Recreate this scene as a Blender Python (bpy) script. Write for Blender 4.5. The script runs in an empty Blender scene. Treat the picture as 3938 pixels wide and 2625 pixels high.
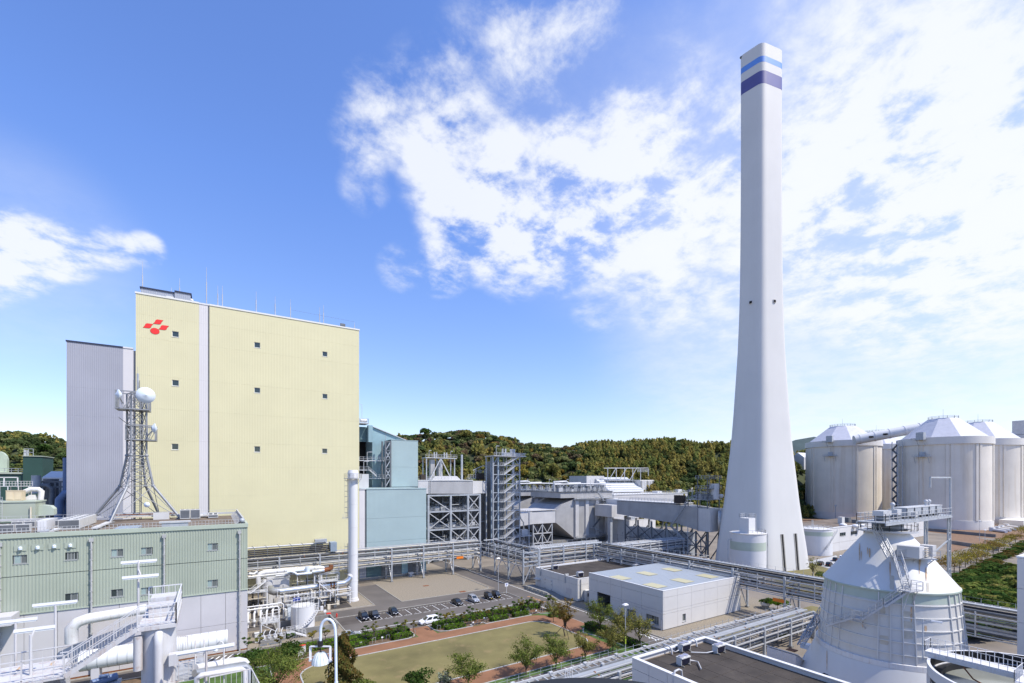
import bpy, math, random
import numpy as np
from mathutils import Vector, Matrix
R = math.radians
random.seed(7); rng = np.random.default_rng(7)
scn = bpy.context.scene
COL = scn.collection

# ---------------------------------------------------------------- camera
CAMH = 34.0
AZ = 32.54                       # plant axes: X runs to the right and away, Y to the left and away
cam_d = bpy.data.cameras.new("camera"); cam = bpy.data.objects.new("camera", cam_d); COL.objects.link(cam)
cam.location = (0, 0, CAMH); cam.rotation_euler = (R(90), 0, R(-AZ))
cam_d.sensor_width = 36; cam_d.lens = 16.455; cam_d.shift_y = 0.13395
cam_d.clip_start = 0.5; cam_d.clip_end = 12000
scn.camera = cam

# ---------------------------------------------------------------- light
SUN = Vector((0.364, -0.461, 0.809)).normalized()
world = bpy.data.worlds.new("World"); scn.world = world; world.use_nodes = True
sun_d = bpy.data.lights.new("sun", 'SUN'); sun_o = bpy.data.objects.new("sun", sun_d); COL.objects.link(sun_o)
sun_d.energy = 4.3; sun_d.angle = R(0.5); sun_d.color = (1, .94, .84)
sun_o.rotation_euler = SUN.to_track_quat('Z', 'Y').to_euler(); sun_o.location = (40, -40, 150)
vs = scn.view_settings
vs.view_transform = 'Standard'; vs.look = 'None'; vs.gamma = 1; vs.use_curve_mapping = False
vs.exposure = 0.38
SKY_STRENGTH = 0.145
try: scn.cycles.max_bounces = 6; scn.cycles.diffuse_bounces = 3; scn.cycles.transparent_max_bounces = 8
except Exception: pass

# ---------------------------------------------------------------- survey helpers: photograph position -> point of the site
_c, _s = math.cos(R(AZ)), math.sin(R(AZ))
def ray(px, py):
    x = (px-1969)/1800; y = (1840-py)/1800
    return (x*_c+_s, -x*_s+_c, y)
def gz(px, py, z=0.0):
    d = ray(px, py); t = (z-CAMH)/d[2]
    return Vector((d[0]*t, d[1]*t, z))
def onY(px, py, Y):
    d = ray(px, py); t = Y/d[1]
    return Vector((d[0]*t, Y, CAMH+d[2]*t))
def onX(px, py, X):
    d = ray(px, py); t = X/d[0]
    return Vector((X, d[1]*t, CAMH+d[2]*t))
def atd(px, py, Z):
    d = ray(px, py)
    return Vector((d[0]*Z, d[1]*Z, CAMH+d[2]*Z))

# ---------------------------------------------------------------- sky with clouds
def build_sky():
    nt = world.node_tree; N = nt.nodes; L = nt.links; N.clear()
    out = N.new('ShaderNodeOutputWorld'); bg = N.new('ShaderNodeBackground'); L.new(bg.outputs[0], out.inputs[0])
    bg.inputs[1].default_value = SKY_STRENGTH
    sky = N.new('ShaderNodeTexSky'); sky.sky_type = 'NISHITA'; sky.sun_disc = False
    sky.sun_elevation = math.asin(SUN.z); sky.sun_rotation = math.atan2(SUN.x, SUN.y)
    sky.altitude = 0; sky.air_density = 1.0; sky.dust_density = 0.4; sky.ozone_density = 2.5
    def m(op, a, b=None, c=None):
        n = N.new('ShaderNodeMath'); n.operation = op
        for i, q in enumerate((a, b, c)):
            if q is None: continue
            if isinstance(q, (int, float)): n.inputs[i].default_value = q
            else: L.new(q, n.inputs[i])
        return n.outputs[0]
    tc = N.new('ShaderNodeTexCoord')
    nrm = N.new('ShaderNodeVectorMath'); nrm.operation = 'NORMALIZE'; L.new(tc.outputs['Generated'], nrm.inputs[0])
    d = nrm.outputs[0]
    sep = N.new('ShaderNodeSeparateXYZ'); L.new(d, sep.inputs[0])
    zz = m('ADD', m('MAXIMUM', sep.outputs[2], 0.0), 0.22)
    pv = N.new('ShaderNodeVectorMath'); pv.operation = 'DIVIDE'
    cz = N.new('ShaderNodeCombineXYZ')
    for i in range(3): L.new(zz, cz.inputs[i])
    L.new(d, pv.inputs[0]); L.new(cz.outputs[0], pv.inputs[1])
    def noise(scale, detail, rough, dist=0.0):
        n = N.new('ShaderNodeTexNoise'); n.inputs['Scale'].default_value = scale; n.inputs['Detail'].default_value = detail
        n.inputs['Roughness'].default_value = rough; n.inputs['Distortion'].default_value = dist
        L.new(pv.outputs[0], n.inputs['Vector']); return n.outputs[0]
    big = noise(3.0, 7, .55, .15); fine = noise(9.0, 10, .62, .15)
    # cloud banks: directions of the masses seen over the plant: (x, y, radius in degrees, weight)
    banks = [(1650,430,5,.45),(1780,650,6,.55),(1800,880,5,.5),(1980,950,5,.55),(2180,965,4.5,.5),(2050,750,7,.6),(2350,700,8,.6),(2600,650,8,.58),
             (1900,200,5,.36),(2100,130,5,.45),(2280,60,5,.36),(2450,850,7,.5),(2700,900,7,.45),(3050,650,8,.5),(3350,680,9,.62),(3650,650,9,.65),
             (3850,800,9,.6),(3400,900,9,.5),(3100,980,7,.4),(3700,1000,9,.42),(3250,80,6,.3),(3450,40,5,.3),(3350,260,4,.34),(3620,190,4,.3),
             (3850,60,5,.28),(3750,350,6,.3),(2500,80,6,.22),(2550,1130,4,.32),(2750,1200,4,.28),(2300,1180,3,.24),(3450,1150,6,.22),
             (1410,510,3.2,.42),(1420,350,2.4,.34),(1700,1040,2.8,.44),(1540,1030,2.4,.32),(1400,720,2.4,.28),
             (-60,890,2.4,.5),(90,915,2.2,.52),(260,940,2.0,.5),(420,955,1.8,.52),(560,960,1.5,.5),(80,990,2.6,.56),(260,990,2.0,.46),(0,1060,2.2,.36),(-200,950,4,.5)]
    acc = None
    for (px, py, rad, w) in banks:
        v = Vector(ray(px, py)).normalized()
        dt = N.new('ShaderNodeVectorMath'); dt.operation = 'DOT_PRODUCT'; L.new(d, dt.inputs[0]); dt.inputs[1].default_value = v
        mr = N.new('ShaderNodeMapRange'); mr.interpolation_type = 'SMOOTHERSTEP'
        L.new(dt.outputs['Value'], mr.inputs['Value'])
        mr.inputs['From Min'].default_value = math.cos(R(rad*1.45)); mr.inputs['From Max'].default_value = math.cos(R(rad*.12))
        mr.inputs['To Min'].default_value = 0; mr.inputs['To Max'].default_value = w
        acc = mr.outputs[0] if acc is None else m('MAXIMUM', m('MULTIPLY', m('ADD', acc, mr.outputs[0]), 0.72), m('MAXIMUM', acc, mr.outputs[0]))
    nsum = m('ADD', m('MULTIPLY', m('SUBTRACT', big, .5), 1.5), m('MULTIPLY', m('SUBTRACT', fine, .5), 1.9))
    dens = m('SUBTRACT', m('MULTIPLY', acc, m('ADD', .56, m('MULTIPLY', nsum, 1.55))), .17)
    al = N.new('ShaderNodeMapRange'); al.interpolation_type = 'SMOOTHSTEP'; L.new(dens, al.inputs['Value'])
    al.inputs['From Min'].default_value = -.13; al.inputs['From Max'].default_value = .38
    al.inputs['To Min'].default_value = 0; al.inputs['To Max'].default_value = .86
    el = N.new('ShaderNodeMapRange'); L.new(sep.outputs[2], el.inputs['Value']); el.inputs['From Min'].default_value = 0; el.inputs['From Max'].default_value = .5
    tc_ = N.new('ShaderNodeMix'); tc_.data_type = 'RGBA'; L.new(el.outputs[0], tc_.inputs['Factor'])
    tc_.inputs['A'].default_value = (1.03, .95, .99, 1); tc_.inputs['B'].default_value = (.91, 1.06, 1.48, 1)
    tint = N.new('ShaderNodeMix'); tint.data_type = 'RGBA'; tint.blend_type = 'MULTIPLY'; tint.inputs['Factor'].default_value = 1
    L.new(sky.outputs[0], tint.inputs['A']); L.new(tc_.outputs['Result'], tint.inputs['B'])
    mix = N.new('ShaderNodeMix'); mix.data_type = 'RGBA'
    veil = None
    for (px, py, rad, w) in [(3500,850,34,.50),(2300,650,17,.22),(3300,1450,30,.25),(60,1000,11,.22)]:
        dt = N.new('ShaderNodeVectorMath'); dt.operation = 'DOT_PRODUCT'; L.new(d, dt.inputs[0]); dt.inputs[1].default_value = Vector(ray(px, py)).normalized()
        mr = N.new('ShaderNodeMapRange'); mr.interpolation_type = 'SMOOTHERSTEP'; L.new(dt.outputs['Value'], mr.inputs['Value'])
        mr.inputs['From Min'].default_value = math.cos(R(rad)); mr.inputs['From Max'].default_value = 1; mr.inputs['To Max'].default_value = w
        veil = mr.outputs[0] if veil is None else m('ADD', veil, mr.outputs[0])
    veil = m('MINIMUM', m('MULTIPLY', veil, m('ADD', .75, m('MULTIPLY', nsum, .5))), .6)
    cover = m('SUBTRACT', 1.0, m('MULTIPLY', m('SUBTRACT', 1.0, al.outputs[0]), m('SUBTRACT', 1.0, veil)))
    L.new(cover, mix.inputs['Factor']); L.new(tint.outputs['Result'], mix.inputs['A'])
    mix.inputs['B'].default_value = (5.2, 5.35, 5.6, 1)
    L.new(mix.outputs['Result'], bg.inputs[0])
build_sky()

# ---------------------------------------------------------------- materials
M = {}
def mat(name, col, rough=.6, metal=0.0, var=.12, vs=.35, streak=0.0, scol=(.18,.13,.08), sscale=.5, bump=0.0, bscale=8.0, spec=.4, dirt=0.0):
    m = bpy.data.materials.new(name); m.use_nodes = True; nt = m.node_tree; N = nt.nodes; L = nt.links
    p = N['Principled BSDF']; p.inputs['Roughness'].default_value = rough; p.inputs['Metallic'].default_value = metal
    p.inputs['Specular IOR Level'].default_value = spec
    geo = N.new('ShaderNodeNewGeometry')
    def noise(scale, detail=4, rough=.55, stretch=None):
        n = N.new('ShaderNodeTexNoise'); n.inputs['Scale'].default_value = scale; n.inputs['Detail'].default_value = detail
        n.inputs['Roughness'].default_value = rough
        if stretch:
            mp = N.new('ShaderNodeMapping'); mp.inputs['Scale'].default_value = stretch; L.new(geo.outputs['Position'], mp.inputs[0]); L.new(mp.outputs[0], n.inputs['Vector'])
        else: L.new(geo.outputs['Position'], n.inputs['Vector'])
        return n.outputs[0]
    def ramp(src, a, b, lo, hi):
        r = N.new('ShaderNodeMapRange'); L.new(src, r.inputs[0]); r.inputs[1].default_value = a; r.inputs[2].default_value = b
        r.inputs[3].default_value = lo; r.inputs[4].default_value = hi; return r.outputs[0]
    def mixc(f, a, b, mode='MIX'):
        x = N.new('ShaderNodeMix'); x.data_type = 'RGBA'; x.blend_type = mode
        if isinstance(f, float): x.inputs['Factor'].default_value = f
        else: L.new(f, x.inputs['Factor'])
        for k, q in (('A', a), ('B', b)):
            if isinstance(q, tuple): x.inputs[k].default_value = (*q[:3], 1)
            else: L.new(q, x.inputs[k])
        return x.outputs['Result']
    cur = tuple(col)
    if var:
        lo = tuple(c*(1-var) for c in col); hi = tuple(min(1, c*(1+var)) for c in col)
        cur = mixc(ramp(noise(vs), .3, .7, 0, 1), lo, hi)
    if streak:
        st = noise(sscale, 5, .65, (1, 1, .06))
        cur = mixc(ramp(st, .52, .78, 0, streak), cur, scol)
    if dirt:
        cur = mixc(ramp(noise(vs*2.7, 6, .65), .55, .75, 0, dirt), cur, scol)
    if isinstance(cur, tuple): p.inputs['Base Color'].default_value = (*cur[:3], 1)
    else: L.new(cur, p.inputs['Base Color'])
    if bump:
        b = N.new('ShaderNodeBump'); b.inputs['Strength'].default_value = bump; b.inputs['Distance'].default_value = .1
        L.new(noise(bscale, 5), b.inputs['Height']); L.new(b.outputs[0], p.inputs['Normal'])
    M[name] = m; return m
def siding(name, col, pitch, var=.05, streak=.15, scol=(.5,.45,.35), depth=.4):
    """ribbed sheet cladding: fine vertical ribs, period in metres along the wall"""
    m = mat(name, col, .5, 0, var, .12, streak, scol, .35); nt = m.node_tree; N = nt.nodes; L = nt.links
    p = N['Principled BSDF']; geo = N.new('ShaderNodeNewGeometry'); sp = N.new('ShaderNodeSeparateXYZ'); L.new(geo.outputs['Position'], sp.inputs[0])
    ad = N.new('ShaderNodeMath'); ad.operation = 'ADD'; L.new(sp.outputs[0], ad.inputs[0]); L.new(sp.outputs[1], ad.inputs[1])
    mu = N.new('ShaderNodeMath'); mu.operation = 'MULTIPLY'; L.new(ad.outputs[0], mu.inputs[0]); mu.inputs[1].default_value = 2*math.pi/pitch
    si = N.new('ShaderNodeMath'); si.operation = 'SINE'; L.new(mu.outputs[0], si.inputs[0])
    b = N.new('ShaderNodeBump'); b.inputs['Strength'].default_value = depth; b.inputs['Distance'].default_value = .03
    L.new(si.outputs[0], b.inputs['Height']); L.new(b.outputs[0], p.inputs['Normal'])
    return m

siding('yellow_siding', (.64,.59,.365), .42, .03, .06, (.64,.61,.46), .25)
siding('white_siding', (.63,.60,.585), .42, .03, .08)
siding('lilac_siding', (.335,.338,.375), .42, .05, .12, (.5,.5,.55))
siding('grey_siding', (.34,.36,.40), .5, .05, .1)
siding('blue_siding', (.33,.42,.42), .42, .05, .10, (.42,.50,.48))
mat('teal_sheet', (.24,.36,.39), .55, 0, .15, .2, .45, (.42,.50,.52), .5)
mat('dark_teal', (.10,.17,.18), .6, 0, .15, .3)
mat('green_siding', (.355,.39,.315), .55, 0, .07, .12, .12, (.20,.26,.20), .5)
mat('green_trim', (.40,.445,.36), .55, 0, .06)
mat('dark_green', (.03,.075,.06), .55, 0, .1)
mat('pale_green', (.45,.52,.40), .55, 0, .08)
mat('band_green', (.42,.475,.40), .55, 0, .08, .3, .15, (.4,.36,.25))
mat('panel_white', (.60,.585,.565), .55, 0, .035, .2, .10, (.42,.41,.40), .6)
mat('concrete_panel', (.52,.50,.50), .7, 0, .05, .2, .12, (.36,.34,.30), .5)
mat('joint', (.25,.25,.26), .8, 0, 0)
mat('white_paint', (.64,.635,.63), .45, 0, .03, .3)
mat('white_rusty', (.63,.62,.605), .5, 0, .03, .5, .35, (.30,.15,.06), 2.2, dirt=.35)
mat('cone_white', (.61,.60,.57), .5, 0, .03, .2, .10, (.5,.38,.22), .5)
mat('cone_body', (.57,.555,.52), .5, 0, .05, .3, .30, (.48,.40,.28), .7)
mat('rust', (.20,.075,.03), .85, 0, .4, 2)
mat('stain_rust', (.52,.36,.22), .8, 0, .4, 1.5)
mat('galv', (.38,.40,.42), .5, .15, .15, .8)
mat('galv_light', (.48,.485,.49), .45, .1, .1, .8, .2, (.40,.25,.13), 1.2)
mat('near_white', (.55,.545,.54), .5, 0, .05, .8, .45, (.30,.15,.07), 3.0)
mat('near_rusty', (.53,.52,.51), .55, 0, .06, .9, .75, (.26,.12,.05), 2.6, dirt=.55)
mat('tan_stain', (.50,.455,.37), .6, 0, .12, 1.2)
mat('mast_grey', (.27,.28,.29), .5, .2, .12, .8)
mat('yard_shade_sheet', (.06,.052,.045), .95, 0, .3, .8)  # near-black ground colour, the shade under the yard pipework painted in
mat('walk_grey', (.33,.345,.36), .5, .1, .08, .5)
mat('galv_dark', (.14,.15,.16), .55, .2, .15, .8)
mat('blue_grey_steel', (.27,.33,.39), .5, .1, .1, .6)
mat('beige_pipe', (.62,.56,.44), .6, 0, .15, .8, .5, (.35,.18,.07), .9)
mat('silver', (.62,.62,.60), .28, .9, .06, .8)
mat('silver_dull', (.45,.45,.43), .4, .8, .12, .8, .3, (.25,.15,.08), .8)
mat('black_pipe', (.025,.025,.03), .5, 0, .2)
mat('duct_grey', (.38,.375,.37), .5, .1, .10, .25, .35, (.22,.21,.20), .5)
mat('duct_light', (.54,.53,.52), .5, .1, .08, .25, .2, (.32,.31,.30), .5)
mat('duct_white', (.58,.58,.575), .5, 0, .05)
mat('esp_grey', (.34,.335,.33), .55, 0, .10, .25, .35, (.20,.20,.19), .6)
mat('old_concrete', (.22,.215,.20), .85, 0, .2, .3, .4, (.10,.10,.095), .5, .2, 5)
mat('silo_concrete', (.71,.655,.565), .75, 0, .06, .1, .85, (.50,.40,.28), .12, .05, 2)
mat('silo_rim', (.66,.63,.58), .7, 0, .04, .2, .1, (.42,.36,.28), .4)
mat('silo_roof', (.48,.48,.52), .6, 0, .07, .4, .1, (.3,.3,.33), .5)
mat('chimney_paint', (.625,.61,.575), .6, 0, .03, .08, .22, (.50,.48,.44), .25, .06, 2)
mat('stripe_blue', (.13,.29,.70), .5, 0, .04)
mat('stripe_navy', (.10,.10,.27), .5, 0, .06)
mat('logo_red', (.80,.035,.03), .5, 0, .02)
mat('logo_edge', (.30,.14,.06), .6, 0, .02)
mat('glass', (.03,.045,.045), .08, 0, .1, .5, spec=.7)
mat('glass_grey', (.13,.145,.14), .15, 0, .15, .5, spec=.6)
mat('glass_pale', (.30,.38,.36), .2, 0, .1, .5, spec=.5)
mat('frame_grey', (.35,.36,.35), .5, .1, .05)
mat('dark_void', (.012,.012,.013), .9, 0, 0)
mat('coping', (.70,.69,.64), .5, 0, .03)
mat('coping_white', (.66,.655,.65), .45, 0, .03)
mat('dark_edge', (.025,.035,.07), .6, 0, 0)
mat('roof_felt', (.050,.041,.034), .9, 0, .35, .22, 0, (.10,.085,.065), .4, .3, 3, dirt=.5)
mat('roof_brown', (.15,.115,.085), .9, 0, .35, .25, 0, (.07,.06,.055), .4, .2, 3, dirt=.6)
mat('roof_metal', (.30,.33,.36), .45, .05, .03, .3)
mat('skylight', (.46,.42,.25), .35, 0, .05)
mat('asphalt', (.112,.099,.088), .9, 0, .18, .12, 0, (.085,.08,.075), .5, .2, 6, dirt=.35)
mat('asphalt_bay', (.080,.068,.060), .9, 0, .2, .3, 0, (.075,.07,.065), .5, .2, 6, dirt=.3)
mat('gravel', (.235,.20,.15), .95, 0, .30, 3.2, 0, (.10,.085,.065), .5, .5, 8, dirt=.22)
mat('gravel_dark', (.13,.115,.10), .95, 0, .3, 1.2, 0, (.08,.07,.06), .5, .4, 8, dirt=.3)
mat('site_ground', (.20,.17,.135), .95, 0, .25, .08, 0, (.20,.135,.08), .5, .2, 4, dirt=.4)
mat('earth', (.20,.12,.07), .95, 0, .25, .6, 0, (.12,.08,.05), .5, .3, 6, dirt=.3)
mat('soil', (.13,.085,.05), .95, 0, .3, 1, 0, (.2,.14,.08), .5, .3, 6, dirt=.3)
mat('lawn', (.165,.142,.055), .95, 0, .34, .10, 0, (.27,.19,.095), .5, .6, 14, dirt=.8)
mat('grass', (.06,.11,.02), .9, 0, .35, .5, 0, (.12,.12,.04), .5, .4, 9, dirt=.3)
mat('clay_path', (.225,.11,.058), .95, 0, .16, .3, 0, (.20,.09,.045), .5, .25, 7, dirt=.45)
mat('kerb', (.33,.315,.28), .85, 0, .15, 1.2)
mat('kerb_pale', (.40,.40,.39), .85, 0, .15, 1.2)
mat('road_white', (.72,.72,.70), .7, 0, .12, 2)
mat('road_orange', (.55,.27,.10), .7, 0, .25, 1)
mat('sign_orange', (.85,.22,.02), .5, 0, .05)
mat('sign_yellow', (.75,.60,.10), .5, 0, .05)
mat('red_paint', (.65,.035,.02), .45, 0, .05)
mat('blue_sign', (.03,.06,.30), .5, 0, .05)
mat('hi_vis', (.62,.80,.08), .6, 0, .05)
mat('beige_box', (.60,.50,.34), .6, 0, .08, .5, .2, (.3,.2,.1), 1)
mat('ac_white', (.56,.555,.53), .55, 0, .05)
mat('ac_dark', (.012,.013,.03), .5, 0, .05)
mat('ac_fan', (.26,.27,.38), .4, .2, .05)
mat('tyre', (.02,.02,.02), .8, 0, 0)
mat('rim', (.55,.55,.56), .3, .7, 0)
mat('car_black', (.006,.006,.008), .12, 0, 0, spec=.6)
mat('car_silver', (.46,.47,.49), .25, .55, .02)
mat('car_white', (.80,.81,.83), .2, 0, 0)
mat('car_glass', (.02,.028,.035), .06, 0, 0, spec=.8)
mat('headlight', (.75,.76,.78), .15, 0, 0)
mat('plate_white', (.8,.8,.8), .5, 0, 0)
mat('plate_yellow', (.80,.58,.05), .5, 0, 0)
mat('bark', (.10,.075,.055), .9, 0, .3, 2)
mat('dark_wood', (.045,.035,.028), .9, 0, .2, 2)
mat('bench_wood', (.20,.11,.06), .8, 0, .2, 2)
mat('rubber', (.010,.010,.011), .55, 0, .1, 2)
mat('dish_white', (.62,.68,.74), .4, 0, .03)
mat('opal_glass', (.72,.76,.74), .15, 0, .02, spec=.6)
mat('grating', (.34,.35,.36), .6, .1, .2, 2)
mat('lead_grey', (.47,.49,.51), .55, 0, .06)
mat('water', (.23,.235,.20), .12, 0, .12, .4, spec=.6)
mat('motor_blue', (.14,.20,.33), .5, 0, .05)

def leafmat(name, trans=.42):
    m = bpy.data.materials.new(name); m.use_nodes = True; nt = m.node_tree; N = nt.nodes; L = nt.links
    N.remove(N['Principled BSDF']); out = N['Material Output']
    at = N.new('ShaderNodeAttribute'); at.attribute_name = 'tint'
    geo = N.new('ShaderNodeNewGeometry'); n = N.new('ShaderNodeTexNoise'); n.inputs['Scale'].default_value = .9; n.inputs['Detail'].default_value = 3
    L.new(geo.outputs['Position'], n.inputs['Vector'])
    hs = N.new('ShaderNodeHueSaturation'); L.new(at.outputs['Color'], hs.inputs['Color'])
    mr = N.new('ShaderNodeMapRange'); L.new(n.outputs[0], mr.inputs[0]); mr.inputs[1].default_value = .3; mr.inputs[2].default_value = .7
    mr.inputs[3].default_value = .7; mr.inputs[4].default_value = 1.3; L.new(mr.outputs[0], hs.inputs['Value'])
    d = N.new('ShaderNodeBsdfDiffuse'); t = N.new('ShaderNodeBsdfTranslucent'); x = N.new('ShaderNodeMixShader'); x.inputs[0].default_value = trans
    L.new(hs.outputs[0], d.inputs[0]); L.new(hs.outputs[0], t.inputs[0]); L.new(d.outputs[0], x.inputs[1]); L.new(t.outputs[0], x.inputs[2])
    L.new(x.outputs[0], out.inputs[0]); M[name] = m
leafmat('leaves')

# ---------------------------------------------------------------- mesh helpers
ORG = {}
class MB:
    def __init__(s): s.v = []; s.f = []; s.sm = []
    def add(s, vs, fs, smooth=False):
        o = len(s.v); s.v += [tuple(q) for q in vs]; s.f += [tuple(i+o for i in f) for f in fs]; s.sm += [smooth]*len(fs); return s
    def box(s, x0, x1, y0, y1, z0, z1):
        if x0 > x1: x0, x1 = x1, x0
        if y0 > y1: y0, y1 = y1, y0
        return s.add([(x0,y0,z0),(x1,y0,z0),(x1,y1,z0),(x0,y1,z0),(x0,y0,z1),(x1,y0,z1),(x1,y1,z1),(x0,y1,z1)],
                     [(0,3,2,1),(4,5,6,7),(0,1,5,4),(1,2,6,5),(2,3,7,6),(3,0,4,7)])
    def bar(s, p, q, w, h=None):
        h = w if h is None else h; p = Vector(p); q = Vector(q); d = (q-p)
        if d.length < 1e-6: return s
        d.normalize(); u = d.cross(Vector((0,0,1)))
        if u.length < 1e-4: u = Vector((1,0,0))
        u.normalize(); n = u.cross(d); u *= w/2; n *= h/2
        vs = [p-u-n, p+u-n, p+u+n, p-u+n, q-u-n, q+u-n, q+u+n, q-u+n]
        return s.add(vs, [(0,1,2,3),(7,6,5,4),(0,4,5,1),(1,5,6,2),(2,6,7,3),(3,7,4,0)])
    def ring(s, c, d, r, n, ph=0):
        d = Vector(d).normalized(); u = d.cross(Vector((0,0,1)))
        if u.length < 1e-4: u = Vector((1,0,0))
        u.normalize(); w = d.cross(u)
        return [Vector(c)+(u*math.cos(ph+2*math.pi*i/n)+w*math.sin(ph+2*math.pi*i/n))*r for i in range(n)]
    def tube(s, p, q, r, n=8, r1=None, cap=True):
        r1 = r if r1 is None else r1; d = Vector(q)-Vector(p)
        a = s.ring(p, d, r, n); b = s.ring(q, d, r1, n)
        s.add(a+b, [(i, i+n, (i+1)%n+n, (i+1)%n) for i in range(n)], True)
        if cap: s.add(a, [tuple(range(n))]); s.add(b, [tuple(reversed(range(n)))])
        return s
    def pipe(s, pts, r, n=8, cap=True):
        pts = [Vector(p) for p in pts]; rings = []; k = len(pts)
        u = None
        for i, p in enumerate(pts):
            d = (pts[min(i+1, k-1)]-pts[max(i-1, 0)]).normalized()
            if u is None:
                u = d.cross(Vector((0,0,1)))
                if u.length < 1e-3: u = d.cross(Vector((1,0,0)))
            u = (u-d*u.dot(d)).normalized(); w = d.cross(u); sc = 1.0
            if 0 < i < k-1:
                c = (pts[i]-pts[i-1]).normalized().dot((pts[i+1]-pts[i]).normalized()); sc = 1/max(.5, math.sqrt(max(0,(1+c)/2)))
            rings.append([p+(u*math.cos(2*math.pi*j/n)+w*math.sin(2*math.pi*j/n))*r*(1+(sc-1)*.3) for j in range(n)])
        vs = [q for rg in rings for q in rg]; fs = []
        for i in range(k-1):
            for j in range(n): fs.append((i*n+j, (i+1)*n+j, (i+1)*n+(j+1)%n, i*n+(j+1)%n))
        s.add(vs, fs, True)
        if cap: s.add(rings[0], [tuple(range(n))]); s.add(rings[-1], [tuple(reversed(range(n)))])
        return s
    def lathe(s, cx, cy, prof, n=32, sharp=True, a0=0, a1=2*math.pi):
        full = abs(a1-a0-2*math.pi) < 1e-6; k = n if full else n+1
        segs = [prof[i:i+2] for i in range(len(prof)-1)] if sharp else [prof]
        for sg in segs:
            vs = [(cx+r*math.cos(a0+(a1-a0)*j/n), cy+r*math.sin(a0+(a1-a0)*j/n), z) for (r, z) in sg for j in range(k)]
            fs = []
            for i in range(len(sg)-1):
                for j in range(n): fs.append((i*k+j, i*k+(j+1)%k, (i+1)*k+(j+1)%k, (i+1)*k+j))
            s.add(vs, fs, True)
        return s
    def disc(s, cx, cy, z, r, n=24, up=True):
        vs = [(cx+r*math.cos(2*math.pi*j/n), cy+r*math.sin(2*math.pi*j/n), z) for j in range(n)]
        return s.add(vs, [tuple(range(n)) if up else tuple(reversed(range(n)))])
    def prism(s, poly, z0, z1):
        n = len(poly); a = sum(poly[i][0]*poly[(i+1)%n][1]-poly[(i+1)%n][0]*poly[i][1] for i in range(n))
        if a < 0: poly = poly[::-1]
        vs = [(x,y,z0) for x,y in poly]+[(x,y,z1) for x,y in poly]
        return s.add(vs, [tuple(reversed(range(n))), tuple(range(n,2*n))]+[(i,(i+1)%n,(i+1)%n+n,i+n) for i in range(n)])
    def prismY(s, poly, y0, y1):
        n = len(poly); a = sum(poly[i][0]*poly[(i+1)%n][1]-poly[(i+1)%n][0]*poly[i][1] for i in range(n))
        if a < 0: poly = poly[::-1]
        vs = [(x,y0,z) for x,z in poly]+[(x,y1,z) for x,z in poly]
        return s.add(vs, [tuple(range(n)), tuple(reversed(range(n,2*n)))]+[(i+n,(i+1)%n+n,(i+1)%n,i) for i in range(n)])
    def prismX(s, poly, x0, x1):
        n = len(poly); a = sum(poly[i][0]*poly[(i+1)%n][1]-poly[(i+1)%n][0]*poly[i][1] for i in range(n))
        if a < 0: poly = poly[::-1]
        vs = [(x0,y,z) for y,z in poly]+[(x1,y,z) for y,z in poly]
        return s.add(vs, [tuple(reversed(range(n))), tuple(range(n,2*n))]+[(i,(i+1)%n,(i+1)%n+n,i+n) for i in range(n)])
    def sheet(s, poly, z):
        n = len(poly); a = sum(poly[i][0]*poly[(i+1)%n][1]-poly[(i+1)%n][0]*poly[i][1] for i in range(n))
        if a < 0: poly = poly[::-1]
        return s.add([(x,y,z) for x,y in poly], [tuple(range(n))])
    def ball(s, c, r, n=8, m=5, rz=None):
        rz = r if rz is None else rz; c = Vector(c); vs = [c+Vector((0,0,rz))]
        for i in range(1, m):
            t = math.pi*i/m
            vs += [c+Vector((r*math.sin(t)*math.cos(2*math.pi*j/n), r*math.sin(t)*math.sin(2*math.pi*j/n), rz*math.cos(t))) for j in range(n)]
        vs.append(c-Vector((0,0,rz))); fs = [(0, 1+j, 1+(j+1)%n) for j in range(n)]
        for i in range(m-2):
            for j in range(n): a = 1+i*n; fs.append((a+j, a+n+j, a+n+(j+1)%n, a+(j+1)%n))
        e = len(vs)-1; a = 1+(m-2)*n; fs += [(a+j, e, a+(j+1)%n) for j in range(n)]
        return s.add(vs, fs, True)
    def rail(s, pts, h=1.1, sp=1.6, w=.05, mids=1, close=False):
        pts = [Vector(p) for p in pts]
        if close: pts.append(pts[0])
        for a, b in zip(pts, pts[1:]):
            L = (b-a).length; n = max(1, int(round(L/sp)))
            for i in range(n+1):
                p = a.lerp(b, i/n); s.bar(p, p+Vector((0,0,h)), w)
            for k in range(mids+1):
                z = Vector((0,0,h*(k+1)/(mids+1))); s.bar(a+z, b+z, w)
        return s
    def stair(s, p, q, w, n, d=None, tw=.28):
        """flight from p up to q, width w measured sideways along d"""
        p = Vector(p); q = Vector(q); run = Vector((q.x-p.x, q.y-p.y, 0)); u = run.normalized()
        d = Vector((-u.y, u.x, 0)) if d is None else Vector(d)
        for sgn in (0, 1): s.bar(p+d*w*sgn, q+d*w*sgn, .08, .25)
        for i in range(n):
            c = p.lerp(q, (i+.5)/n); s.bar(c, c+d*w, tw, .05)
        return s
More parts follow.
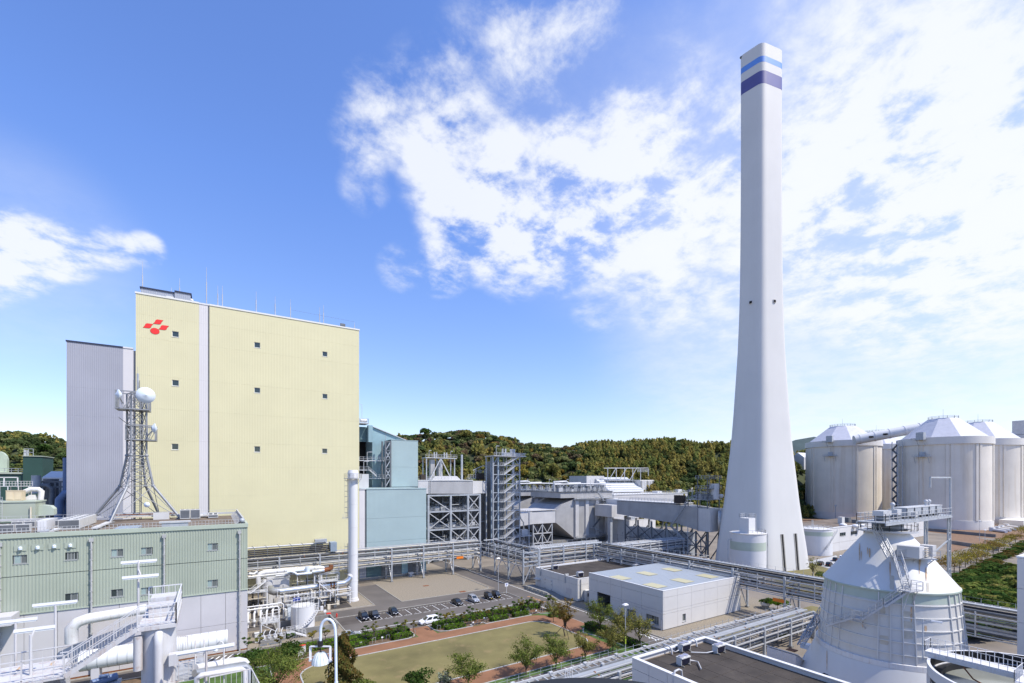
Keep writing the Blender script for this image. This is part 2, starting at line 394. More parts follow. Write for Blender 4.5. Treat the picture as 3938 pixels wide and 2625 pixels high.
    def build(s, name, m, parent=None, kind=None, label=None):
        me = bpy.data.meshes.new(name)
        if parent is None:
            a = np.array(s.v); lo = a.min(0); hi = a.max(0); o = Vector(((lo[0]+hi[0])/2, (lo[1]+hi[1])/2, lo[2]))
        else: o = ORG[parent.name]
        me.from_pydata([(x-o[0], y-o[1], z-o[2]) for x, y, z in s.v], [], s.f)
        me.polygons.foreach_set('use_smooth', s.sm)
        me.materials.append(M[m] if isinstance(m, str) else m); me.update()
        ob = bpy.data.objects.new(name, me); COL.objects.link(ob)
        if parent is None: ob.location = o; ORG[ob.name] = o
        else: ob.parent = parent; ORG[ob.name] = o
        if kind: ob['kind'] = kind
        if label: ob['label'] = label
        return ob
def tag(o, label, cat, group=None):
    o['label'] = label; o['category'] = cat
    if group: o['group'] = group
    return o
def thing(name, label, cat, loc, group=None):
    o = bpy.data.objects.new(name, None); o.empty_display_size = .5; COL.objects.link(o); o.location = loc
    ORG[o.name] = Vector(loc); return tag(o, label, cat, group)
def solo(name, mb, m, label, cat, group=None): return tag(mb.build(name, m), label, cat, group)
def struct(name, mb, m, parent=None): return mb.build(name, m, parent, kind=None if parent else 'structure')
def clone(o, loc=None, rz=None, scale=None, label=None, group=None, parent=None):
    c = o.copy(); COL.objects.link(c)
    if parent is not None: c.parent = parent
    if loc is not None: c.location = loc
    if rz is not None: c.rotation_euler = (0, 0, rz)
    if scale is not None: c.scale = scale if isinstance(scale, (tuple, list)) else (scale,)*3
    if label: c['label'] = label
    if group: c['group'] = group
    for ch in list(o.children): clone(ch, parent=c)
    return c
def inst(src, parent, off):
    """another copy of a part of the same thing, moved by off"""
    c = src.copy(); COL.objects.link(c); c.parent = parent; c.location = Vector(src.location)+Vector(off); ORG[c.name] = ORG[parent.name]; return c
ORD = ['first','second','third','fourth','fifth','sixth','seventh','eighth','ninth','tenth','eleventh','twelfth','thirteenth','fourteenth','fifteenth',
       'sixteenth','seventeenth','eighteenth','nineteenth','twentieth','twenty-first','twenty-second','twenty-third','twenty-fourth','twenty-fifth','twenty-sixth','twenty-seventh','twenty-eighth','twenty-ninth','thirtieth']
# wall coordinates: face '-Y' looks along -Y at plane Y=c, '-X' along -X at plane X=c, '+X' along +X; u runs along the wall, d goes into it
def fp(face, c, u, d, z):
    if face == '-Y': return (u, c+d, z)
    if face == '-X': return (c+d, u, z)
    if face == '+X': return (c-d, u, z)
    return (u, c-d, z)
def fbox(mb, face, c, u0, u1, d0, d1, z0, z1):
    a = fp(face, c, u0, d0, z0); b = fp(face, c, u1, d1, z1)
    return mb.box(a[0], b[0], a[1], b[1], z0, z1)
def facade(parent, face, c, us, zs, m, holes=(), th=.25, gap=.05, name='wall_panel', out=None):
    made = []
    for i in range(len(us)-1):
        for j in range(len(zs)-1):
            u0, u1, z0, z1 = us[i]+gap/2, us[i+1]-gap/2, zs[j]+gap/2, zs[j+1]-gap/2
            hs = [h for h in holes if h[0] < u1 and h[1] > u0 and h[2] < z1 and h[3] > z0]
            mb = MB()
            if not hs: fbox(mb, face, c, u0, u1, 0, th, z0, z1)
            else:
                uc = sorted({u0, u1}|{min(max(q, u0), u1) for h in hs for q in h[:2]}); zc = sorted({z0, z1}|{min(max(q, z0), z1) for h in hs for q in h[2:4]})
                for a, b in zip(uc, uc[1:]):
                    for e, f in zip(zc, zc[1:]):
                        if b-a < 1e-4 or f-e < 1e-4: continue
                        if any(h[0]-1e-5 <= a and h[1]+1e-5 >= b and h[2]-1e-5 <= e and h[3]+1e-5 >= f for h in hs): continue
                        fbox(mb, face, c, a, b, 0, th, e, f)
            if mb.v: made.append(mb.build(name, m, parent))
    return made
def window(parent, face, c, u0, u1, z0, z1, n=2, rec=.15, fw=.08, frame='frame_grey', panes=('glass_grey',), proud=0.0, sill=True):
    mb = MB()
    for (a, b, e, f) in ((u0,u1,z0,z0+fw),(u0,u1,z1-fw,z1),(u0,u0+fw,z0+fw,z1-fw),(u1-fw,u1,z0+fw,z1-fw)): fbox(mb, face, c, a, b, rec-.06-proud, rec+.08, e, f)
    for k in range(1, n):
        u = u0+(u1-u0)*k/n; fbox(mb, face, c, u-fw/2, u+fw/2, rec-.04-proud, rec+.06, z0+fw, z1-fw)
    if sill: fbox(mb, face, c, u0-.1, u1+.1, -.09, rec-.07, z0-.12, z0-.02)
    w = mb.build('window', frame, parent)
    for k in range(n):
        a = u0+(u1-u0)*k/n; b = u0+(u1-u0)*(k+1)/n
        fbox(MB(), face, c, a+.03, b-.03, rec, rec+.03, z0+.04, z1-.04).build('pane', panes[k % len(panes)], w)
    return w
# ================================================================ SETTING: ground, roads, garden
mb = MB(); mb.sheet([(-6000,-6000),(6000,-6000),(6000,6000),(-6000,6000)], 0); struct('ground', mb, 'site_ground')
def sheet(name, polys, z, m, parent=None):
    mb = MB()
    for p in polys: mb.sheet(p, z)
    return struct(name, mb, m, parent)
def rect(x0, x1, y0, y1): return [(x0,y0),(x1,y0),(x1,y1),(x0,y1)]
def rrect(x0, x1, y0, y1, r, n=6):
    out = []
    for cx, cy, a in ((x1-r,y0+r,-90),(x1-r,y1-r,0),(x0+r,y1-r,90),(x0+r,y0+r,180)):
        for k in range(n+1): t = R(a+90*k/n); out.append((cx+r*math.cos(t), cy+r*math.sin(t)))
    return out
# gravel yards
sheet('gravel_yard', [rect(-70,36.5,106.4,119), rect(-70,36.5,126,159), rect(44,72.6,125.4,159), rect(80.8,130,69,159), rect(80.8,112,62,69)], .004, 'gravel')
sheet('dark_gravel', [rect(80.9,120,120,158)], .008, 'gravel_dark')
# asphalt
sheet('lane', [rect(-75,73.7,101.7,106.0)], .004, 'asphalt')
road = sheet('road', [rect(73.9,80.4,40,240)], .012, 'asphalt')
sheet('service_road', [rect(-70,73.9,119,125.2), rect(36.7,43.8,125.2,150)], .010, 'asphalt')
lot = sheet('car_park', [rect(25,73.8,106.5,118.9)], .008, 'asphalt_bay')
sheet('lot_aisle', [rect(25,73.7,106.5,112.2)], .012, 'asphalt')
# white edge line of the road, slow-down lettering in worn orange, arrow
mb = MB(); mb.sheet(rect(79.8,79.98,60,200), .017)
mb.sheet(rect(-60,38,101.9,102.05), .012); mb.sheet(rect(41.5,72,101.9,102.05), .012)
for (y) in (66.5,68.2): mb.sheet(rect(78.2,79.4,y,y+.3), .017)
mb.sheet(rect(78.65,78.95,66.5,70.5), .017); mb.sheet([(78.2,70.2),(78.8,71.6),(79.4,70.2)], .017)
for k in range(5): mb.sheet([(-1.2+k*1.1,103.6),(-.9+k*1.1,103.6),(.1+k*1.1,105.6),(-.2+k*1.1,105.6)], .012)
mb.sheet(rect(-2,5.5,103.4,103.55), .012)
struct('road_marking', mb, 'road_white')
mb = MB()
for k in range(9):
    y = 104+k*.9; mb.sheet(rect(76.2+.25*(k%2),77.5-.2*(k%3),y,y+.28), .017)
    if k%2: mb.sheet(rect(76.5,76.75,y,y+.8), .017)
struct('worn_lettering', mb, 'road_orange')
# parking bays: white lines, wheel stops, numbers
mb = MB(); xs = [29.5+2.5*k for k in range(18)]
for x in xs: mb.sheet(rect(x-.06,x+.06,112.4,117.6), .012)
for k in range(17): mb.sheet(rect(29.5+2.5*k+.5,29.5+2.5*k+2.3,112.3,112.42), .0165)
for k in range(17):
    x = 29.5+2.5*k+.8
    mb.sheet(rect(x+.35,x+.43,112.75,113.15), .0165)
    if k >= 9: mb.sheet(rect(x,x+.08,112.75,113.15), .0165)
struct('bay_marking', mb, 'road_white')
ws0 = None
for k in range(17):
    for dx in (.55, 1.5):
        if ws0 is None:
            ws0 = MB().box(29.5+dx,29.5+dx+.6,117.0,117.16,.008,.13).build('wheel_stop','kerb'); o = ws0
        else: o = clone(ws0, Vector(ws0.location)+Vector((2.5*k+dx-.55,0,0)))
        tag(o, ('left' if dx < 1 else 'right')+' concrete wheel stop of the '+ORD[k]+' parking bay from the left', 'wheel stop', 'wheel stops in the car park')
# kerbs and gutters (real steps)
def kerb(name, pts, w=.18, h=.13, m='kerb'):
    mb = MB(); pts = [Vector((p[0],p[1],0)) for p in pts]
    for a, b in zip(pts, pts[1:]):
        n = max(1, int((b-a).length/2.0))
        for k in range(n):
            p = a.lerp(b, (k+.01)/n); q = a.lerp(b, (k+.99)/n); mb.bar(p+Vector((0,0,h/2)), q+Vector((0,0,h/2)), w, h)
    return struct(name, mb, m)
kerb('kerb', [(-60,106.3),(24.8,106.3)]); kerb('kerb', [(24.8,106.3),(24.8,118.9)]); kerb('kerb', [(-20,126.1),(36.5,126.1),(36.5,150)])
kerb('kerb', [(43.9,150),(43.9,125.5),(69.5,125.3),(71.5,126),(72.5,127.5),(72.6,152)]); kerb('kerb', [(80.7,60),(80.7,120)])
kerb('kerb', [(73.75,106.5),(73.75,118.9),(25,118.95)])
sheet('gutter', [rect(25,73.7,106.05,106.45)], .009, 'kerb_pale'); sheet('gutter', [rect(73.2,73.7,62,101.5)], .009, 'kerb_pale')
# garden: lawn, clay path, planting beds
sheet('garden_ground', [rect(-40,73.1,52,101.6)], .006, 'grass')
path = sheet('clay_path', [rrect(8.6,71.0,68.2,95.6,6), ], .011, 'clay_path'); sheet('clay_path', [rect(37.2,41.6,94,101.7)], .017, 'clay_path'); sheet('clay_path', [rrect(66,73.6,82.5,90.5,.3)], .0185, 'clay_path')
sheet('lawn', [rrect(12.6,66.9,72.2,91.4,4.5)], .022, 'lawn')
sheet('planting_bed', [rect(-20,36.9,95.8,101.5), rect(42,73.2,95.8,101.5)], .015, 'soil')
sheet('planting_bed', [rrect(68.5,73.2,62,80.5,1.5)], .019, 'grass')
rp = rrect(12.6,66.9,72.2,91.4,4.5); kerb('lawn_edging', rp+[rp[0]], .22, .10, 'kerb_pale')
kerb('bed_edging', [(-20,95.7),(35.0,95.7),(36.6,96.6),(37.0,98),(37.0,101.5)], .2, .12, 'kerb_pale')
kerb('bed_edging', [(41.8,101.5),(41.8,98),(42.5,96.5),(44.2,95.7),(50.3,95.7),(50.3,97),(53.8,97),(53.8,95.7),(66.8,95.7),(66.8,97),(69.5,97),(69.5,95.7),(72.8,93.5)], .2, .12, 'kerb_pale')
kerb('bed_edging', [(73.1,81.2),(70.5,80.6),(68.8,78.6),(70.6,72),(70.2,68)], .2, .12, 'kerb_pale')
kerb('bed_edging', [(8.6,95),(8.2,80),(9,70),(14,67.9),(66,67.9)], .2, .1, 'kerb_pale')
# striped strip of dark pavers along the rack, and a second one by the white workshop
sheet('paved_strip', [rect(30,66,63.4,66.2)], .010, 'asphalt'); sheet('paved_strip', [rect(84.5,106,63.3,65.6)], .010, 'asphalt')
mb = MB()
for k in range(19): mb.sheet([(31+k*1.85,63.5),(31.22+k*1.85,63.5),(31.22+k*1.85,66.1),(31+k*1.85,66.1)], .0145)
for k in range(16): mb.sheet(rect(86+k*1.15,86.2+k*1.15,63.4,65.5), .0145)
mb.sheet(rect(85,105.5,65.62,65.9), .0145)
struct('strip_marking', mb, 'kerb_pale')
sheet('grass_verge', [rect(-40,80,56,63.2)], .012, 'grass'); sheet('grass_verge', [rect(82,135,58,62.5)], .010, 'lawn')
# grass by the tall chimney, earth around the silos, pale forecourt
def gsheet(name, pts, z, m): return sheet(name, [[tuple(gz(*p)[:2]) for p in pts]], z, m)
gsheet('chimney_lawn', [(2960,2215),(3130,2165),(3215,2200),(3200,2290),(3050,2290)], .006, 'lawn')
gsheet('bare_earth', [(3080,2005),(3300,2012),(3700,2060),(3960,2080),(3960,1990),(3080,1960)], .006, 'earth')
gsheet('bare_earth', [(3640,2130),(3720,2105),(3830,2085),(3640,2035)], .010, 'earth')
gsheet('forecourt', [(3100,2160),(3215,2135),(3250,2170),(3190,2185)], .010, 'kerb_pale')
gsheet('gravel_bank', [(3460,2165),(3640,2150),(3770,2085),(3640,2055),(3460,2075)], .008, 'site_ground')

# the terrace the picture was taken from
t = MB().box(-14,9,-16,9.3,27.4,28.0).build('roof_terrace','concrete_panel'); t['kind'] = 'structure'
t = MB().box(-13.5,8.5,-15.5,8.8,0,27.39).build('terrace_block','concrete_panel'); t['kind'] = 'structure'

# ================================================================ BOILER HOUSE
YB = 159.0
bh = thing('boiler_house', 'tall pale yellow windowless boiler house with red emblem, biggest block on the left', 'building', (12,159,0))
XL, XS, XM, XR = -17.45, onY(765.6,1168,YB).x, onY(805.5,1175,YB).x, 41.0
ztop = 83.4
zrow = [0,5.4,12,20.5,29,37.5,44.5,53,61.8,71.8,78,ztop]
holes = []; wins = []
for (x0,x1,y0,y1) in [(661.6,687.5,1271.4,1296.4),(661.6,687.5,1459,1484),(660,686,1705,1728.6),(977.7,1000.5,1314,1337.5),(977.7,1000.5,1489,1511),(977.7,1000.5,1715,1738),
                      (1239.8,1259,1350,1371),(1239.8,1259,1513,1533),(1238.8,1258.4,1724,1743)]:
    a = onY(x0,y0,YB); b = onY(x1,y1,YB); holes.append((a.x,b.x,b.z,a.z)); wins.append((a.x,b.x,b.z,a.z))
facade(bh,'-Y',YB,[XL,XS],zrow,'yellow_siding',holes,th=.3,gap=.014)
for p in facade(bh,'-Y',YB,[XS,XM-.35],zrow,'white_siding',(),th=.3,gap=.014,name='white_strip'): pass
facade(bh,'-Y',YB-.02,[XM,XR],zrow,'yellow_siding',holes,th=.3,gap=.014)
MB().box(XL+.05,XR-.05,YB+.45,YB+62,0,ztop-.4).build('core','grey_siding',bh)
MB().box(XM-.30,XM-.04,YB+.12,YB+.4,0,ztop-.3).build('gap_strip','galv_dark',bh)
for w in wins: window(bh,'-Y',YB,*w,n=1,rec=.22,fw=.10,frame='coping',panes=('glass',))
c = MB(); c.box(XL-.15,XS,YB-.15,YB+.5,ztop,ztop+.45); c.build('coping','coping',bh)
MB().box(XS+.01,XM-.05,YB-.12,YB+.5,ztop-.05,ztop+.35).build('coping','coping_white',bh)
MB().box(XM-.04,XR+.15,YB-.17,YB+.5,ztop-.02,ztop+.42).build('coping','coping',bh)
# roof: penthouse, ridge, floodlight, cowl
def roofpt(px, py, back): return onY(px, py, YB+back)
a = roofpt(541,1102,3); b = roofpt(733,1134,3); mid = roofpt(672,1124,3)
ph = MB(); ph.box(a.x,mid.x-.05,YB+3,YB+16,ztop-.3,a.z-.3); ph.box(mid.x,b.x,YB+2.6,YB+16,ztop-.3,a.z+.1)
pho = ph.build('penthouse','grey_siding',bh)
pe = MB(); pe.box(a.x-.2,mid.x-.05,YB+2.8,YB+16,a.z-.29,a.z+.08); pe.box(mid.x-.04,b.x+.25,YB+2.4,YB+16,a.z+.11,a.z+.48); pe.build('roof_edge','dark_edge',pho)
l = onY(644,1141,YB+3); r = onY(664,1147,YB+3)
lv = MB(); lv.box(l.x-.25,r.x+.25,YB+2.9,YB+2.98,l.z-.9,l.z+.25); lv.build('louvre_frame','coping',pho)
lv = MB(); lv.box(l.x,r.x,YB+2.84,YB+2.89,l.z-.8,l.z); lv.build('louvre','galv_dark',pho)
rg = MB(); q0 = onY(745,1168,YB+5).x; q1 = onY(1252,1240,YB+5).x
rg.box(q0,q1,YB+5,YB+24,ztop-.3,ztop+1.15); rgo = rg.build('roof_monitor','silo_roof',bh)
MB().box(q0-.1,q1+.1,YB+4.9,YB+24,ztop+1.16,ztop+1.5).build('ridge_cap','dark_edge',rgo)
fl = onY(1318,1250,YB+2.5); MB().box(fl.x-.8,fl.x+.8,YB+2.2,YB+2.7,fl.z-.4,fl.z+.5).build('floodlight','galv_dark',bh)
cw = onY(737,1152,YB+3.5); MB().ball((cw.x,cw.y,cw.z-.2),.5,10,6).build('cowl','coping_white',bh)
wl = MB(); p0 = onY(940,1160,YB+1).z
for a, b in ((1117,1244),(1244,1363)): wl.bar(onY(a,1190+(a-1117)*.19,YB+1.2),onY(b,1190+(b-1117)*.19,YB+1.2),.04)
wl.build('guard_wire','galv_dark',bh)
for i,(px,t0,b0) in enumerate([(548,1004,1104),(659,1105,1124),(690.6,1069,1127),(794,1028,1175),(837.5,1098,1180),(855,1098,1180),(985,1120,1204),(1058,1138,1211),(1117,1150,1222),(1229,1180,1242),(1244,1172,1248),(1363,1238,1266)]):
    k = 3.2 if i < 3 else 1.0
    p = onY(px,t0,YB+k); h = p.z-ztop; mbx = MB(); mbx.tube((p.x,p.y,ztop-.2),(p.x,p.y,ztop+h*.62),.13,6); mbx.tube((p.x,p.y,ztop+h*.6),(p.x,p.y,p.z),.07,6,.04)
    mbx.build('lightning_rod','galv_light',bh)
# emblem: three leaf shapes and a disc, flat sheet letters a little proud of the siding
def emb(cu, cz, w, h, kind):
    # leaf: two opposite corners rounded, sheared
    pts = []
    if kind == 'leaf':
        sh = .16*w
        base = [(-w/2-sh,-h/2)]
        for k in range(7): t = R(-90+90*k/6); base.append((w/2-sh-.30*w+.36*w*math.cos(t), -h/2+.5*h+.5*h*math.sin(t)))
        base.append((w/2+sh,h/2))
        for k in range(7): t = R(90+90*k/6); base.append((-w/2+sh+.30*w+.36*w*math.cos(t), h/2-.5*h+.5*h*math.sin(t)))
        pts = base
    else: pts = [(w/2*math.cos(2*math.pi*k/28), h/2*math.sin(2*math.pi*k/28)) for k in range(28)]
    return [(cu+x, cz+z) for x, z in pts]
def e(px, py): p = onY(480+px/7.84, 1080+py/7.84, YB); return p.x, p.z
lo = thing('company_emblem', 'red emblem of three leaf shapes and a disc on the yellow wall', 'emblem', onY(600,1276,YB))
for (cx,cy,w,h,kd) in [(1010,1234,255,140,'leaf'),(703,1350,258,142,'leaf'),(1175,1406,262,140,'leaf'),(908,1511,276,186,'disc')]:
    u, z = e(cx, cy); u2 = e(cx+w/2, cy)[0]-e(cx-w/2, cy)[0]; hz = e(cx,cy-h/2)[1]-e(cx,cy+h/2)[1]
    for m_, g, d0 in (('logo_edge',1.05,.02),('logo_red',1.0,.05)):
        mbx = MB(); mbx.prismY(emb(u,z,u2*.9*g if kd=='leaf' else u2*g,hz*g,kd),YB-d0-.025,YB-d0); mbx.build('outline' if g>1 else ('disc' if kd=='disc' else 'leaf_shape'),m_,lo)

# lilac annex with white strip
la = thing('lilac_block', 'lilac grey ribbed block lower than and left of the yellow boiler house', 'building', (-32,160,0))
YL = YB+.35
lx0 = onY(255.8,1311.6,YL).x; lx1 = onY(473,1336,YL).x; lx2 = XL-.5; lz = onY(388,1327.3,YL).z
rows = [0,14,24,33,42.5,50,57.2,lz]
facade(la,'-Y',YL,[lx0,lx1],rows,'lilac_siding',(),gap=.014); facade(la,'-Y',YL,[lx1,lx2],rows,'white_siding',(),gap=.014,name='white_strip')
MB().box(lx0+.05,lx2+.4,YL+.4,YL+60,0,lz-.3).build('core','grey_siding',la)
MB().box(lx0-.15,lx1,YL-.15,YL+.5,lz+.0,lz+.35).build('roof_edge','dark_edge',la); MB().box(lx1+.01,lx2,YL-.15,YL+.5,lz,lz+.35).build('coping','coping_white',la)

# blue annex on the right of the boiler house
ba = thing('blue_annex', 'light blue ribbed annex with grey strip at the foot of the yellow block', 'building', (54,159,0))
zt = 30.4; bx0 = onY(1409,2000,YB).x
facade(ba,'-Y',YB,[XR+.02,bx0-.5],[6.2,12.5,20.5,zt],'white_siding',(),gap=.05,name='grey_strip')
facade(ba,'-Y',YB-.15,[bx0,64.7],[6.2,12.5,20.5,zt],'blue_siding',(),gap=.05)
for u0,u1,mm in ((XR+.02,bx0-.1,'grey_siding'),(bx0,48.4,'dark_teal'),(55.6,57.8,'teal_sheet'),(62.6,64.7,'teal_sheet')): MB().box(u0,u1,YB-.1,YB+.3,0,6.1).build('lower_panel',mm,ba)
for u0 in (48.45,52.0,57.85,60.2): MB().box(u0,u0+(3.5 if u0<55 else 2.3),YB+.05,YB+.35,.1,5.9).build('shutter_door','galv_dark',ba)
mbx = MB(); mbx.box(XR,64.8,YB-.35,YB-.11,0,.7); mbx.build('plinth','kerb',ba)
MB().box(XR+.1,64.6,YB+.4,YB+30,0,zt-.4).build('core','blue_siding',ba)
MB().box(XR+.02,bx0-.1,YB-.2,YB+.4,zt,zt+.25).build('coping','coping_white',ba); MB().box(bx0-.09,64.85,YB-.3,YB+30,zt-.05,zt+.22).build('roof_slab','blue_siding',ba)
MB().box(bx0-.49,bx0-.02,YB+.1,YB+.4,0,zt).build('gap_strip','galv_dark',ba)
# upper blue box standing back on the roof
y2 = 176.0
a = onY(1504,1691,y2); b = onY(1607.5,1694,y2)
ub = thing('blue_box', 'light blue ribbed box standing back above the blue annex roof', 'building', (a.x/2+b.x/2,y2,zt+.22))
facade(ub,'-Y',y2,[a.x,b.x],[zt+.5,38.5,a.z],'blue_siding',(),gap=.05)
MB().box(a.x+.05,b.x-.05,y2+.35,y2+20,zt+.25,a.z-.2).build('core','blue_siding',ub); MB().box(a.x-.1,b.x+.1,y2-.1,y2+20,a.z,a.z+.2).build('coping','blue_siding',ub)
# teal shed with the sloping roof behind it and its open bay
y3 = 182.0
ts = thing('teal_shed', 'weathered teal shed with sloping roof and dark open bay behind the yellow block', 'building', (60,y3,0))
P = lambda px, py, Y=y3: (onY(px,py,Y).x, onY(px,py,Y).z)
x0 = P(1432,1641)[0]; x1 = P(1556,1692)[0]; xe = P(1607,1711)[0]
MB().prismY([(x0,0),(xe,0),(xe,P(1607,1713)[1]),P(1556,1692),P(1432.4,1641),(x0,P(1432,1641)[1])],y3,y3+25).build('wall','teal_sheet',ts)
MB().prismY([P(1430,1640.5),P(1607,1712.5),P(1607,1710),P(1430,1638)],y3-.6,y3+26).build('roof','galv_light',ts)
for q in (1482.5,): mbx=MB(); xx=P(q,1700)[0]; mbx.box(xx,xx+.15,y3-.06,y3-.005,10,P(q,1664)[1]); mbx.build('seam','galv',ts)
MB().box(P(1417,1634,y3-2)[0],P(1433.5,1634,y3-2)[0],y3-2,y3-.01,P(1417,1699,y3-2)[1],P(1417,1634,y3-2)[1]).build('bay_pier','teal_sheet',ts)
MB().box(P(1365,1640)[0],P(1416,1640)[0],y3+.5,y3+1.5,P(1390,1697)[1],P(1390,1640)[1]).build('bay_lintel','dark_teal',ts)
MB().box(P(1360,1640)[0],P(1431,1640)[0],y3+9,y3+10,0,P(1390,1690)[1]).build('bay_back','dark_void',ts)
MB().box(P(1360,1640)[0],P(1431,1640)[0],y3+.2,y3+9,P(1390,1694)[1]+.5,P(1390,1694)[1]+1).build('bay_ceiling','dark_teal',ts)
mbx = MB(); pz = onY(1400,1629,y3-2)
mbx.box(P(1360,0,y3-2)[0],P(1417,0,y3-2)[0],y3-3,y3+3,pz.z,pz.z+.3)
mbx.rail([(P(1382,0,y3-3)[0],y3-3,pz.z+.3),(P(1417,0,y3-3)[0],y3-3,pz.z+.3),(P(1417,0,y3-3)[0],y3+3,pz.z+.3)],1.6,2,.1); tp = mbx.build('roof_platform','galv_light',ts)
MB().tube((P(1385,0,y3-1)[0],y3-1,pz.z+1.3),(P(1410,0,y3-1)[0],y3-1,pz.z+1.3),.6,10).build('tank','white_paint',tp)
mm = MB(); xx=P(1392,0,y3-2)[0]; mm.bar((xx,y3-2,pz.z+.3),(xx,y3-2,pz.z+7.3),.12); mm.bar((xx,y3-2,pz.z+7.3),(xx-1.5,y3-2,pz.z+7.3),.12); mm.build('davit','galv_light',tp)
# pale box under it
a=onY(1382,1822,170); b=onY(1418,1878,170)
MB().box(a.x-1,b.x,170,180,zt+.23,a.z).build('pale_box','duct_light',ts)
# galleries and stair in front of the open bay
def gallery(parent, px0, px1, py, Y, dep=2.4):
    a = onY(px0,py,Y); b = onY(px1,py,Y); m_ = MB(); m_.box(a.x,b.x,Y,Y+dep,a.z-.3,a.z); m_.rail([(a.x,Y,a.z),(b.x,Y,a.z)],1.2,1.5,.09); return m_.build('gallery','galv_light',parent)
gallery(ts,1382,1478,1768,178); gallery(ts,1382,1418,1805,178); gallery(ts,1418,1503,1837,178)
m_ = MB(); m_.stair(onY(1447,1832,177.5),onY(1418,1806,177.5),1.0,14); m_.rail([onY(1447,1832,177.4),onY(1418,1806,177.4)],1.2,1.5,.08); m_.build('stair','galv_light',ts)
for (px,py,Y) in ((1412,1738,177),(1399,1774,177)):
    p = onY(px,py,Y); m_ = MB(); m_.bar((p.x,Y,p.z-5),(p.x,Y,p.z),.14); m_.bar((p.x,Y,p.z),(p.x+1.6,Y,p.z+.1),.14); m_.box(p.x+.7,p.x+1.9,Y-.15,Y+.15,p.z,p.z+.2); m_.build('gallery_lamp','galv_light',ts)
# lattice column left of the blue box
a=onY(1482,1694,y2-1); b=onY(1502,1877,y2-1)
lc = thing('lattice_column', 'grey steel lattice column beside the upper blue box', 'steel frame', ((a.x+b.x)/2,y2,zt+.22))
for yy in (y2-1,y2+3):
    m_=MB(); m_.bar((a.x,yy,zt+.3),(a.x,yy,a.z),.5); m_.build('post','galv_dark',lc); m_=MB(); m_.bar((b.x,yy,zt+.3),(b.x,yy,a.z),.5); m_.build('post','galv_dark',lc)
zz = np.linspace(zt+.5,a.z-.3,6)
for i in range(5):
    m_=MB(); m_.bar((a.x,y2-1,zz[i]),(b.x,y2-1,zz[i+1]),.28); m_.build('brace','galv',lc)
    if i%2: m_=MB(); m_.bar((b.x,y2-1,zz[i]),(a.x,y2-1,zz[i+1]),.28); m_.build('brace','galv',lc)
    m_=MB(); m_.bar((a.x,y2-1,zz[i+1]),(b.x,y2-1,zz[i+1]),.35); m_.build('beam','galv_dark',lc)
# ================================================================ GREEN OFFICE BUILDING (left)
YG = 107.0
gb = thing('green_building', 'long pale green ribbed building over white panels, lattice mast on its roof', 'building', (-25,YG,0))
gx1 = 5.75; gz1 = 24.75; gzb = 12.05
GW = []
for (x0,x1,y0,y1,k) in [(117,243,1195,1270,'a'),(553,668,1170,1238,'d'),(955,1062,1145,1210,'a'),(1207,1308,1130,1192,'a'),(1783,1872,1095,1155,'a'),(1783,1872,1410,1470,'a'),(953,1062,1490,1555,'b'),(1210,1308,1475,1536,'a'),(552,668,1525,1595,'b')]:
    p = onY(x0/2.24,1600+(y0+y1)/2/2.24,YG); q = onY(x1/2.24,1600+(y0+y1)/2/2.24,YG); t_ = onY((x0+x1)/4.48,1600+y0/2.24,YG).z; b_ = onY((x0+x1)/4.48,1600+y1/2.24,YG).z
    GW.append((p.x,q.x,b_,t_,k))
# ribbed sheets: real trapezoid ribs, one part per storey-high strip between the downpipes
def ribbed(parent, x0, x1, z0, z1, holes, m, pitch=.42, dep=.055):
    n = int(round((x1-x0)/pitch)); mbx = MB()
    for i in range(n):
        a = x0+(x1-x0)*i/n; w = (x1-x0)/n
        zs = [(z0,z1)]
        for h in holes:
            if h[0]-.05 < a+w/2 < h[1]+.05:
                nz = []
                for (c,d) in zs:
                    if h[2] > c and h[2] < d: nz.append((c,h[2]))
                    if h[3] < d and h[3] > c: nz.append((h[3],d))
                    if not (c < h[3] and d > h[2]): nz.append((c,d))
                zs = nz
        for c,d in zs:
            pr = [(a,0),(a+w*.40,0),(a+w*.5,-dep),(a+w*.9,-dep),(a+w,0)]
            vs_ = [(x,YG+y,c) for x,y in pr]+[(x,YG+y,d) for x,y in pr]
            mbx.add(vs_,[(j,j+1,j+6,j+5) for j in range(4)])
    return mbx.build('ribbed_sheet',m,parent)
cuts = [-66,-47,onY(790/2.24,2100,YG).x,onY(1415/2.24,2100,YG).x,gx1]
for a,b in zip(cuts,cuts[1:]):
    for c,d in ((gzb,18.1),(18.16,gz1-.4)):
        ribbed(gb,a+.02,b-.02,c+.05,d,[h for h in GW],'green_siding')
for k in range(5):
    pass
MB().box(-66,gx1-.12,YG+.5,YG+35,0,gz1-.9).build('core','green_trim',gb)
bk = MB(); bk.box(-66,gx1-.05,YG+.32,YG+.49,gzb,gz1-.5); bk.build('backing','green_siding',gb)
MB().box(-66,gx1+.1,YG-.22,YG+.35,gz1-.38,gz1+.35).build('eaves_trim','green_trim',gb)
MB().box(gx1-.3,gx1+.1,YG+.36,YG+35,gz1-.38,gz1+.35).build('side_parapet','green_trim',gb)
MB().box(gx1-.1,gx1,YG+.05,YG+35,gzb,gz1-.4).build('side_sheet','green_siding',gb)
MB().box(-66,gx1-.31,YG+.36,YG+35,gz1-.5,gz1-.3).build('roof_deck','roof_brown',gb)
MB().box(-66,gx1+.08,YG-.16,YG+.2,gzb-.15,gzb+.04).build('drip_strip','green_trim',gb)
for h in GW: window(gb,'-Y',YG,h[0],h[1],h[2],h[3],n=4 if h[4]=='d' else 2,rec=.14,fw=.09,panes=('glass','glass_grey','glass_grey','glass') if h[4]=='d' else (('glass_pale','glass_grey') if h[4]=='a' else ('glass','glass_grey')))
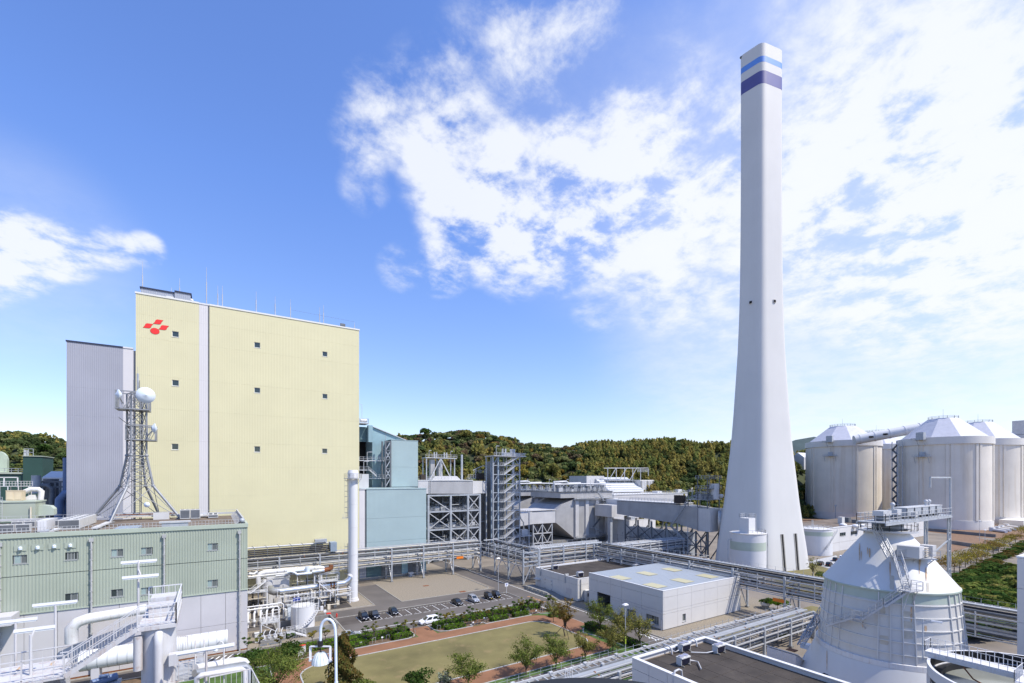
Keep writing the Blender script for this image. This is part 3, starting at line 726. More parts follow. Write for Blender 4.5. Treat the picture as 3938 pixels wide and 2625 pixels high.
us = [-66+4.0*k for k in range(18)]; us = [u for u in us if u < gx1-2]+[gx1]
facade(gb,'-Y',YG,us,[.25,5.65,gzb-.16],'concrete_panel',(),th=.3,gap=.05,name='concrete_slab')
facade(gb,'+X',gx1,[YG+.31,YG+12,YG+24,YG+35],[.25,gzb-.16],'concrete_panel',(),th=.1,gap=.05,name='concrete_slab')
MB().box(-66,gx1-.02,YG+.02,YG+.4,0,.24).build('plinth','rust',gb)
for px in (2/2.24*1.0,790/2.24,1415/2.24,2063/2.24):
    x = onY(px,2100,YG).x; m_ = MB(); m_.tube((x,YG-.35,.1),(x,YG-.35,gz1-1.6),.15,8); m_.box(x-.3,x+.3,YG-.5,YG-.1,gz1-1.6,gz1-1.0)
    for z in np.arange(2,23,1.8): m_.box(x-.2,x+.2,YG-.5,YG-.1,z,z+.1)
    d_ = m_.build('downpipe','kerb_pale',gb)
for (px,py) in ((178,1135),(327,1128),(470,1118),(608,1110)):
    p = onY(px/2.24,1600+py/2.24,YG); m_ = MB(); m_.ball((p.x,YG-.22,p.z),.26,10,6); m_.tube((p.x,YG-.22,p.z-.28),(p.x,YG-.22,p.z),.26,10); v_=m_.build('vent_cowl','dish_white',gb)
    MB().box(p.x-.75,p.x+.75,YG-.13,YG-.1,p.z-.5,p.z+.5).build('vent_frame','green_siding',v_)
# loading canopy at the far left
p = onY(45,2365,YG); cn = MB(); cn.box(-66,onY(44,2360,YG).x+1,YG-4,YG-.2,11.2,12.6); cn.build('canopy','concrete_panel',gb)
m_ = MB(); m_.tube((-42.5,YG-2.5,0),(-42.5,YG-2.5,11.2),.2,8); m_.build('canopy_post','white_paint',gb)
# parapet rails on the roof
m_ = MB(); zr = gz1+.05
m_.rail([(-66,YG+.6,zr),(onY(1470/2.24,2020,YG).x,YG+.6,zr)],1.15,.55,.05,1)
m_.build('roof_railing','galv_light',gb)
m_ = MB(); m_.rail([(onY(1590/2.24,2020,YG).x,YG+.6,zr),(gx1-1.6,YG+.6,zr)],1.15,.55,.05,1); m_.build('roof_railing','galv_light',gb)
m_ = MB(); m_.rail([(-66,YG+34.7,zr),(gx1-.6,YG+34.7,zr)],1.15,2.2,.06,1); m_.bar((-66,YG+34.5,zr+.35),(gx1-.6,YG+34.5,zr+.35),.35); m_.build('roof_railing','galv_light',gb)
m_ = MB()
m_.box(gx1-.75,gx1-.5,YG+3,YG+34.5,zr+.35,zr+1.25)
for k in range(14): m_.bar((gx1-.8,YG+4+k*2.2,zr+.9),(gx1-2.0,YG+4+k*2.2,zr-.2),.12)
m_.build('side_screen','galv_light',gb)
# roof penthouse, left
RZ = gz1-.3
def roof(px, py): return gz(px, py, RZ)
gp = thing('roof_penthouse', 'small pale green box on the left end of the green roof with a duct mouth', 'rooftop hut', (-40,YG+14,RZ))
f = roof(136,2004); f2 = roof(0,2010); ytop = onY(124,1931,f.y)
fx0 = -62; fx1 = f.x; hz = ytop.z
MB().box(fx0,fx1,f.y,f.y+7.5,RZ+.01,hz).build('wall','green_siding',gp); MB().box(fx0,fx1+.15,f.y-.15,f.y+7.7,hz+.01,hz+.3).build('coping','green_trim',gp)
m_ = MB(); q=[(fx1+2.6,RZ+1.2),(fx1+2.6,RZ+2.6),(fx1+2.0,RZ+3.3),(fx1+.8,RZ+3.5),(fx1+.02,RZ+3.5),(fx1+.02,RZ+1.0)]; m_.prismY(q,f.y+2,f.y+4.6); m_.build('duct_mouth','band_green',gp)
m_ = MB()
for k in range(9): m_.lathe(-0,0,[(.001,0),(.001,0)],3) if False else m_.box(fx1-5.9,fx1-5.0,f.y-.75,f.y-.7,RZ+1.5+k*.5,RZ+1.56+k*.5)
for dx in (-5.9,-5.45,-5.0): m_.bar((fx1+dx,f.y-.7,RZ+.2),(fx1+dx,f.y-.7,hz+1.3),.06)
m_.build('cage_ladder','galv_light',gp)
m_ = MB(); m_.tube((fx1-.7,f.y-.3,RZ+.2),(fx1-.7,f.y-.3,hz-1),.16,8); m_.build('downpipe','beige_pipe',gp)
# machinery standing behind the penthouse
bx = onY(20,1890,f.y+4)
def crate(name, m, label, cat, x0,x1,y0,y1,z0,z1, ribs=0, group=None):
    t_ = thing(name,label,cat,((x0+x1)/2,(y0+y1)/2,z0),group); MB().box(x0,x1,y0,y1,z0,z1).build('casing',m,t_)
    m_ = MB(); m_.box(x0-.06,x1+.06,y0-.06,y1+.06,z1+.005,z1+.1); m_.build('lid',m,t_)
    if ribs:
        for i in range(ribs): m_=MB(); xx=x0+(x1-x0)*(i+.5)/ribs; w_=(x1-x0)/ribs*.4; m_.box(xx-w_,xx+w_,y0-.06,y0-.01,z0+.25,z1-.2); m_.build('door','ac_white' if m=='ac_white' else m,t_)
    return t_
cz_ = hz+.35
c0 = onY(25,1923,f.y+3.5)
crate('filter_housing','beige_box','beige twin filter housing on top of the left roof hut','machine',onY(22,1920,f.y+3.5).x,onY(84,1920,f.y+3.5).x,f.y+3.5,f.y+6,cz_,onY(50,1887,f.y+3.5).z,2)
t_ = thing('bent_duct','white bent duct behind the beige filter housing','duct',(fx1-2,f.y+6.6,cz_))
a = onY(90,1893,f.y+6.7); b = onY(148,1881,f.y+6.7); cc = onY(156,1912,f.y+6.7)
MB().pipe([a,(a+b)/2+Vector((0,0,.4)),b,(b.x+.5,b.y,b.z-.5),(cc.x,cc.y,cz_)],.55,10).build('duct','white_rusty',t_)
m_ = MB(); m_.prismY([(a.x-.5,cz_),(b.x-.2,cz_),(b.x-.6,cz_+1.2),(a.x+1,a.z-.6)],f.y+6.8,f.y+7.4); m_.build('hopper','white_rusty',t_)
t_ = thing('rooftop_gantry','white rusty handrailed gantry above the left roof hut','gantry',(onY(40,1870,f.y+7).x,f.y+7,cz_))
m_ = MB(); g0=onY(2,1860,f.y+7); g1=onY(115,1868,f.y+7)
m_.box(g0.x-4,g1.x,f.y+7,f.y+9,g1.z-.1,g1.z); m_.rail([(g0.x-4,f.y+7,g1.z),(g1.x,f.y+7,g1.z)],1.1,1,.06); m_.rail([(g0.x-4,f.y+9,g1.z),(g1.x,f.y+9,g1.z)],1.1,1,.06)
for x in np.linspace(g0.x-4,g1.x-.2,6): m_.bar((x,f.y+7.1,cz_-2.2),(x,f.y+7.1,g1.z),.14); m_.bar((x,f.y+8.9,cz_-2.2),(x,f.y+8.9,g1.z),.14)
m_.build('deck','white_rusty',t_)
m_=MB(); x=onY(14,1840,f.y+7).x; m_.bar((x,f.y+7.3,g1.z),(x,f.y+7.3,g1.z+2),.2); m_.bar((x-2,f.y+7.3,g1.z+2),(x+2.2,f.y+7.3,g1.z+2),.2); m_.bar((x+2.2,f.y+7.3,g1.z-.3),(x+2.2,f.y+7.3,g1.z+2),.2); m_.build('hoist_frame','white_rusty',t_)

# air conditioning units on the roof
def ac_block(label, x, y, n, along, w=1.6, d=1.1, h=1.5, group='condenser banks on the green roof', rz=0):
    t_ = thing('condenser_bank',label,'air conditioner',(x,y,RZ),group)
    for i in range(n):
        xx = x+(i*w*1.06 if along=='x' else 0); yy = y+(i*d*1.15 if along=='y' else 0)
        cs = MB(); cs.box(xx-w/2,xx+w/2,yy-d/2,yy+d/2,RZ+.15,RZ+h); u_ = cs.build('casing','ac_white',t_)
        MB().box(xx-w/2+.1,xx+w/2-.1,yy-d/2-.03,yy-d/2-.005,RZ+.35,RZ+h-.15).build('grille','galv_dark',u_)
        for s_ in (-.25,.25): fm=MB(); fm.disc(xx+s_*w*1.0,yy,RZ+h+.06,.3,10); fm.tube((xx+s_*w,yy,RZ+h+.005),(xx+s_*w,yy,RZ+h+.055),.33,10,cap=False); fm.build('fan','galv_dark',u_)
    return t_
p = roof(270,2035); ac_block('long row of condenser units running away from the roof edge, left of the mast',p.x,p.y,7,'y',w=3.0,d=1.9,h=1.9)
p = roof(30,2048); ac_block('squat pair of beige condenser units at the left roof edge',p.x,p.y,2,'x',w=1.9,h=1.5)
p = roof(60,2034); ac_block('second condenser row just behind the left pair, below the roof hut',p.x,p.y+1.4,4,'x',w=1.6,h=1.4)
p = roof(712,1996); ac_block('two tall condenser units at the right of the mast feet',p.x,p.y,2,'x',w=1.9,h=2.3,d=2)
p = roof(820,1992); ac_block('low slatted condenser row at the right end of the green roof',p.x,p.y,5,'y',w=2.0,d=1.0,h=.9)
p = roof(158,2046); t_ = thing('white_cabinet','bright white louvred cabinet on the left part of the green roof','cabinet',(p.x,p.y,RZ))
MB().box(p.x-.5,p.x+.7,p.y,p.y+5.5,RZ+.1,RZ+2.1).build('casing','white_paint',t_)
for k in range(3): MB().box(p.x-.4+k*.37,p.x-.1+k*.37,p.y-.05,p.y-.01,RZ+.3,RZ+1.9).build('louvre','coping_white',t_)
p0 = roof(350,2045); p1 = roof(385,1985)
for i,(x,y) in enumerate([(365,2040),(195,2052),(170,2055)]):
    p = roof(x,y); t_=thing('cable_trunking',['long white cable trunking beside the long condenser row','sloping white trunking near the left roof edge, right of the cabinet','grey trunking between white cabinet and roof edge'][i],'trunking',(p.x,p.y,RZ))
    m_=MB(); m_.box(p.x-.5,p.x+.4,p.y,p.y+[14,5,4][i],RZ+.35,RZ+.6); m_.build('cover','ac_white' if i<2 else 'galv',t_)
    m_=MB()
    for k in range(4): m_.box(p.x-.3,p.x-.1,p.y+.5+k*1.1,p.y+.7+k*1.1,RZ+.02,RZ+.34)
    m_.build('bracket','galv',t_)
for i,px in enumerate((760,775,790)):
    p = roof(px,1990); t_=thing('duct_rail',['grey','white','pale'][i]+' flat cable duct lying right of the tall condensers','trunking',(p.x,p.y,RZ)); MB().box(p.x-.35,p.x+.3,p.y,p.y+9,RZ+.3,RZ+.55).build('cover',['galv','ac_white','kerb_pale'][i],t_)
    m_=MB(); 
    for k in range(4): m_.box(p.x-.2,p.x+.1,p.y+.5+k*2.6,p.y+.8+k*2.6,RZ+.02,RZ+.29)
    m_.build('bracket','galv',t_)
p = roof(680,2027); t_=thing('roof_hatch','grey hatch box on the front parapet of the green roof','hatch',(p.x,p.y,RZ))
MB().box(p.x-2.0,p.x+2.0,YG+.6,YG+1.9,RZ+.02,gz1+1.0).build('box','galv',t_); MB().box(p.x-2.4,p.x+2.4,YG+.45,YG+2.0,gz1+1.01,gz1+1.3).build('lid','galv_light',t_)
p = roof(520,2020); solo('cable_cover',MB().box(p.x-1.7,p.x+1.7,YG+1.3,YG+9,RZ+.05,RZ+.5),'blue_grey_steel','grey sheet metal cable cover running from the mast foot to the roof edge','cover')
p = roof(590,1975); t_=thing('pipe_bundle','rusty pipe bundle and tank at the back of the green roof','pipework',(p.x,YG+31,RZ))
for k in range(4): MB().bar((p.x-5,YG+30+k*.8,RZ+.8+.2*k),(p.x+6,YG+30+k*.8,RZ+.8+.2*k),.3).build('pipe',['beige_pipe','galv','rust','galv_light'][k],t_)
MB().box(p.x+2,p.x+5,YG+29,YG+30,RZ+.02,RZ+1.6).build('cabinet','ac_white',t_)
p = roof(924,2014); t_=thing('corner_camera','grey floodlight camera on the right front corner of the green roof','camera',(gx1-.9,YG+.9,gz1+.02)); MB().ball((gx1-.9,YG+.9,gz1+.9),.5,8,6).build('head','galv',t_); MB().box(gx1-1.1,gx1-.7,YG+.7,YG+1.1,gz1+.02,gz1+.6).build('post','galv_dark',t_)

# lattice mast
mx, my = gz(526,1997,RZ).x, gz(526,1997,RZ).y
mt = thing('lattice_mast','grey tubular steel lattice mast with dish aerials on the green roof','mast',(mx,my,RZ))
A0 = R(22)
def lv_(hw, z): return [Vector((mx+hw*math.sqrt(2)*math.cos(A0+R(45)+k*math.pi/2), my+hw*math.sqrt(2)*math.sin(A0+R(45)+k*math.pi/2), z)) for k in range(4)]
K = [(6.6,RZ+.1),(2.45,32.3),(1.45,39.4),(1.45,53.8)]
for i in range(3):
    a = lv_(*K[i]); b = lv_(*K[i+1])
    for k in range(4): MB().tube(a[k],b[k],(.30,.26,.2)[i],8).build('leg','mast_grey',mt)
    nseg = (1,3,4)[i]
    for sgm in range(nseg):
        t0, t1 = sgm/nseg, (sgm+1)/nseg
        for k in range(4):
            p0,p1 = a[k].lerp(b[k],t0),a[k].lerp(b[k],t1); q0,q1 = a[(k+1)%4].lerp(b[(k+1)%4],t0),a[(k+1)%4].lerp(b[(k+1)%4],t1)
            m_=MB(); m_.tube(p1,q1,.075,5); m_.tube(p0,q1,.075,5); m_.tube(q0,p1,.075,5); m_.build('bracing','mast_grey',mt)
    if i < 2:
        for k in range(4): MB().ball(b[k],.42,8,5).build('joint','mast_grey',mt)
for k,q in enumerate(lv_(*K[0])): MB().box(q.x-.8,q.x+.8,q.y-.8,q.y+.8,RZ+.02,RZ+.35).build('footing','old_concrete',mt)
m_=MB()
for s_ in (-.55,.55): m_.bar((mx+s_,my-.3,RZ+.1),(mx+s_,my-.3,57),.11)
for z in np.arange(RZ+.5,54,.55): m_.bar((mx-.55,my-.3,z),(mx+.55,my-.3,z),.05)
m_.bar((mx+.8,my,RZ),(mx+.8,my,54),.22); m_.bar((mx-.9,my,RZ),(mx-.9,my,54),.16)
m_.build('ladder','galv_dark',mt)
for (z0,z1,hw,dx) in ((50.0,54.0,2.2,-.6),(43.0,46.3,2.0,.9)):
    m_=MB(); pts=[Vector((mx+dx+hw*sx*1.35,my+hw*sy,0)) for sx,sy in ((-1,-1),(1,-1),(1,1),(-1,1))]
    for k in range(4):
        p,q=pts[k],pts[(k+1)%4]
        for z in (z0,z1): m_.bar((p.x,p.y,z),(q.x,q.y,z),.24)
        m_.bar((p.x,p.y,z0),(p.x,p.y,z1),.2)
        for j in range(4):
            u=p.lerp(q,j/4); v=p.lerp(q,(j+1)/4); a_,b_=((z0,z1) if j%2 else (z1,z0)); m_.bar((u.x,u.y,a_),(v.x,v.y,b_),.1); m_.bar((v.x,v.y,z0),(v.x,v.y,z1),.1)
    m_.build('platform_cage','mast_grey',mt); m_=MB(); m_.box(mx+dx-hw*1.35,mx+dx+hw*1.35,my-hw,my+hw,z0-.02,z0+.06); m_.build('platform','grating',mt)
MB().tube((mx+.2,my,53.8),(mx+.2,my,58.6),.22,8).build('whip_aerial','galv',mt)
MB().tube((mx+.2,my,58.6),(mx+.2,my,60.2),.04,5).build('lightning_spike','galv',mt)
def dish(c, d, r, name='dish_aerial'):
    d=Vector(d).normalized(); c=Vector(c); m_=MB(); n=24
    u=d.cross(Vector((0,0,1))).normalized(); w=d.cross(u); prof=[(r*.35,-.5*r),(r*.97,-.05*r),(r,0),(r*.98,.05*r),(r*.5,.24*r),(.02,.46*r)]
    vs_=[c+d*z+(u*math.cos(2*math.pi*j/n)+w*math.sin(2*math.pi*j/n))*q for q,z in prof for j in range(n)]
    m_.add(vs_,[(i*n+j,i*n+(j+1)%n,(i+1)*n+(j+1)%n,(i+1)*n+j) for i in range(len(prof)-1) for j in range(n)],True)
    return m_.build(name,'dish_white',mt)
tc = atd(1255/2.24,1000+1163/2.24,95); tc_dir = (.25,-1,-.02); dish(tc,tc_dir,1.62)
q = atd(1018/2.24,1000+1157/2.24,97); dish(q,(-1,-.35,0),1.1); MB().bar(q,(mx-2.5,my,q.z),.2).build('dish_arm','galv',mt)
q = atd(1332/2.24,1000+1450/2.24,95); dish(q,(1,.25,0),1.05); MB().bar(q,(mx+2,my,q.z),.2).build('dish_arm','galv',mt)
q = atd(1265/2.24,1600+762/2.24,97); dish(q,(-.3,-1,0),.55)
m_=MB(); a=atd(1025/2.24,1000+1355/2.24,97); b=Vector((mx-1.4,my-1.4,a.z-.2)); m_.bar(a,b,.1)
for k in range(6): c_=a.lerp(b,.1+.13*k); m_.bar(c_+Vector((0,-.5,0)),c_+Vector((0,.5,0)),.06)
m_.bar(b+Vector((-.3,0,-1)),b+Vector((-.3,0,1.3)),.1); m_.build('yagi_aerial','galv_dark',mt)

# ================================================================ WHITE WORKSHOP
wk = thing('workshop', 'white panelled workshop with six yellow roof lights and an open dark doorway', 'building', (99.7,82,0))
X0,X1,Y0,Y1,HH = 84.7,114.5,70.0,94.5,8.8
def wu(px,py): return onX(px,py,X0)
dl = onX(2296.5,2290,X0).y; dr = onX(2347,2290,X0).y; dz = onX(2347,2289.5,X0).z
w1 = (onX(2445.5,2360,X0).y,onX(2412,2360,X0).y); w1z=(onX(2430,2374.5,X0).z,onX(2430,2345.5,X0).z)
w2 = (onX(2533,2385,X0).y,onX(2484.5,2385,X0).y); w2z=(onX(2510,2397,X0).z,onX(2510,2366,X0).z)
hl = [(dr,dl,0,dz),(w1[0],w1[1],w1z[0],w1z[1]),(w2[0],w2[1],w2z[0],w2z[1])]
facade(wk,'-X',X0,[Y0,Y0+6.2,Y0+12.6,dr,dl,Y1],[.15,3.6,4.25,7.3,HH],'panel_white',hl,th=.3,gap=.05)
dw = (onY(2625,2377,Y0).x,onY(2637.5,2377,Y0).x,onY(2631,2388,Y0).z,onY(2631,2360,Y0).z)
facade(wk,'-Y',Y0,[X0+.31,X0+5,X0+10,X0+15,X0+20,X0+25,X1],[.15,3.6,4.25,7.3,HH],'panel_white',[dw],th=.3,gap=.05)
window(wk,'-X',X0,*w1,*w1z,n=5,rec=.22,fw=.07,panes=('glass_grey','glass_grey','glass','glass_grey','glass_grey'))
window(wk,'-X',X0,*w2,*w2z,n=5,rec=.22,fw=.07,panes=('glass_grey','glass_grey','glass','glass_grey','glass_grey'))
window(wk,'-Y',Y0,*dw,n=1,rec=.26,fw=.08,panes=('glass_grey',))
MB().ball((X0-.25,sum(w2)/2,w2z[0]+.1),.55,8,5,.4).build('vent_cowl','white_paint',wk)
MB().box(X0+.1,X1-.1,Y0+.1,Y1,0,.14).build('plinth','old_concrete',wk)
m_=MB(); m_.box(X1-.3,X1,Y0+.31,Y1,.15,HH+.5); m_.box(X0+.31,X1-.31,Y1-.3,Y1,.15,HH-.05); m_.build('rear_wall','panel_white',wk)
m_=MB(); m_.box(X0+.31,X0+.45,Y0+.31,dr-.1,.15,HH-.4); m_.box(X0+.31,X0+.45,dl+.1,Y1-.31,.15,HH-.4); m_.box(X0+.46,X1-.31,Y0+.31,Y0+.45,.15,HH-.4); m_.build('lining','galv_dark',wk)
m_=MB(); m_.prismX([(Y0+.31,HH-.25),(Y1-.01,HH-.02),(Y1-.01,HH-.35),(Y0+.31,HH-.55)],X0+.31,X1-.31); rf=m_.build('roof','roof_metal',wk)
m_=MB()
for k in range(24):
    y=Y0+1+k; z=HH-.25+(y-Y0)*.0093; m_.box(X0+.35,X1-.35,y-.03,y+.03,z,z+.05)
m_.build('roof_seam','roof_metal',rf)
for (cx,cy,w_,d_) in [(555,705,0,0),(1050,617,0,0),(1505,537,0,0),(-70,570,0,0),(410,495,0,0),(860,425,0,0)]:
    p=gz(2400+cx/4.706,2100+cy/4.706,HH-.1); z=HH-.25+(p.y-Y0)*.0093
    MB().box(p.x-1.75,p.x+1.75,p.y-2.3,p.y+2.3,z+.052,z+.09).build('roof_light','skylight',rf)
m_=MB(); m_.box(X0-.03,X0+.33,Y0-.03,Y1,HH+.005,HH+.14); m_.box(X0+.34,X1+.03,Y0-.03,Y0+.33,HH+.005,HH+.14); m_.build('coping','coping_white',wk)
m_=MB(); m_.box(X1-.35,X1+.05,Y0+.34,Y1,HH+.505,HH+.62); m_.build('coping','coping_white',wk)
m_=MB(); m_.box(X0+.9,X0+1.5,dr+.0,dr+.12,0,dz); m_.build('door_edge','galv',wk)
p=onX(2575,2155,X1); m_=MB(); m_.box(X1-1.2,X1-.4,Y1-1.5,Y1-.2,HH+.2,HH+1.3); m_.rail([(X1-1.5,Y1-1.8,HH+.3),(X1-.4,Y1-1.8,HH+.3),(X1-.4,Y1,HH+.3)],1.6,.7,.06); m_.build('ladder_head','galv',wk)
p=gz(2543,2424); t_=thing('marker_post','thin white marker post at the near corner of the workshop','post',(p.x,p.y,0)); m_=MB(); m_.box(p.x-.07,p.x+.07,p.y-.07,p.y+.07,0,2.4); m_.build('shaft','white_paint',t_); MB().box(p.x-.09,p.x+.09,p.y-.09,p.y+.09,2.41,2.5).build('cap','galv',t_)

def roofing(parent, x0, x1, y0, y1, nx, ny, z):
    for i in range(nx):
        for j in range(ny):
            a,b=x0+(x1-x0)*i/nx,x0+(x1-x0)*(i+1)/nx; c,d=y0+(y1-y0)*j/ny,y0+(y1-y0)*(j+1)/ny
            MB().box(a+.03,b-.03,c+.03,d-.03,z,z+.03).build('roofing_sheet','roof_felt',parent)
# ================================================================ PUMP HOUSE (dark roof)
pu = thing('pump_house', 'low white flat roofed pump house with a stained dark roof behind the workshop', 'building', (100,109,0))
X0,X1,Y0,Y1,HH = 84.7,116,99.0,119.2,6.3
facade(pu,'-X',X0,[Y0,Y0+1.1,Y0+3.6,Y0+6.2,Y0+8.6,Y0+12.6,Y0+16.5,Y1],[.2,4.6,HH],'panel_white',(),th=.3,gap=.05)
facade(pu,'-Y',Y0,[X0+.31,X0+6,X0+12,X1],[.2,4.6,HH],'panel_white',(),th=.3,gap=.05)
MB().box(X0+.35,X1-.3,Y0+.35,Y1-.3,0,HH-.5).build('core','concrete_panel',pu)
MB().box(X0+.31,X1-.31,Y0+.31,Y1-.31,HH-.49,HH-.435).build('roof_deck','roof_brown',pu)
roofing(pu,X0+.35,X1-.55,Y0+.35,Y1-.55,8,5,HH-.43)
m_=MB(); m_.box(X0+.05,X1,Y0+.05,Y1,0,.19); m_.build('plinth','old_concrete',pu)
m_=MB(); m_.box(X0-.03,X0+.3,Y0-.03,Y1+.03,HH+.005,HH+.12); m_.box(X0+.31,X1,Y0-.03,Y0+.3,HH+.005,HH+.12); m_.box(X0+.31,X1,Y1-.5,Y1+.03,HH-.3,HH+.12); m_.box(X1-.5,X1+.03,Y0+.31,Y1-.51,HH-.3,HH+.12); m_.build('parapet','coping_white',pu)
a=onX(2060.5,2236,X0); b=onX(2079.5,2236,X0)
MB().box(X0-.9,X0-.02,b.y,a.y,2.95,3.2).build('door_hood','panel_white',pu); MB().box(X0-.08,X0-.01,b.y+.1,a.y-.5,.3,2.6).build('door','concrete_panel',pu)
a=onX(2096.5,2240,X0); b=onX(2124,2250,X0)
d_=MB().box(X0-.16,X0-.01,b.y,a.y,.3,3.9).build('loading_door','panel_white',pu); MB().box(X0-.3,X0-.17,b.y-.1,a.y+.1,3.91,4.05).build('door_head','coping_white',d_)
for z in (1.0,2.4,3.5):
    for y in (b.y+.2,a.y-.2): MB().box(X0-.24,X0-.17,y-.1,y+.1,z,z+.2).build('hinge','galv_dark',d_)
a=onX(2178,2280,X0); b=onX(2197.5,2285,X0); MB().box(X0-.07,X0-.01,b.y,a.y,1.5,3.0).build('hatch','concrete_panel',pu)
for px,py0,py1 in ((2080,2182,2213),(2175,2212,2241)):
    p=onX(px,py0,X0); q=onX(px,py1,X0); m_=MB(); m_.box(X0-.3,X0-.02,p.y-.12,p.y+.12,q.z,HH+.3); m_.box(X0-.2,X0+1.0,p.y-.2,p.y+.2,HH+.13,HH+.5); m_.build('downpipe','kerb_pale',pu)
p=onY(2232,2300,Y0); m_=MB(); m_.tube((p.x,Y0-.2,.2),(p.x,Y0-.2,HH-.1),.12,8); m_.build('downpipe','kerb',pu)
t_=thing('loading_ramp','low concrete ramp with side blocks along the pump house wall','ramp',(83,110,0))
m_=MB(); m_.prismX([(Y0+4,0),(Y1+1,0),(Y1+1,.9),(Y0+11,.9)],81.3,X0-.31); m_.build('ramp','old_concrete',t_)
for k in range(6): MB().box(81.0,81.28,Y0+9+k*1.9,Y0+10.6+k*1.9,0,1.1).build('guard_block','kerb',t_)
p=gz(2264,2312); t_=crate('outdoor_unit','ac_white','white cabinet standing against the pump house next to the workshop','cabinet',p.x-.9,p.x+.6,97.8,98.8,.02,3.0)
MB().box(p.x-.5,p.x+.2,97.74,97.79,1.4,2.3).build('fan_panel','ac_dark',t_)
# ================================================================ roof condensers (twin fan)
def twin_condenser(label, p, z, ang, s=1.0, pts=()):
    t_=thing('twin_condenser',label,'air conditioner',(p.x,p.y,z)); c,sn=math.cos(ang),math.sin(ang)
    def W(x,y,zz): return (p.x+(x*c-y*sn)*s, p.y+(x*sn+y*c)*s, z+zz*s)
    def wb(m_,x0,x1,y0,y1,z0,z1,tx=0):
        vs_=[W(x0+tx,y0,z0),W(x1-tx,y0,z0),W(x1-tx,y1,z0),W(x0+tx,y1,z0),W(x0,y0-tx,z1),W(x1,y0-tx,z1),W(x1,y1+tx,z1),W(x0,y1+tx,z1)]
        return m_.add(vs_,[(0,3,2,1),(4,5,6,7),(0,1,5,4),(1,2,6,5),(2,3,7,6),(3,0,4,7)])
    wb(MB(),-1.0,1.0,-.45,.45,.25,1.24,.14).build('coil','ac_dark',t_); cs=wb(MB(),-1.08,1.08,-.60,.60,1.25,1.42).build('casing','ac_white',t_)
    for ex in (-1.1,1.01): wb(MB(),ex,ex+.09,-.5,.5,.2,1.23).build('end_panel','ac_white',t_)
    m_=MB(); wb(m_,-1.3,1.3,-.15,.15,.02,.19); wb(m_,-.9,-.7,-.8,.8,.02,.18); wb(m_,.7,.9,-.8,.8,.02,.18); m_.build('skid','old_concrete',t_)
    for sx in (-.52,.52): q=W(sx,0,1.42); f_=MB(); f_.tube((q[0],q[1],q[2]+.005),(q[0],q[1],q[2]+.16*s),.46*s,14); o_=f_.build('fan_guard','galv_light',t_); MB().disc(q[0],q[1],q[2]+.17*s,.40*s,14).build('fan','ac_fan',o_)
    if pts: MB().pipe([Vector(W(*q)) for q in pts],.10*s,6).build('pipe','galv_light',t_)
    return t_
for i,(px,py,dirn) in enumerate([(2133,2189,-1),(2230,2217,-1),(2346,2160,1),(2447,2186,1)]):
    p=gz(px,py,HH-.39)
    twin_condenser(['twin fan condenser at the left end of the pump house roof','twin fan condenser at the front corner of the pump house roof','twin fan condenser at the back corner of the pump house roof','twin fan condenser on the pump house roof by the workshop roof edge'][i],p,HH-.39,0,.95,[(dirn*1.1,0,.5),(dirn*2.5,.3,.4),(dirn*(4 if i<2 else 3),.3,.4)])

# ================================================================ FRONT OFFICE (bottom, dark roof)
fo = thing('flat_roof_office', 'white flat roofed block with brown stained roof at the bottom of the view', 'building', (57,36,0))
X0,X1,Y0,Y1,HH = 49.2,65.4,22.0,46.0,9.0
facade(fo,'-X',X0,[Y0,Y0+4,Y0+8,Y0+12,Y0+15,Y0+18,Y0+21,Y1],[.2,3.0,5.6,7.6,HH],'panel_white',[(33.8,36.6,5.0,7.0)],th=.3,gap=.05)
window(fo,'-X',X0,33.8,36.6,5.0,7.0,n=2,rec=.2,panes=('glass_grey',))
m_=MB(); m_.box(X0+.31,X1,Y1-.3,Y1,.2,HH); m_.box(X1-.3,X1,Y0,Y1-.31,.2,HH); m_.box(X0+.31,X1-.31,Y0,Y0+.3,.2,HH); m_.build('wall','panel_white',fo)
MB().box(X0+.4,X1-.35,Y0+.35,Y1-.35,0,HH-.75).build('core','concrete_panel',fo)
MB().box(X0+.31,X1-.31,Y0+.31,Y1-.31,HH-.76,HH-.635).build('roof_deck','roof_brown',fo)
roofing(fo,X0+.6,X1-.6,Y0+.35,Y1-.6,5,8,HH-.63)
m_=MB(); m_.box(X0-.05,X0+.55,Y0,Y1+.05,HH+.005,HH+.12); m_.box(X0+.56,X1+.05,Y1-.55,Y1+.05,HH+.005,HH+.12); m_.box(X1-.55,X1+.05,Y0,Y1-.56,HH+.005,HH+.12); m_.build('coping','coping_white',fo)
for i,(px,py) in enumerate([(2631,2503),(2764,2509),(2628,2556)]):
    p=gz(px,py,HH-.59)
    twin_condenser(['twin fan condenser nearest the back corner of the brown office roof','right-hand twin fan condenser on the brown office roof','twin fan condenser with a bent pipe in the middle of the brown office roof'][i],p,HH-.59,0,.85,[[(-1.1,0,.5),(-2.2,0,.3),(-2.6,1.6,.3)],[(-1.1,0,.5),(-2.6,.6,.3),(-4.6,2.2,.3)],[(1.1,0,.6),(2.2,-.3,.3),(2.4,-1.0,.3),(.4,-3,.3)]][i])
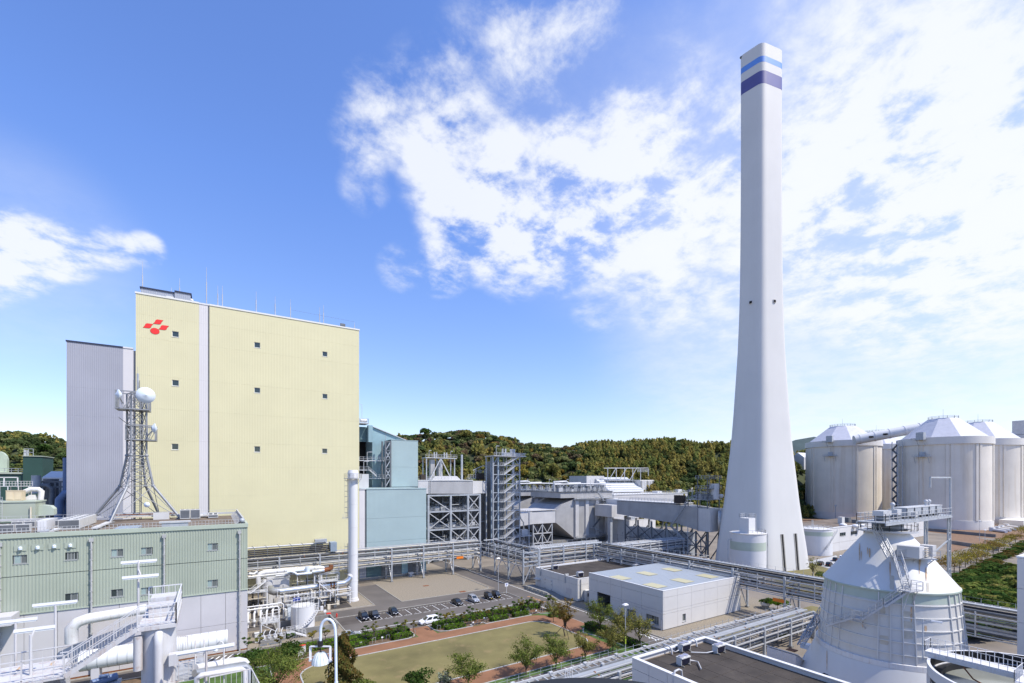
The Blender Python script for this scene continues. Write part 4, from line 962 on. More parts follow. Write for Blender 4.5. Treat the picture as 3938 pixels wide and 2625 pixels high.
for i,(px,py) in enumerate([(2565,2495),(2660,2466),(2605,2592)]):
    p=gz(px,py,HH); t_=thing('parapet_pipe',['curved white pipe hooked over the office parapet left of the condensers','small white pipe hooked over the back corner of the office parapet','grey pipe elbow crossing the near office parapet'][i],'pipe',(p.x,p.y,HH-.5))
    dx,dy=((0,1),(0,1),(-1,0))[i]
    MB().pipe([(p.x-dx*.9,p.y-dy*.9,HH-.5),(p.x-dx*.8,p.y-dy*.8,HH+.3),(p.x-dx*.3,p.y-dy*.3,HH+.55),(p.x+dx*.5,p.y+dy*.5,HH+.5),(p.x+dx*.8,p.y+dy*.8,HH-.2),(p.x+dx*.8,p.y+dy*.8,HH-1.6)],.13,7).build('pipe','galv_light',t_)
# ================================================================ TALL CHIMNEY
def cw_(x, z): return Vector((x*_c+z*_s, -x*_s+z*_c))
d1 = cw_(-.649,.76); d2 = cw_(.934,.358); C0 = cw_(90.6,168); L1, L2 = 20.5, 26.0
CC = C0+d1*L1/2+d2*L2/2
HS = [(0,1.0),(8,.94),(17.3,.857),(25,.795),(33.7,.737),(42,.68),(50,.631),(58,.594),(66.4,.562),(75,.53),(82.7,.502),(91,.482),(99,.465),(107,.455),(115.5,.447),(130,.438),(148,.433),(170,.432),(197.6,.432)]
def sc_(z):
    for (a,s0),(b,s1) in zip(HS,HS[1:]):
        if z <= b: return s0+(s1-s0)*(z-a)/(b-a)
    return HS[-1][1]
def chim_ring(z, k=1.0):
    s = sc_(z)*k; P4 = [C0, C0+d2*L2, C0+d2*L2+d1*L1, C0+d1*L1]; out = []
    for i in range(4):
        p = P4[i]; a = p+(P4[i-1]-p)*.21; b = p+(P4[(i+1)%4]-p)*.21
        for j in range(9): t = j/8; q = a*(1-t)**2+p*2*t*(1-t)+b*t*t; q = CC+(q-CC)*s; out.append((q.x,q.y,z))
    return out
ch = thing('tall_chimney','very tall flared white concrete chimney with blue and navy bands near the top','chimney',(CC.x,CC.y,0))
def chim(name, z0, z1, m, k=1.0):
    zs = [z0]+[h[0] for h in HS if z0 < h[0] < z1]+[z1]; rs = [chim_ring(z,k) for z in zs]; n = len(rs[0]); mbx = MB()
    mbx.add([p for r_ in rs for p in r_],[(i*n+j,i*n+(j+1)%n,(i+1)*n+(j+1)%n,(i+1)*n+j) for i in range(len(rs)-1) for j in range(n)],True)
    return mbx.build(name,m,ch)
chim('shaft',0,182.4,'chimney_paint'); chim('navy_band',182.42,187.2,'stripe_navy',1.003); chim('white_band',187.22,190.5,'chimney_paint'); chim('blue_band',190.52,192.7,'stripe_blue',1.003); chim('top_section',192.72,197.6,'chimney_paint')
mbx = MB(); r_ = chim_ring(197.6); mbx.add(r_,[tuple(range(len(r_)))]); mbx.build('top_slab','silo_rim',ch)
mbx = MB(); mbx.pipe([Vector(q)*1+Vector((0,0,.4+1.2*math.sin(math.pi*i/16))) for i,q in enumerate(chim_ring(197.6,.9)[14:31])],.09,5); mbx.build('top_hoop','galv_light',ch)
q = Vector(chim_ring(197.2)[32]); MB().ball(q,.5,6,5).build('warning_light','galv_dark',ch)
def chim_pt(px, z, d):
    s = sc_(z); c = CC+(C0-CC)*s; k = (px-1969)/1800; cx = c.x*_c-c.y*_s; cz = c.x*_s+c.y*_c; dx = d.x*_c-d.y*_s; dz = d.x*_s+d.y*_c
    t = (k*cz-cx)/(dx-k*dz); return Vector((c.x+d.x*t, c.y+d.y*t, z))
for px, d in ((2888,d1),(2977,d2)):
    p = chim_pt(px,101,d); mbx = MB(); nrm_ = Vector((d.y,-d.x,0)) if d is d2 else Vector((-d.y,d.x,0)); u = Vector((d.x,d.y,0)); up = Vector((0,0,1)); p = Vector((p.x,p.y,101))
    for m_, w, h, off, nm in (('silo_rim',1.25,1.2,.25,'window_frame'),('dark_void',.9,.85,.42,'window')):
        mb2 = MB(); vs_ = [p+u*a*w/2+up*b*h/2+nrm_*o for o in (-.3,off) for a,b in ((-1,-1),(1,-1),(1,1),(-1,1))]
        mb2.add(vs_,[(0,1,2,3),(4,5,6,7),(0,1,5,4),(1,2,6,5),(2,3,7,6),(3,0,4,7)]); mb2.build(nm,m_,ch)
for xb, xt in ((3018,3007),(3069,3058)):
    nrm_ = Vector((d2.y,-d2.x,0)); b0 = chim_pt(xb,.0,d2); t0 = chim_pt(xt,13.5,d2); u = Vector((d2.x,d2.y,0))
    for nm,m_,w,off in (('slot_frame','kerb',1.7,.12),('slot','dark_void',.75,.16)):
        mb2 = MB(); vs_ = [q+u*a*w/2+nrm_*o for o in (-.5,off) for q,a in ((b0,-1),(b0,1),(t0,1),(t0,-1))]
        mb2.add(vs_,[(0,1,2,3),(4,5,6,7),(0,1,5,4),(1,2,6,5),(2,3,7,6),(3,0,4,7)]); mb2.build(nm,m_,ch)

# ================================================================ COAL SILOS
def polar(px, dist): a = math.atan((px-1969)/1800); return cw_(dist*math.sin(a), dist*math.cos(a))
def silo(label, c, Rr, zr, ztp, roofr, a_off=0, npil=10, full=True, rod=7):
    t_ = thing('coal_silo',label,'silo',(c.x,c.y,0),'concrete silos on the right'); x,y = c
    MB().lathe(x,y,[(Rr,0),(Rr,zr-5)],64).build('shell','silo_concrete',t_)
    MB().lathe(x,y,[(Rr+.2,0),(Rr+.2,6.0),(Rr,6.05)],64).build('base_band','silo_rim',t_)
    MB().lathe(x,y,[(Rr,zr-5),(Rr+.8,zr-4.9),(Rr+.8,zr),(Rr-1.2,zr+.02)],64).build('rim','silo_rim',t_)
    n=10; rf=MB(); rf.lathe(x,y,[(Rr-1.2,zr+.02),(roofr,ztp)],n); rf.sm=[False]*len(rf.f); rf.disc(x,y,ztp,roofr,n); rf.build('roof','silo_roof',t_)
    if full:
        base = math.atan2(-y,-x)
        for k in range(npil):
            a=base+a_off+2*math.pi*k/npil
            for s_ in (-1,1):
                aa=a+s_*1.25/Rr; m_=MB(); p=Vector((x+(Rr+.3)*math.cos(aa),y+(Rr+.3)*math.sin(aa),0)); tdir=Vector((-math.sin(aa),math.cos(aa),0)); ndir=Vector((math.cos(aa),math.sin(aa),0))
                vs_=[p+tdir*u+ndir*v+Vector((0,0,z)) for z in (6.1,zr-5.05) for u,v in ((-.75,-.5),(.75,-.5),(.75,.10),(-.75,.10))]
                m_.add(vs_,[(0,1,5,4),(1,2,6,5),(2,3,7,6),(3,0,4,7),(4,5,6,7)]); m_.build('pilaster','silo_concrete',t_)
    m_=MB(); pts=[(x+(roofr-.2)*math.cos(2*math.pi*k/12),y+(roofr-.2)*math.sin(2*math.pi*k/12),ztp) for k in range(12)]; m_.rail(pts,1.6,3,.16,1,True); m_.build('roof_railing','galv',t_)
    m_=MB(); m_.tube((x,y,ztp),(x,y,ztp+rod),.14,5,.05); m_.build('lightning_rod','galv',t_)
    return t_
s1 = silo('leftmost concrete silo, next to the tall chimney, with brown stains', polar(3240,501), 27.0, 66.0, 79.5, 9.5, .33)
c3 = polar(3370,575); s3 = silo('half hidden concrete silo between and behind the two front silos', c3, 26, 66, 79, 9.5, .2)
s2 = silo('biggest and nearest concrete silo, standing behind the bell shaped tank', polar(3627,453.8), 25.2, 62.2, 76.5, 8.5, .13)
s4 = silo('rightmost concrete silo, partly behind the nearest one', polar(3761,515), 25.2, 63.5, 77.5, 8.5, -.1)
# hoist boxes and walkways on the rims
def rim_hoist(t_, c, Rr, zr, a):
    base = math.atan2(-c.y,-c.x)+a; n_=Vector((math.cos(base),math.sin(base),0)); tt=Vector((-n_.y,n_.x,0)); p=Vector((c.x,c.y,0))+n_*(Rr+.9)
    m_=MB(); q=p+Vector((0,0,zr-1.5)); 
    for dz in (0,): vs_=[q+tt*u+n_*v+Vector((0,0,w)) for w in (0,5.2) for u,v in ((-2.2,0),(2.2,0),(2.2,3.2),(-2.2,3.2))]; m_.add(vs_,[(0,1,5,4),(1,2,6,5),(2,3,7,6),(3,0,4,7),(4,5,6,7),(3,2,1,0)])
    h_=m_.build('hoist_box','galv',t_)
    m_=MB(); m_.bar(q+tt*-4+n_*1.5,q+tt*3+n_*1.5,.3); m_.bar(q+n_*3-tt*2,q-Vector((0,0,4))+n_*.2-tt*2,.25); m_.bar(q+n_*3+tt*2,q-Vector((0,0,4))+n_*.2+tt*2,.25)
    m_.rail([q+tt*-5+n_*.4,q+tt*-5+n_*3,q+tt*-2.3+n_*3],1.3,1.5,.14); m_.build('hoist_bracket','galv',h_)
    q=p+Vector((0,0,zr-13)); m_=MB(); m_.bar(q-tt*5+n_*1.0,q+tt*5+n_*1.0,2.0,.3); m_.bar(q-tt*4+n_*1.8,q-tt*4-Vector((0,0,4.5)),.25); m_.bar(q+tt*4+n_*1.8,q+tt*4-Vector((0,0,4.5)),.25)
    m_.rail([q-tt*5+n_*2,q+tt*5+n_*2],1.3,1.7,.14); w_=m_.build('walkway','galv',t_)
    m_=MB(); vs_=[q+tt*u+n_*v+Vector((0,0,w)) for w in (.2,3.2) for u,v in ((-1.6,-.3),(1.6,-.3),(1.6,.4),(-1.6,.4))]; m_.add(vs_,[(0,1,5,4),(1,2,6,5),(2,3,7,6),(3,0,4,7),(4,5,6,7)]); m_.build('walkway_door','galv',w_)
rim_hoist(s1,polar(3240,501),27,66,-.30); rim_hoist(s2,polar(3627,453.8),25.2,62.2,-.42)
# stair tower on the left flank of the nearest silo
cA = polar(3627,453.8); base = math.atan2(-cA.y,-cA.x)-1.02; n_ = Vector((math.cos(base),math.sin(base),0)); tt = Vector((-n_.y,n_.x,0)); p = Vector((cA.x,cA.y,0))+n_*27.2
st = thing('silo_stair_tower','grey zigzag stair tower on the left flank of the nearest silo','stair tower',(p.x,p.y,0))
for u in (-3.4,3.4):
    for v in (0,3): MB().bar(p+tt*u+n_*v,p+tt*u+n_*v+Vector((0,0,61)),.5).build('post','galv',st)
for k in range(16):
    z=3.6*k+1; a=p+n_*3+tt*(-3 if k%2 else 3)+Vector((0,0,z)); b=p+n_*3+tt*(3 if k%2 else -3)+Vector((0,0,z+3.6))
    m_=MB(); m_.bar(a,b,1.0,.7); m_.build('flight','galv_dark',st); MB().bar(b-tt*.8+Vector((0,0,.1)),b+tt*.8+Vector((0,0,.1)),2.4,.25).build('landing','galv',st)
# conveyor galleries
def gallery_tube(label, a, b, r, zs=()):
    t_=thing('conveyor_tube',label,'conveyor',(a.x,a.y,a.z-r)); m_=MB(); m_.tube(a,b,r,20); m_.build('tube','duct_white',t_)
    d=(b-a).normalized()
    for f_ in np.linspace(.08,.92,5): q=a.lerp(b,f_); m_=MB(); m_.tube(q-d*.4,q+d*.4,r+.25,20,cap=False); m_.build('ring_seam','coping_white',t_)
    side=Vector((-d.y,d.x,0)).normalized()
    if side.dot(a)>0: side=-side
    for f_ in (.22,.42): q=a.lerp(b,f_)+side*(r*.98); MB().box(q.x-1.2,q.x+1.2,q.y-1.2,q.y+1.2,q.z-.6,q.z+.6).build('window','dark_void',t_)
    return t_
a = atd(3285,1692,370); b = atd(3560,1640,370*.96); gallery_tube('white conveyor tube rising from the left silo to the nearest silo roof',a,b,3.7)
a = atd(3865,1690,400); b = atd(3960,1662,400); gallery_tube('white conveyor tube running off the right edge, above the rightmost silo',a,b,4.5)
a = atd(3915,1712,370); b = atd(3965,1755,360); gallery_tube('white chute bending down at the right edge beside the rightmost silo',a,b,3.6)
t_=thing('transfer_tower','pale square transfer tower cut off by the right edge','tower',tuple(atd(3960,1840,395)[:2])+(0,))
p=atd(3962,1840,395); zt_=atd(3930,1617,395).z; 
m_=MB(); m_.box(p.x-9,p.x+9,p.y-9,p.y+9,45,zt_); m_.build('wall','duct_light',t_); MB().box(p.x-9.2,p.x+9.2,p.y-9.2,p.y+9.2,zt_-12,zt_-11.6).build('joint_strip','joint',t_)
m_=MB()
for u in (-8,8):
    for v in (-8,8): MB().bar((p.x+u,p.y+v,0),(p.x+u,p.y+v,45),1.4).build('leg','galv_dark',t_)
for z in (10,22,34):
    MB().bar((p.x-8,p.y-8,z),(p.x+8,p.y-8,z+11),.8).build('brace','galv_dark',t_); MB().bar((p.x-8,p.y-8,z),(p.x-8,p.y+8,z+11),.8).build('brace','galv_dark',t_)
t_=thing('screen_house','white screen house on dark legs between chimney and left silo','tower',tuple(atd(3088,1840,470)[:2])+(0,))
p=atd(3087,1840,470); m_=MB(); m_.prismX([(p.y-6,34+(1840-1834)/1800*470),(p.y+6,34),(p.y+6,55),(p.y,60),(p.y-6,55)],p.x-10,p.x+6); m_.build('house','duct_white',t_)
for u in (-8,5): MB().bar((p.x+u,p.y-5,0),(p.x+u,p.y-5,36),1.0).build('leg','galv_dark',t_)

# ================================================================ TANKS BY THE CHIMNEY
def banded_tank(label, c, Rr, h, bz, z0=0.0):
    t_=thing('banded_tank',label,'tank',(c.x,c.y,0)); x,y=c
    MB().lathe(x,y,[(Rr,z0),(Rr,h),(.01,h+.5)],40).build('shell','white_paint',t_)
    MB().lathe(x,y,[(Rr+.02,bz[0]),(Rr+.02,bz[1])],40).build('band','band_green',t_)
    MB().lathe(x,y,[(Rr+.12,h-.25),(Rr+.2,h),(Rr+.05,h+.1)],40).build('top_rim','silo_rim',t_)
    return t_
cT = cw_((2876-1969)/1800*155,155); bt = banded_tank('white round tank with green band and rooftop hut in front of the tall chimney',cT,5.35,16.2,(10.7,13.4),2.2)
x,y=cT
m_=MB(); m_.lathe(x,y,[(5.35,2.2),(4.8,1.6)],40); m_.build('skirt','galv',bt)
for k in range(10): a=2*math.pi*k/10; MB().box(x+4.9*math.cos(a)-.25,x+4.9*math.cos(a)+.25,y+4.9*math.sin(a)-.25,y+4.9*math.sin(a)+.25,0,2.1).build('leg','white_paint',bt)
hx=atd(2873,2040,153); MB().box(hx.x-1.7,hx.x+1.9,hx.y-1.6,hx.y+1.6,16.3,21.2).build('rooftop_hut','white_paint',bt)
m_=MB(); m_.rail([(hx.x-1.7,hx.y-1.6,21.3),(hx.x+1.9,hx.y-1.6,21.3),(hx.x+1.9,hx.y+1.6,21.3),(hx.x-1.7,hx.y+1.6,21.3)],1.3,.8,.07,1,True)
m_.bar((hx.x+2.6,hx.y-1.2,16.3),(hx.x+2.6,hx.y-1.2,22.3),.09); m_.bar((hx.x+3.1,hx.y-1.2,16.3),(hx.x+3.1,hx.y-1.2,22.3),.09)
for z in np.arange(16.6,22.3,.5): m_.bar((hx.x+2.6,hx.y-1.2,z),(hx.x+3.1,hx.y-1.2,z),.06)
m_.build('hut_railing','galv_light',bt)
m_=MB(); m_.rail([(x+5.2*math.cos(a),y+5.2*math.sin(a),16.3) for a in np.linspace(-2.6,.4,12)],1.1,1.2,.06,1); m_.build('tank_railing','galv_light',bt)
for s_,hh in ((-1,12),(1,14)):
    e_=Vector((_c,-_s))*s_; p=Vector((x,y))+e_*5.4; q=Vector((x,y))+e_*6.6; MB().pipe([(p.x,p.y,hh+2),(q.x-.2*e_.x,q.y-.2*e_.y,hh+1.9),(q.x,q.y,hh+1.3),(q.x,q.y,1)],.18,7).build('pipe','galv_light',bt)
cR = cw_((3135-1969)/1800*212,212); b2 = banded_tank('squat white tank with green band and a slanting stair, right of the tall chimney',cR,6.6,11.6,(8.6,10.4))
x,y=cR; m_=MB(); a=Vector((x-6.4*_c*0-2.5,y-6.9,3.2)); m_.stair((x-4.5,y-6.6,3),(x+4.0,y-7.2,10.5),.9,18); m_.rail([(x-4.5,y-6.7,3),(x+4,y-7.3,10.5)],1.1,1.4,.08); m_.build('stair','galv_light',b2)
m_=MB(); m_.rail([(x+6.4*math.cos(t),y+6.4*math.sin(t),11.7) for t in np.linspace(0,2*math.pi,21)],1.1,2,.07,1)
for k in range(5): m_.bar((x-5,y-3+k*1.6,12.2),(x+4,y-4+k*1.6,12.6),.12)
m_.bar((x-3,y,12),(x-3,y,15.5),.15); m_.bar((x-2,y,12),(x-2,y,15.5),.15); m_.build('roof_railing','galv_light',b2)
# control building behind
g0=gz(3180,2112); g1=gz(3480,2135)
cb=thing('control_building','long low white building with a row of windows behind the squat tank','building',(g0.x+20,g0.y,0))
yc=gz(3260,2112).y; xa=onY(3185,2050,yc).x; xb=onY(3560,2050,yc).x; hc=11.0
ws=[]
for a,b in ((3229.5,3252.5),(3272,3297),(3320,3345)): ws.append((onY(a,2054,yc).x,onY(b,2054,yc).x,onY(3240,2061,yc).z,onY(3240,2047,yc).z))
facade(cb,'-Y',yc,list(np.linspace(xa,xb,12)),[0,4,hc],'panel_white',ws,gap=.08); MB().box(xa,xb,yc+.5,yc+26,0,hc-.3).build('core','roof_brown',cb)
for w in ws: window(cb,'-Y',yc,*w,n=3,rec=.2,panes=('glass',))
MB().box(xa-.1,xb,yc-.15,yc+.45,hc,hc+.4).build('coping','coping_white',cb)
for i,(px,py) in enumerate([(3235,2010),(3260,2006),(3288,2008),(3242,2018),(3290,2022),(3310,2020)]):
    p=onY(px,py,yc+6+2*i%7); q=gz(px,py,hc); 
    if i<3: crate('roof_unit',['ac_white','galv_dark','galv_dark'][i],['beige cabinet on the control building roof','dark condenser right of the beige cabinet on the control building','second dark condenser on the control building roof'][i],'air conditioner',q.x-1.5,q.x+1.5,q.y-1,q.y+1,hc-.28,hc+3-i*.8)
    else: solo('roof_dome',MB().ball((q.x,q.y,hc-.1),1.8,12,6,1.0),'white_paint',['left','middle','right'][i-3]+' white dome vent on the control building roof','vent','dome vents on the control building')

# ================================================================ BELL SHAPED TANK
dB=90.0; aB=math.atan((3413-1969)/1800)
cB=cw_(dB*math.sin(aB),dB*math.cos(aB)); bx_,by_=cB
be=thing('bell_tank','huge white bell shaped tank with ribbed bands, cone roof and outside stairs','tank',(bx_,by_,0))
prof=[(13.6,0),(12.2,2.2),(10.9,4.6),(9.7,7.2),(9.15,8.5)]
MB().lathe(bx_,by_,prof,72,sharp=False).build('flared_skirt','cone_white',be)
MB().lathe(bx_,by_,[(9.15,8.52),(9.05,9.2),(8.75,9.25)],72).build('base_ring','white_rusty',be)
Rz=lambda z: 8.75+(7.85-8.75)*(z-9.2)/(18.7-9.2)
MB().lathe(bx_,by_,[(Rz(9.25),9.25),(Rz(17.2),17.2)],72).build('drum','cone_body',be)
MB().lathe(bx_,by_,[(Rz(17.2),17.21),(Rz(18.7),18.7)],72).build('green_band','band_green',be)
m_=MB(); cpf=[(8.0,18.72),(5.2,22.5),(3.4,24.9),(2.5,26.0),(2.45,26.3)]; m_.lathe(bx_,by_,cpf,72,sharp=False); m_.build('cone_roof','cone_white',be)
MB().lathe(bx_,by_,[(Rz(18.6),18.45),(8.1,18.5),(8.1,18.7),(8.0,18.72)],72).build('eaves_ring','band_green',be)
for z in (10.4,12.05,13.7,15.35,17.0): m_=MB(); m_.lathe(bx_,by_,[(Rz(z),z-.07),(Rz(z)+.13,z-.06),(Rz(z)+.13,z+.06),(Rz(z),z+.07)],72); m_.build('hoop','cone_white',be)
for k in range(24):
    a=math.atan2(-by_,-bx_)+R(6.7+60*(k//4)+(k%4-1.5)*9); n_=Vector((math.cos(a),math.sin(a),0)); m_=MB(); c_=Vector((bx_,by_,0)); m_.bar(c_+n_*(Rz(9.3)+.04)+Vector((0,0,9.3)),c_+n_*(Rz(18.4)+.04)+Vector((0,0,18.4)),.12,.2); m_.build('rib','cone_white',be)
def bsurf(px, z, off=.0):
    """point on the tank surface seen at column px at height z"""
    r=Rz(z) if 9.2<=z<=18.7 else (np.interp(z,[18.72,22.6,25.2,26.5],[8.0,5.2,3.3,2.45]) if z>18.7 else np.interp(z,[0,2.2,4.6,7.2,9.2],[13.6,12.2,10.9,9.7,8.9]))
    r+=off; a=math.atan((px-1969)/1800)-aB; sn=dB*math.sin(a)/r
    sn=max(-1,min(1,sn)); dist=dB*math.cos(a)-r*math.sqrt(max(0,1-sn*sn)); aa=a+aB
    w=cw_(dist*math.sin(aa),dist*math.cos(aa)); return Vector((w.x,w.y,z))
def zat(py,dist_z): return CAMH+(1840-py)/1800*dist_z
# rust runs: thin stained strips lying on the sheeting
for (px,z0,z1,w) in [(3305,24.3,22.0,.16),(3312,23.3,22.1,.1),(3344,23.8,22.6,.22),(3336,23.9,23.0,.12),(3423,22.3,20.4,.16),(3536,23.2,21.0,.16),(3562,21.8,20.2,.24),(3540,22.9,22.0,.12),(3180,8.3,5.9,.18),(3122,8.2,7.0,.18),(3505,16.8,14.6,.25),(3560,14.5,13.6,.3),(3318,13.9,13.1,.22)]:
    m_=MB(); n=6; vs_=[]
    for i in range(n+1):
        z=z0+(z1-z0)*i/n; p=bsurf(px,z,.012+.003*(i%2)); nx=bsurf(px+4,z,.012); tdir=(nx-p).normalized(); ww=w*(.35+.65*math.sin(math.pi*min(1,(i+.6)/n))**.7); vs_+=[p-tdir*ww/2,p+tdir*ww/2]
    m_.add(vs_,[(2*i,2*i+1,2*i+3,2*i+2) for i in range(n)]); m_.build('rust_run','stain_rust',be)
for (px,z0,z1,w) in [(3490,16.2,15.5,.9),(3491,14.9,14.0,1.1),(3492,13.5,12.6,1.1),(3318,14.9,14.2,.7),(3395,16.6,15.5,.6),(3400,12.6,11.4,1.0),(3430,20.6,18.9,.5),(3568,20.0,18.9,.35)]:
    m_=MB(); n=4; vs_=[]
    for i in range(n+1):
        z=z0+(z1-z0)*i/n; p=bsurf(px,z,.010); nx=bsurf(px+4,z,.010); td=(nx-p).normalized(); ww=w*(.8+.2*(i%2)); vs_+=[p-td*ww/2,p+Vector((0,0,0)),p+td*ww/2]
    m_.add(vs_,[(3*i+j,3*i+j+1,3*i+j+4,3*i+j+3) for i in range(n) for j in (0,1)]); m_.build('stain','tan_stain',be)
# hatches, side hood
for px,z in ((3171,5.0),(3390,1.8)):
    p=bsurf(px,z,.15); MB().box(p.x-.45,p.x+.45,p.y-.5,p.y+.3,z-.45,z+.45).build('hatch','dark_void',be)
# platform ring, gallery, landings and stairs
m_=MB(); m_.lathe(bx_,by_,[(2.4,26.15),(3.6,26.15),(3.6,26.4),(2.4,26.4)],32); rg_=m_.build('ring_platform','galv_light',be)
m_=MB(); m_.rail([(bx_+3.5*math.cos(t),by_+3.5*math.sin(t),26.4) for t in np.linspace(0,2*math.pi,17)],1.1,1,.06); m_.build('ring_railing','galv',rg_)
m_=MB(); m_.lathe(bx_,by_,[(1.9,26.4),(1.9,27.9)],20); m_.build('neck','galv_dark',be)
def flight(p,q,w,n,nm='stair'):
    p=Vector(p); q=Vector(q); out=(Vector((p.x,p.y,0))+Vector((q.x,q.y,0)))/2-Vector((bx_,by_,0)); out.z=0; out.normalize()
    u=Vector((q.x-p.x,q.y-p.y,0)).normalized(); d=Vector((-u.y,u.x,0)); d=d if d.dot(out)>0 else -d
    m_=MB(); m_.stair(p,q,w,n,d,.22); m_.rail([p+d*w,q+d*w],1.05,1.1,.06,1); m_.rail([p,q],1.05,1.1,.06,1); return m_.build(nm,'galv_light',be)
LA=Vector(bsurf(3470,23.0,.6)); LB=Vector(bsurf(3500,19.6,1.0))
ta=Vector(bsurf(3380,27.0,.8))
a1_=bsurf(3382,26.3,1.2); a2_=bsurf(3434,23.0,1.0); flight(a2_,a1_,.8,14)
m_=MB(); n0=bsurf(3420,23.0,.3); n1=bsurf(3580,23.0,.9); o_=Vector((-_s*0-.55,-.83,0))
m_.bar(n0+Vector((0,-.4,0)),n1+Vector((0,-.4,0)),1.5,.15); m_.rail([n0+Vector((-.5,-1.1,.05)),n1+Vector((-.3,-1.1,.05))],1.1,1.0,.06)
for f_ in (.1,.5,.9): q=n0.lerp(n1,f_); m_.bar(q+Vector((0,-.9,0)),q+Vector((.5,.6,-1.6)),.1)
m_.build('upper_landing','galv_light',be)
f0=bsurf(3465,22.95,1.0); f1=bsurf(3503,19.3,1.2); flight(f1,f0,.85,14)
m_=MB(); q=bsurf(3498,19.2,1.0); m_.bar(q+Vector((-1.4,.2,0)),q+Vector((1.2,-.4,0)),1.4,.15); m_.rail([q+Vector((-1.4,-.5,.05)),q+Vector((1.0,-1.1,.05)),q+Vector((1.3,.2,.05))],1.1,1,.06)
m_.bar(q+Vector((-1,-.3,0)),q+Vector((-1,.4,-2.6)),.1); m_.bar(q+Vector((1,-.6,0)),q+Vector((.8,.1,-2.6)),.1); m_.build('middle_landing','galv_light',be)
pts=[bsurf(3485,19.1,1.0),bsurf(3396,16.8,1.0),bsurf(3320,14.6,1.0)]
flight(pts[1],pts[0],.85,20); 
m_=MB(); q=bsurf(3293,14.5,.8); q2=bsurf(3318,14.5,.8); m_.bar(q,q2,1.3,.15); dd=(q-Vector((bx_,by_,q.z))).normalized()*.7; m_.rail([q+dd,q2+dd],1.1,.7,.06); m_.bar(q2+dd,q2-dd+Vector((0,0,-1.5)),.09); m_.build('lower_landing','galv_light',be)
flight(pts[2]+(bsurf(3318,14.6,1.0)-pts[2]),pts[1],.85,14); flight(bsurf(3187,12.2,1.0),bsurf(3292,14.5,1.0),.85,18)
fa=bsurf(3172,12.1,1.3); 
for i in range(3):
    p=atd(3165-25*i,2365+40*i,75-1.2*i); q=atd(3165-25*(i+1),2365+40*(i+1),75-1.2*(i+1)); m_=MB(); m_.stair(q,p,.9,7); m_.rail([q,p],1.1,.8,.06); m_.rail([q+Vector((.5,.7,0)),p+Vector((.5,.7,0))],1.1,.8,.06); m_.build('spiral_stair','galv',be)
# mechanical gallery on top, reaching to a lattice tower on the right
gy=by_-1.0; gd=28.0
gl=onY(3352,2006,gy).x; gr=onY(3612,1990,gy).x
gg=thing('conveyor_gallery','grey open gallery with a row of bins on top of the bell tank','conveyor',(gl,gy,gd-.35))
m_=MB(); m_.box(gl,gr,gy-1.6,gy+1.8,gd-.12,gd+.0); m_.bar((gl,gy-1.6,gd-.3),(gr,gy-1.6,gd-.3),.14,.3); m_.bar((gl,gy+1.8,gd-.3),(gr,gy+1.8,gd-.3),.14,.3); m_.build('deck','galv',gg)
m_=MB(); m_.rail([(gl,gy-1.6,gd),(gr,gy-1.6,gd)],1.15,1.3,.06); m_.rail([(gl,gy+1.8,gd),(gr,gy+1.8,gd)],1.15,1.3,.06); m_.rail([(gl,gy-1.6,gd),(gl,gy+1.8,gd)],1.15,1.3,.06); m_.build('railing','galv_light',gg)
for i in range(5):
    xa=gl+(gr-gl)*(.37+.115*i); w=(gr-gl)*.105; m_=MB(); m_.prismY([(xa,gd+.4),(xa+w,gd+.4),(xa+w,gd+1.55),(xa,gd+1.55)],gy-.8,gy+.8); b_=m_.build('bin','galv',gg)
    m_=MB(); m_.box(xa-.04,xa+w+.04,gy-.86,gy+.86,gd+1.555,gd+1.68); m_.build('bin_lid','galv_light',b_)
    m_=MB(); m_.box(xa-.02,xa+.1,gy-.9,gy-.81,gd+.2,gd+1.55); m_.build('bin_rib','galv_dark',b_)
    m_=MB(); m_.prismY([(xa+w*.25,gd+.02),(xa+w*.75,gd+.02),(xa+w*.95,gd+.39),(xa+w*.05,gd+.39)],gy-.6,gy+.6); m_.build('chute','galv_dark',b_)
for i,(f_,z,h,w,d,m) in enumerate([(.13,.75,.7,2.8,1.3,'galv_light'),(.13,.02,.7,2.2,1.1,'galv_dark'),(.30,.65,.85,1.6,1.1,'galv_light'),(.30,.05,.55,1.3,1.0,'galv_dark'),(.46,.25,.7,1.1,.7,'galv_light')]):
    xa=gl+(gr-gl)*f_; MB().box(xa-w/2,xa+w/2,gy-d/2-(.9 if i==4 else 0),gy+d/2-(.9 if i==4 else 0),gd+z,gd+z+h).build('drive_box' if i%2==0 else 'drive_frame',m,gg)
for f_,hh in ((.27,2.2),(.77,2.3),(.82,2.3)): xa=gl+(gr-gl)*f_; m_=MB(); m_.tube((xa,gy,gd+1.5),(xa,gy,gd+hh-.2),.18,8); m_.ball((xa,gy,gd+hh),.32,8,5); m_.build('vent_cowl','galv_light',gg)
tw=thing('lattice_tower','slim grey lattice tower carrying the right end of the bin gallery','steel frame',(gr-.6,gy,0))
for u in (-1.1,.0):
    for v in (-1.4,1.6): MB().bar((gr+u,gy+v,0),(gr+u,gy+v,gd-.52),.22).build('post','galv',tw)
for k in range(9):
    z=k*3.0+1
    for v in (-1.4,1.6):
        s_=1 if k%2 else -1; MB().bar((gr-.55-.55*s_,gy+v,z),(gr-.55+.55*s_,gy+v,min(z+3,gd-.6)),.12).build('brace','galv',tw)
    MB().bar((gr-1.1,gy-1.4,z),(gr,gy-1.4,z),.16).build('strut','galv',tw)
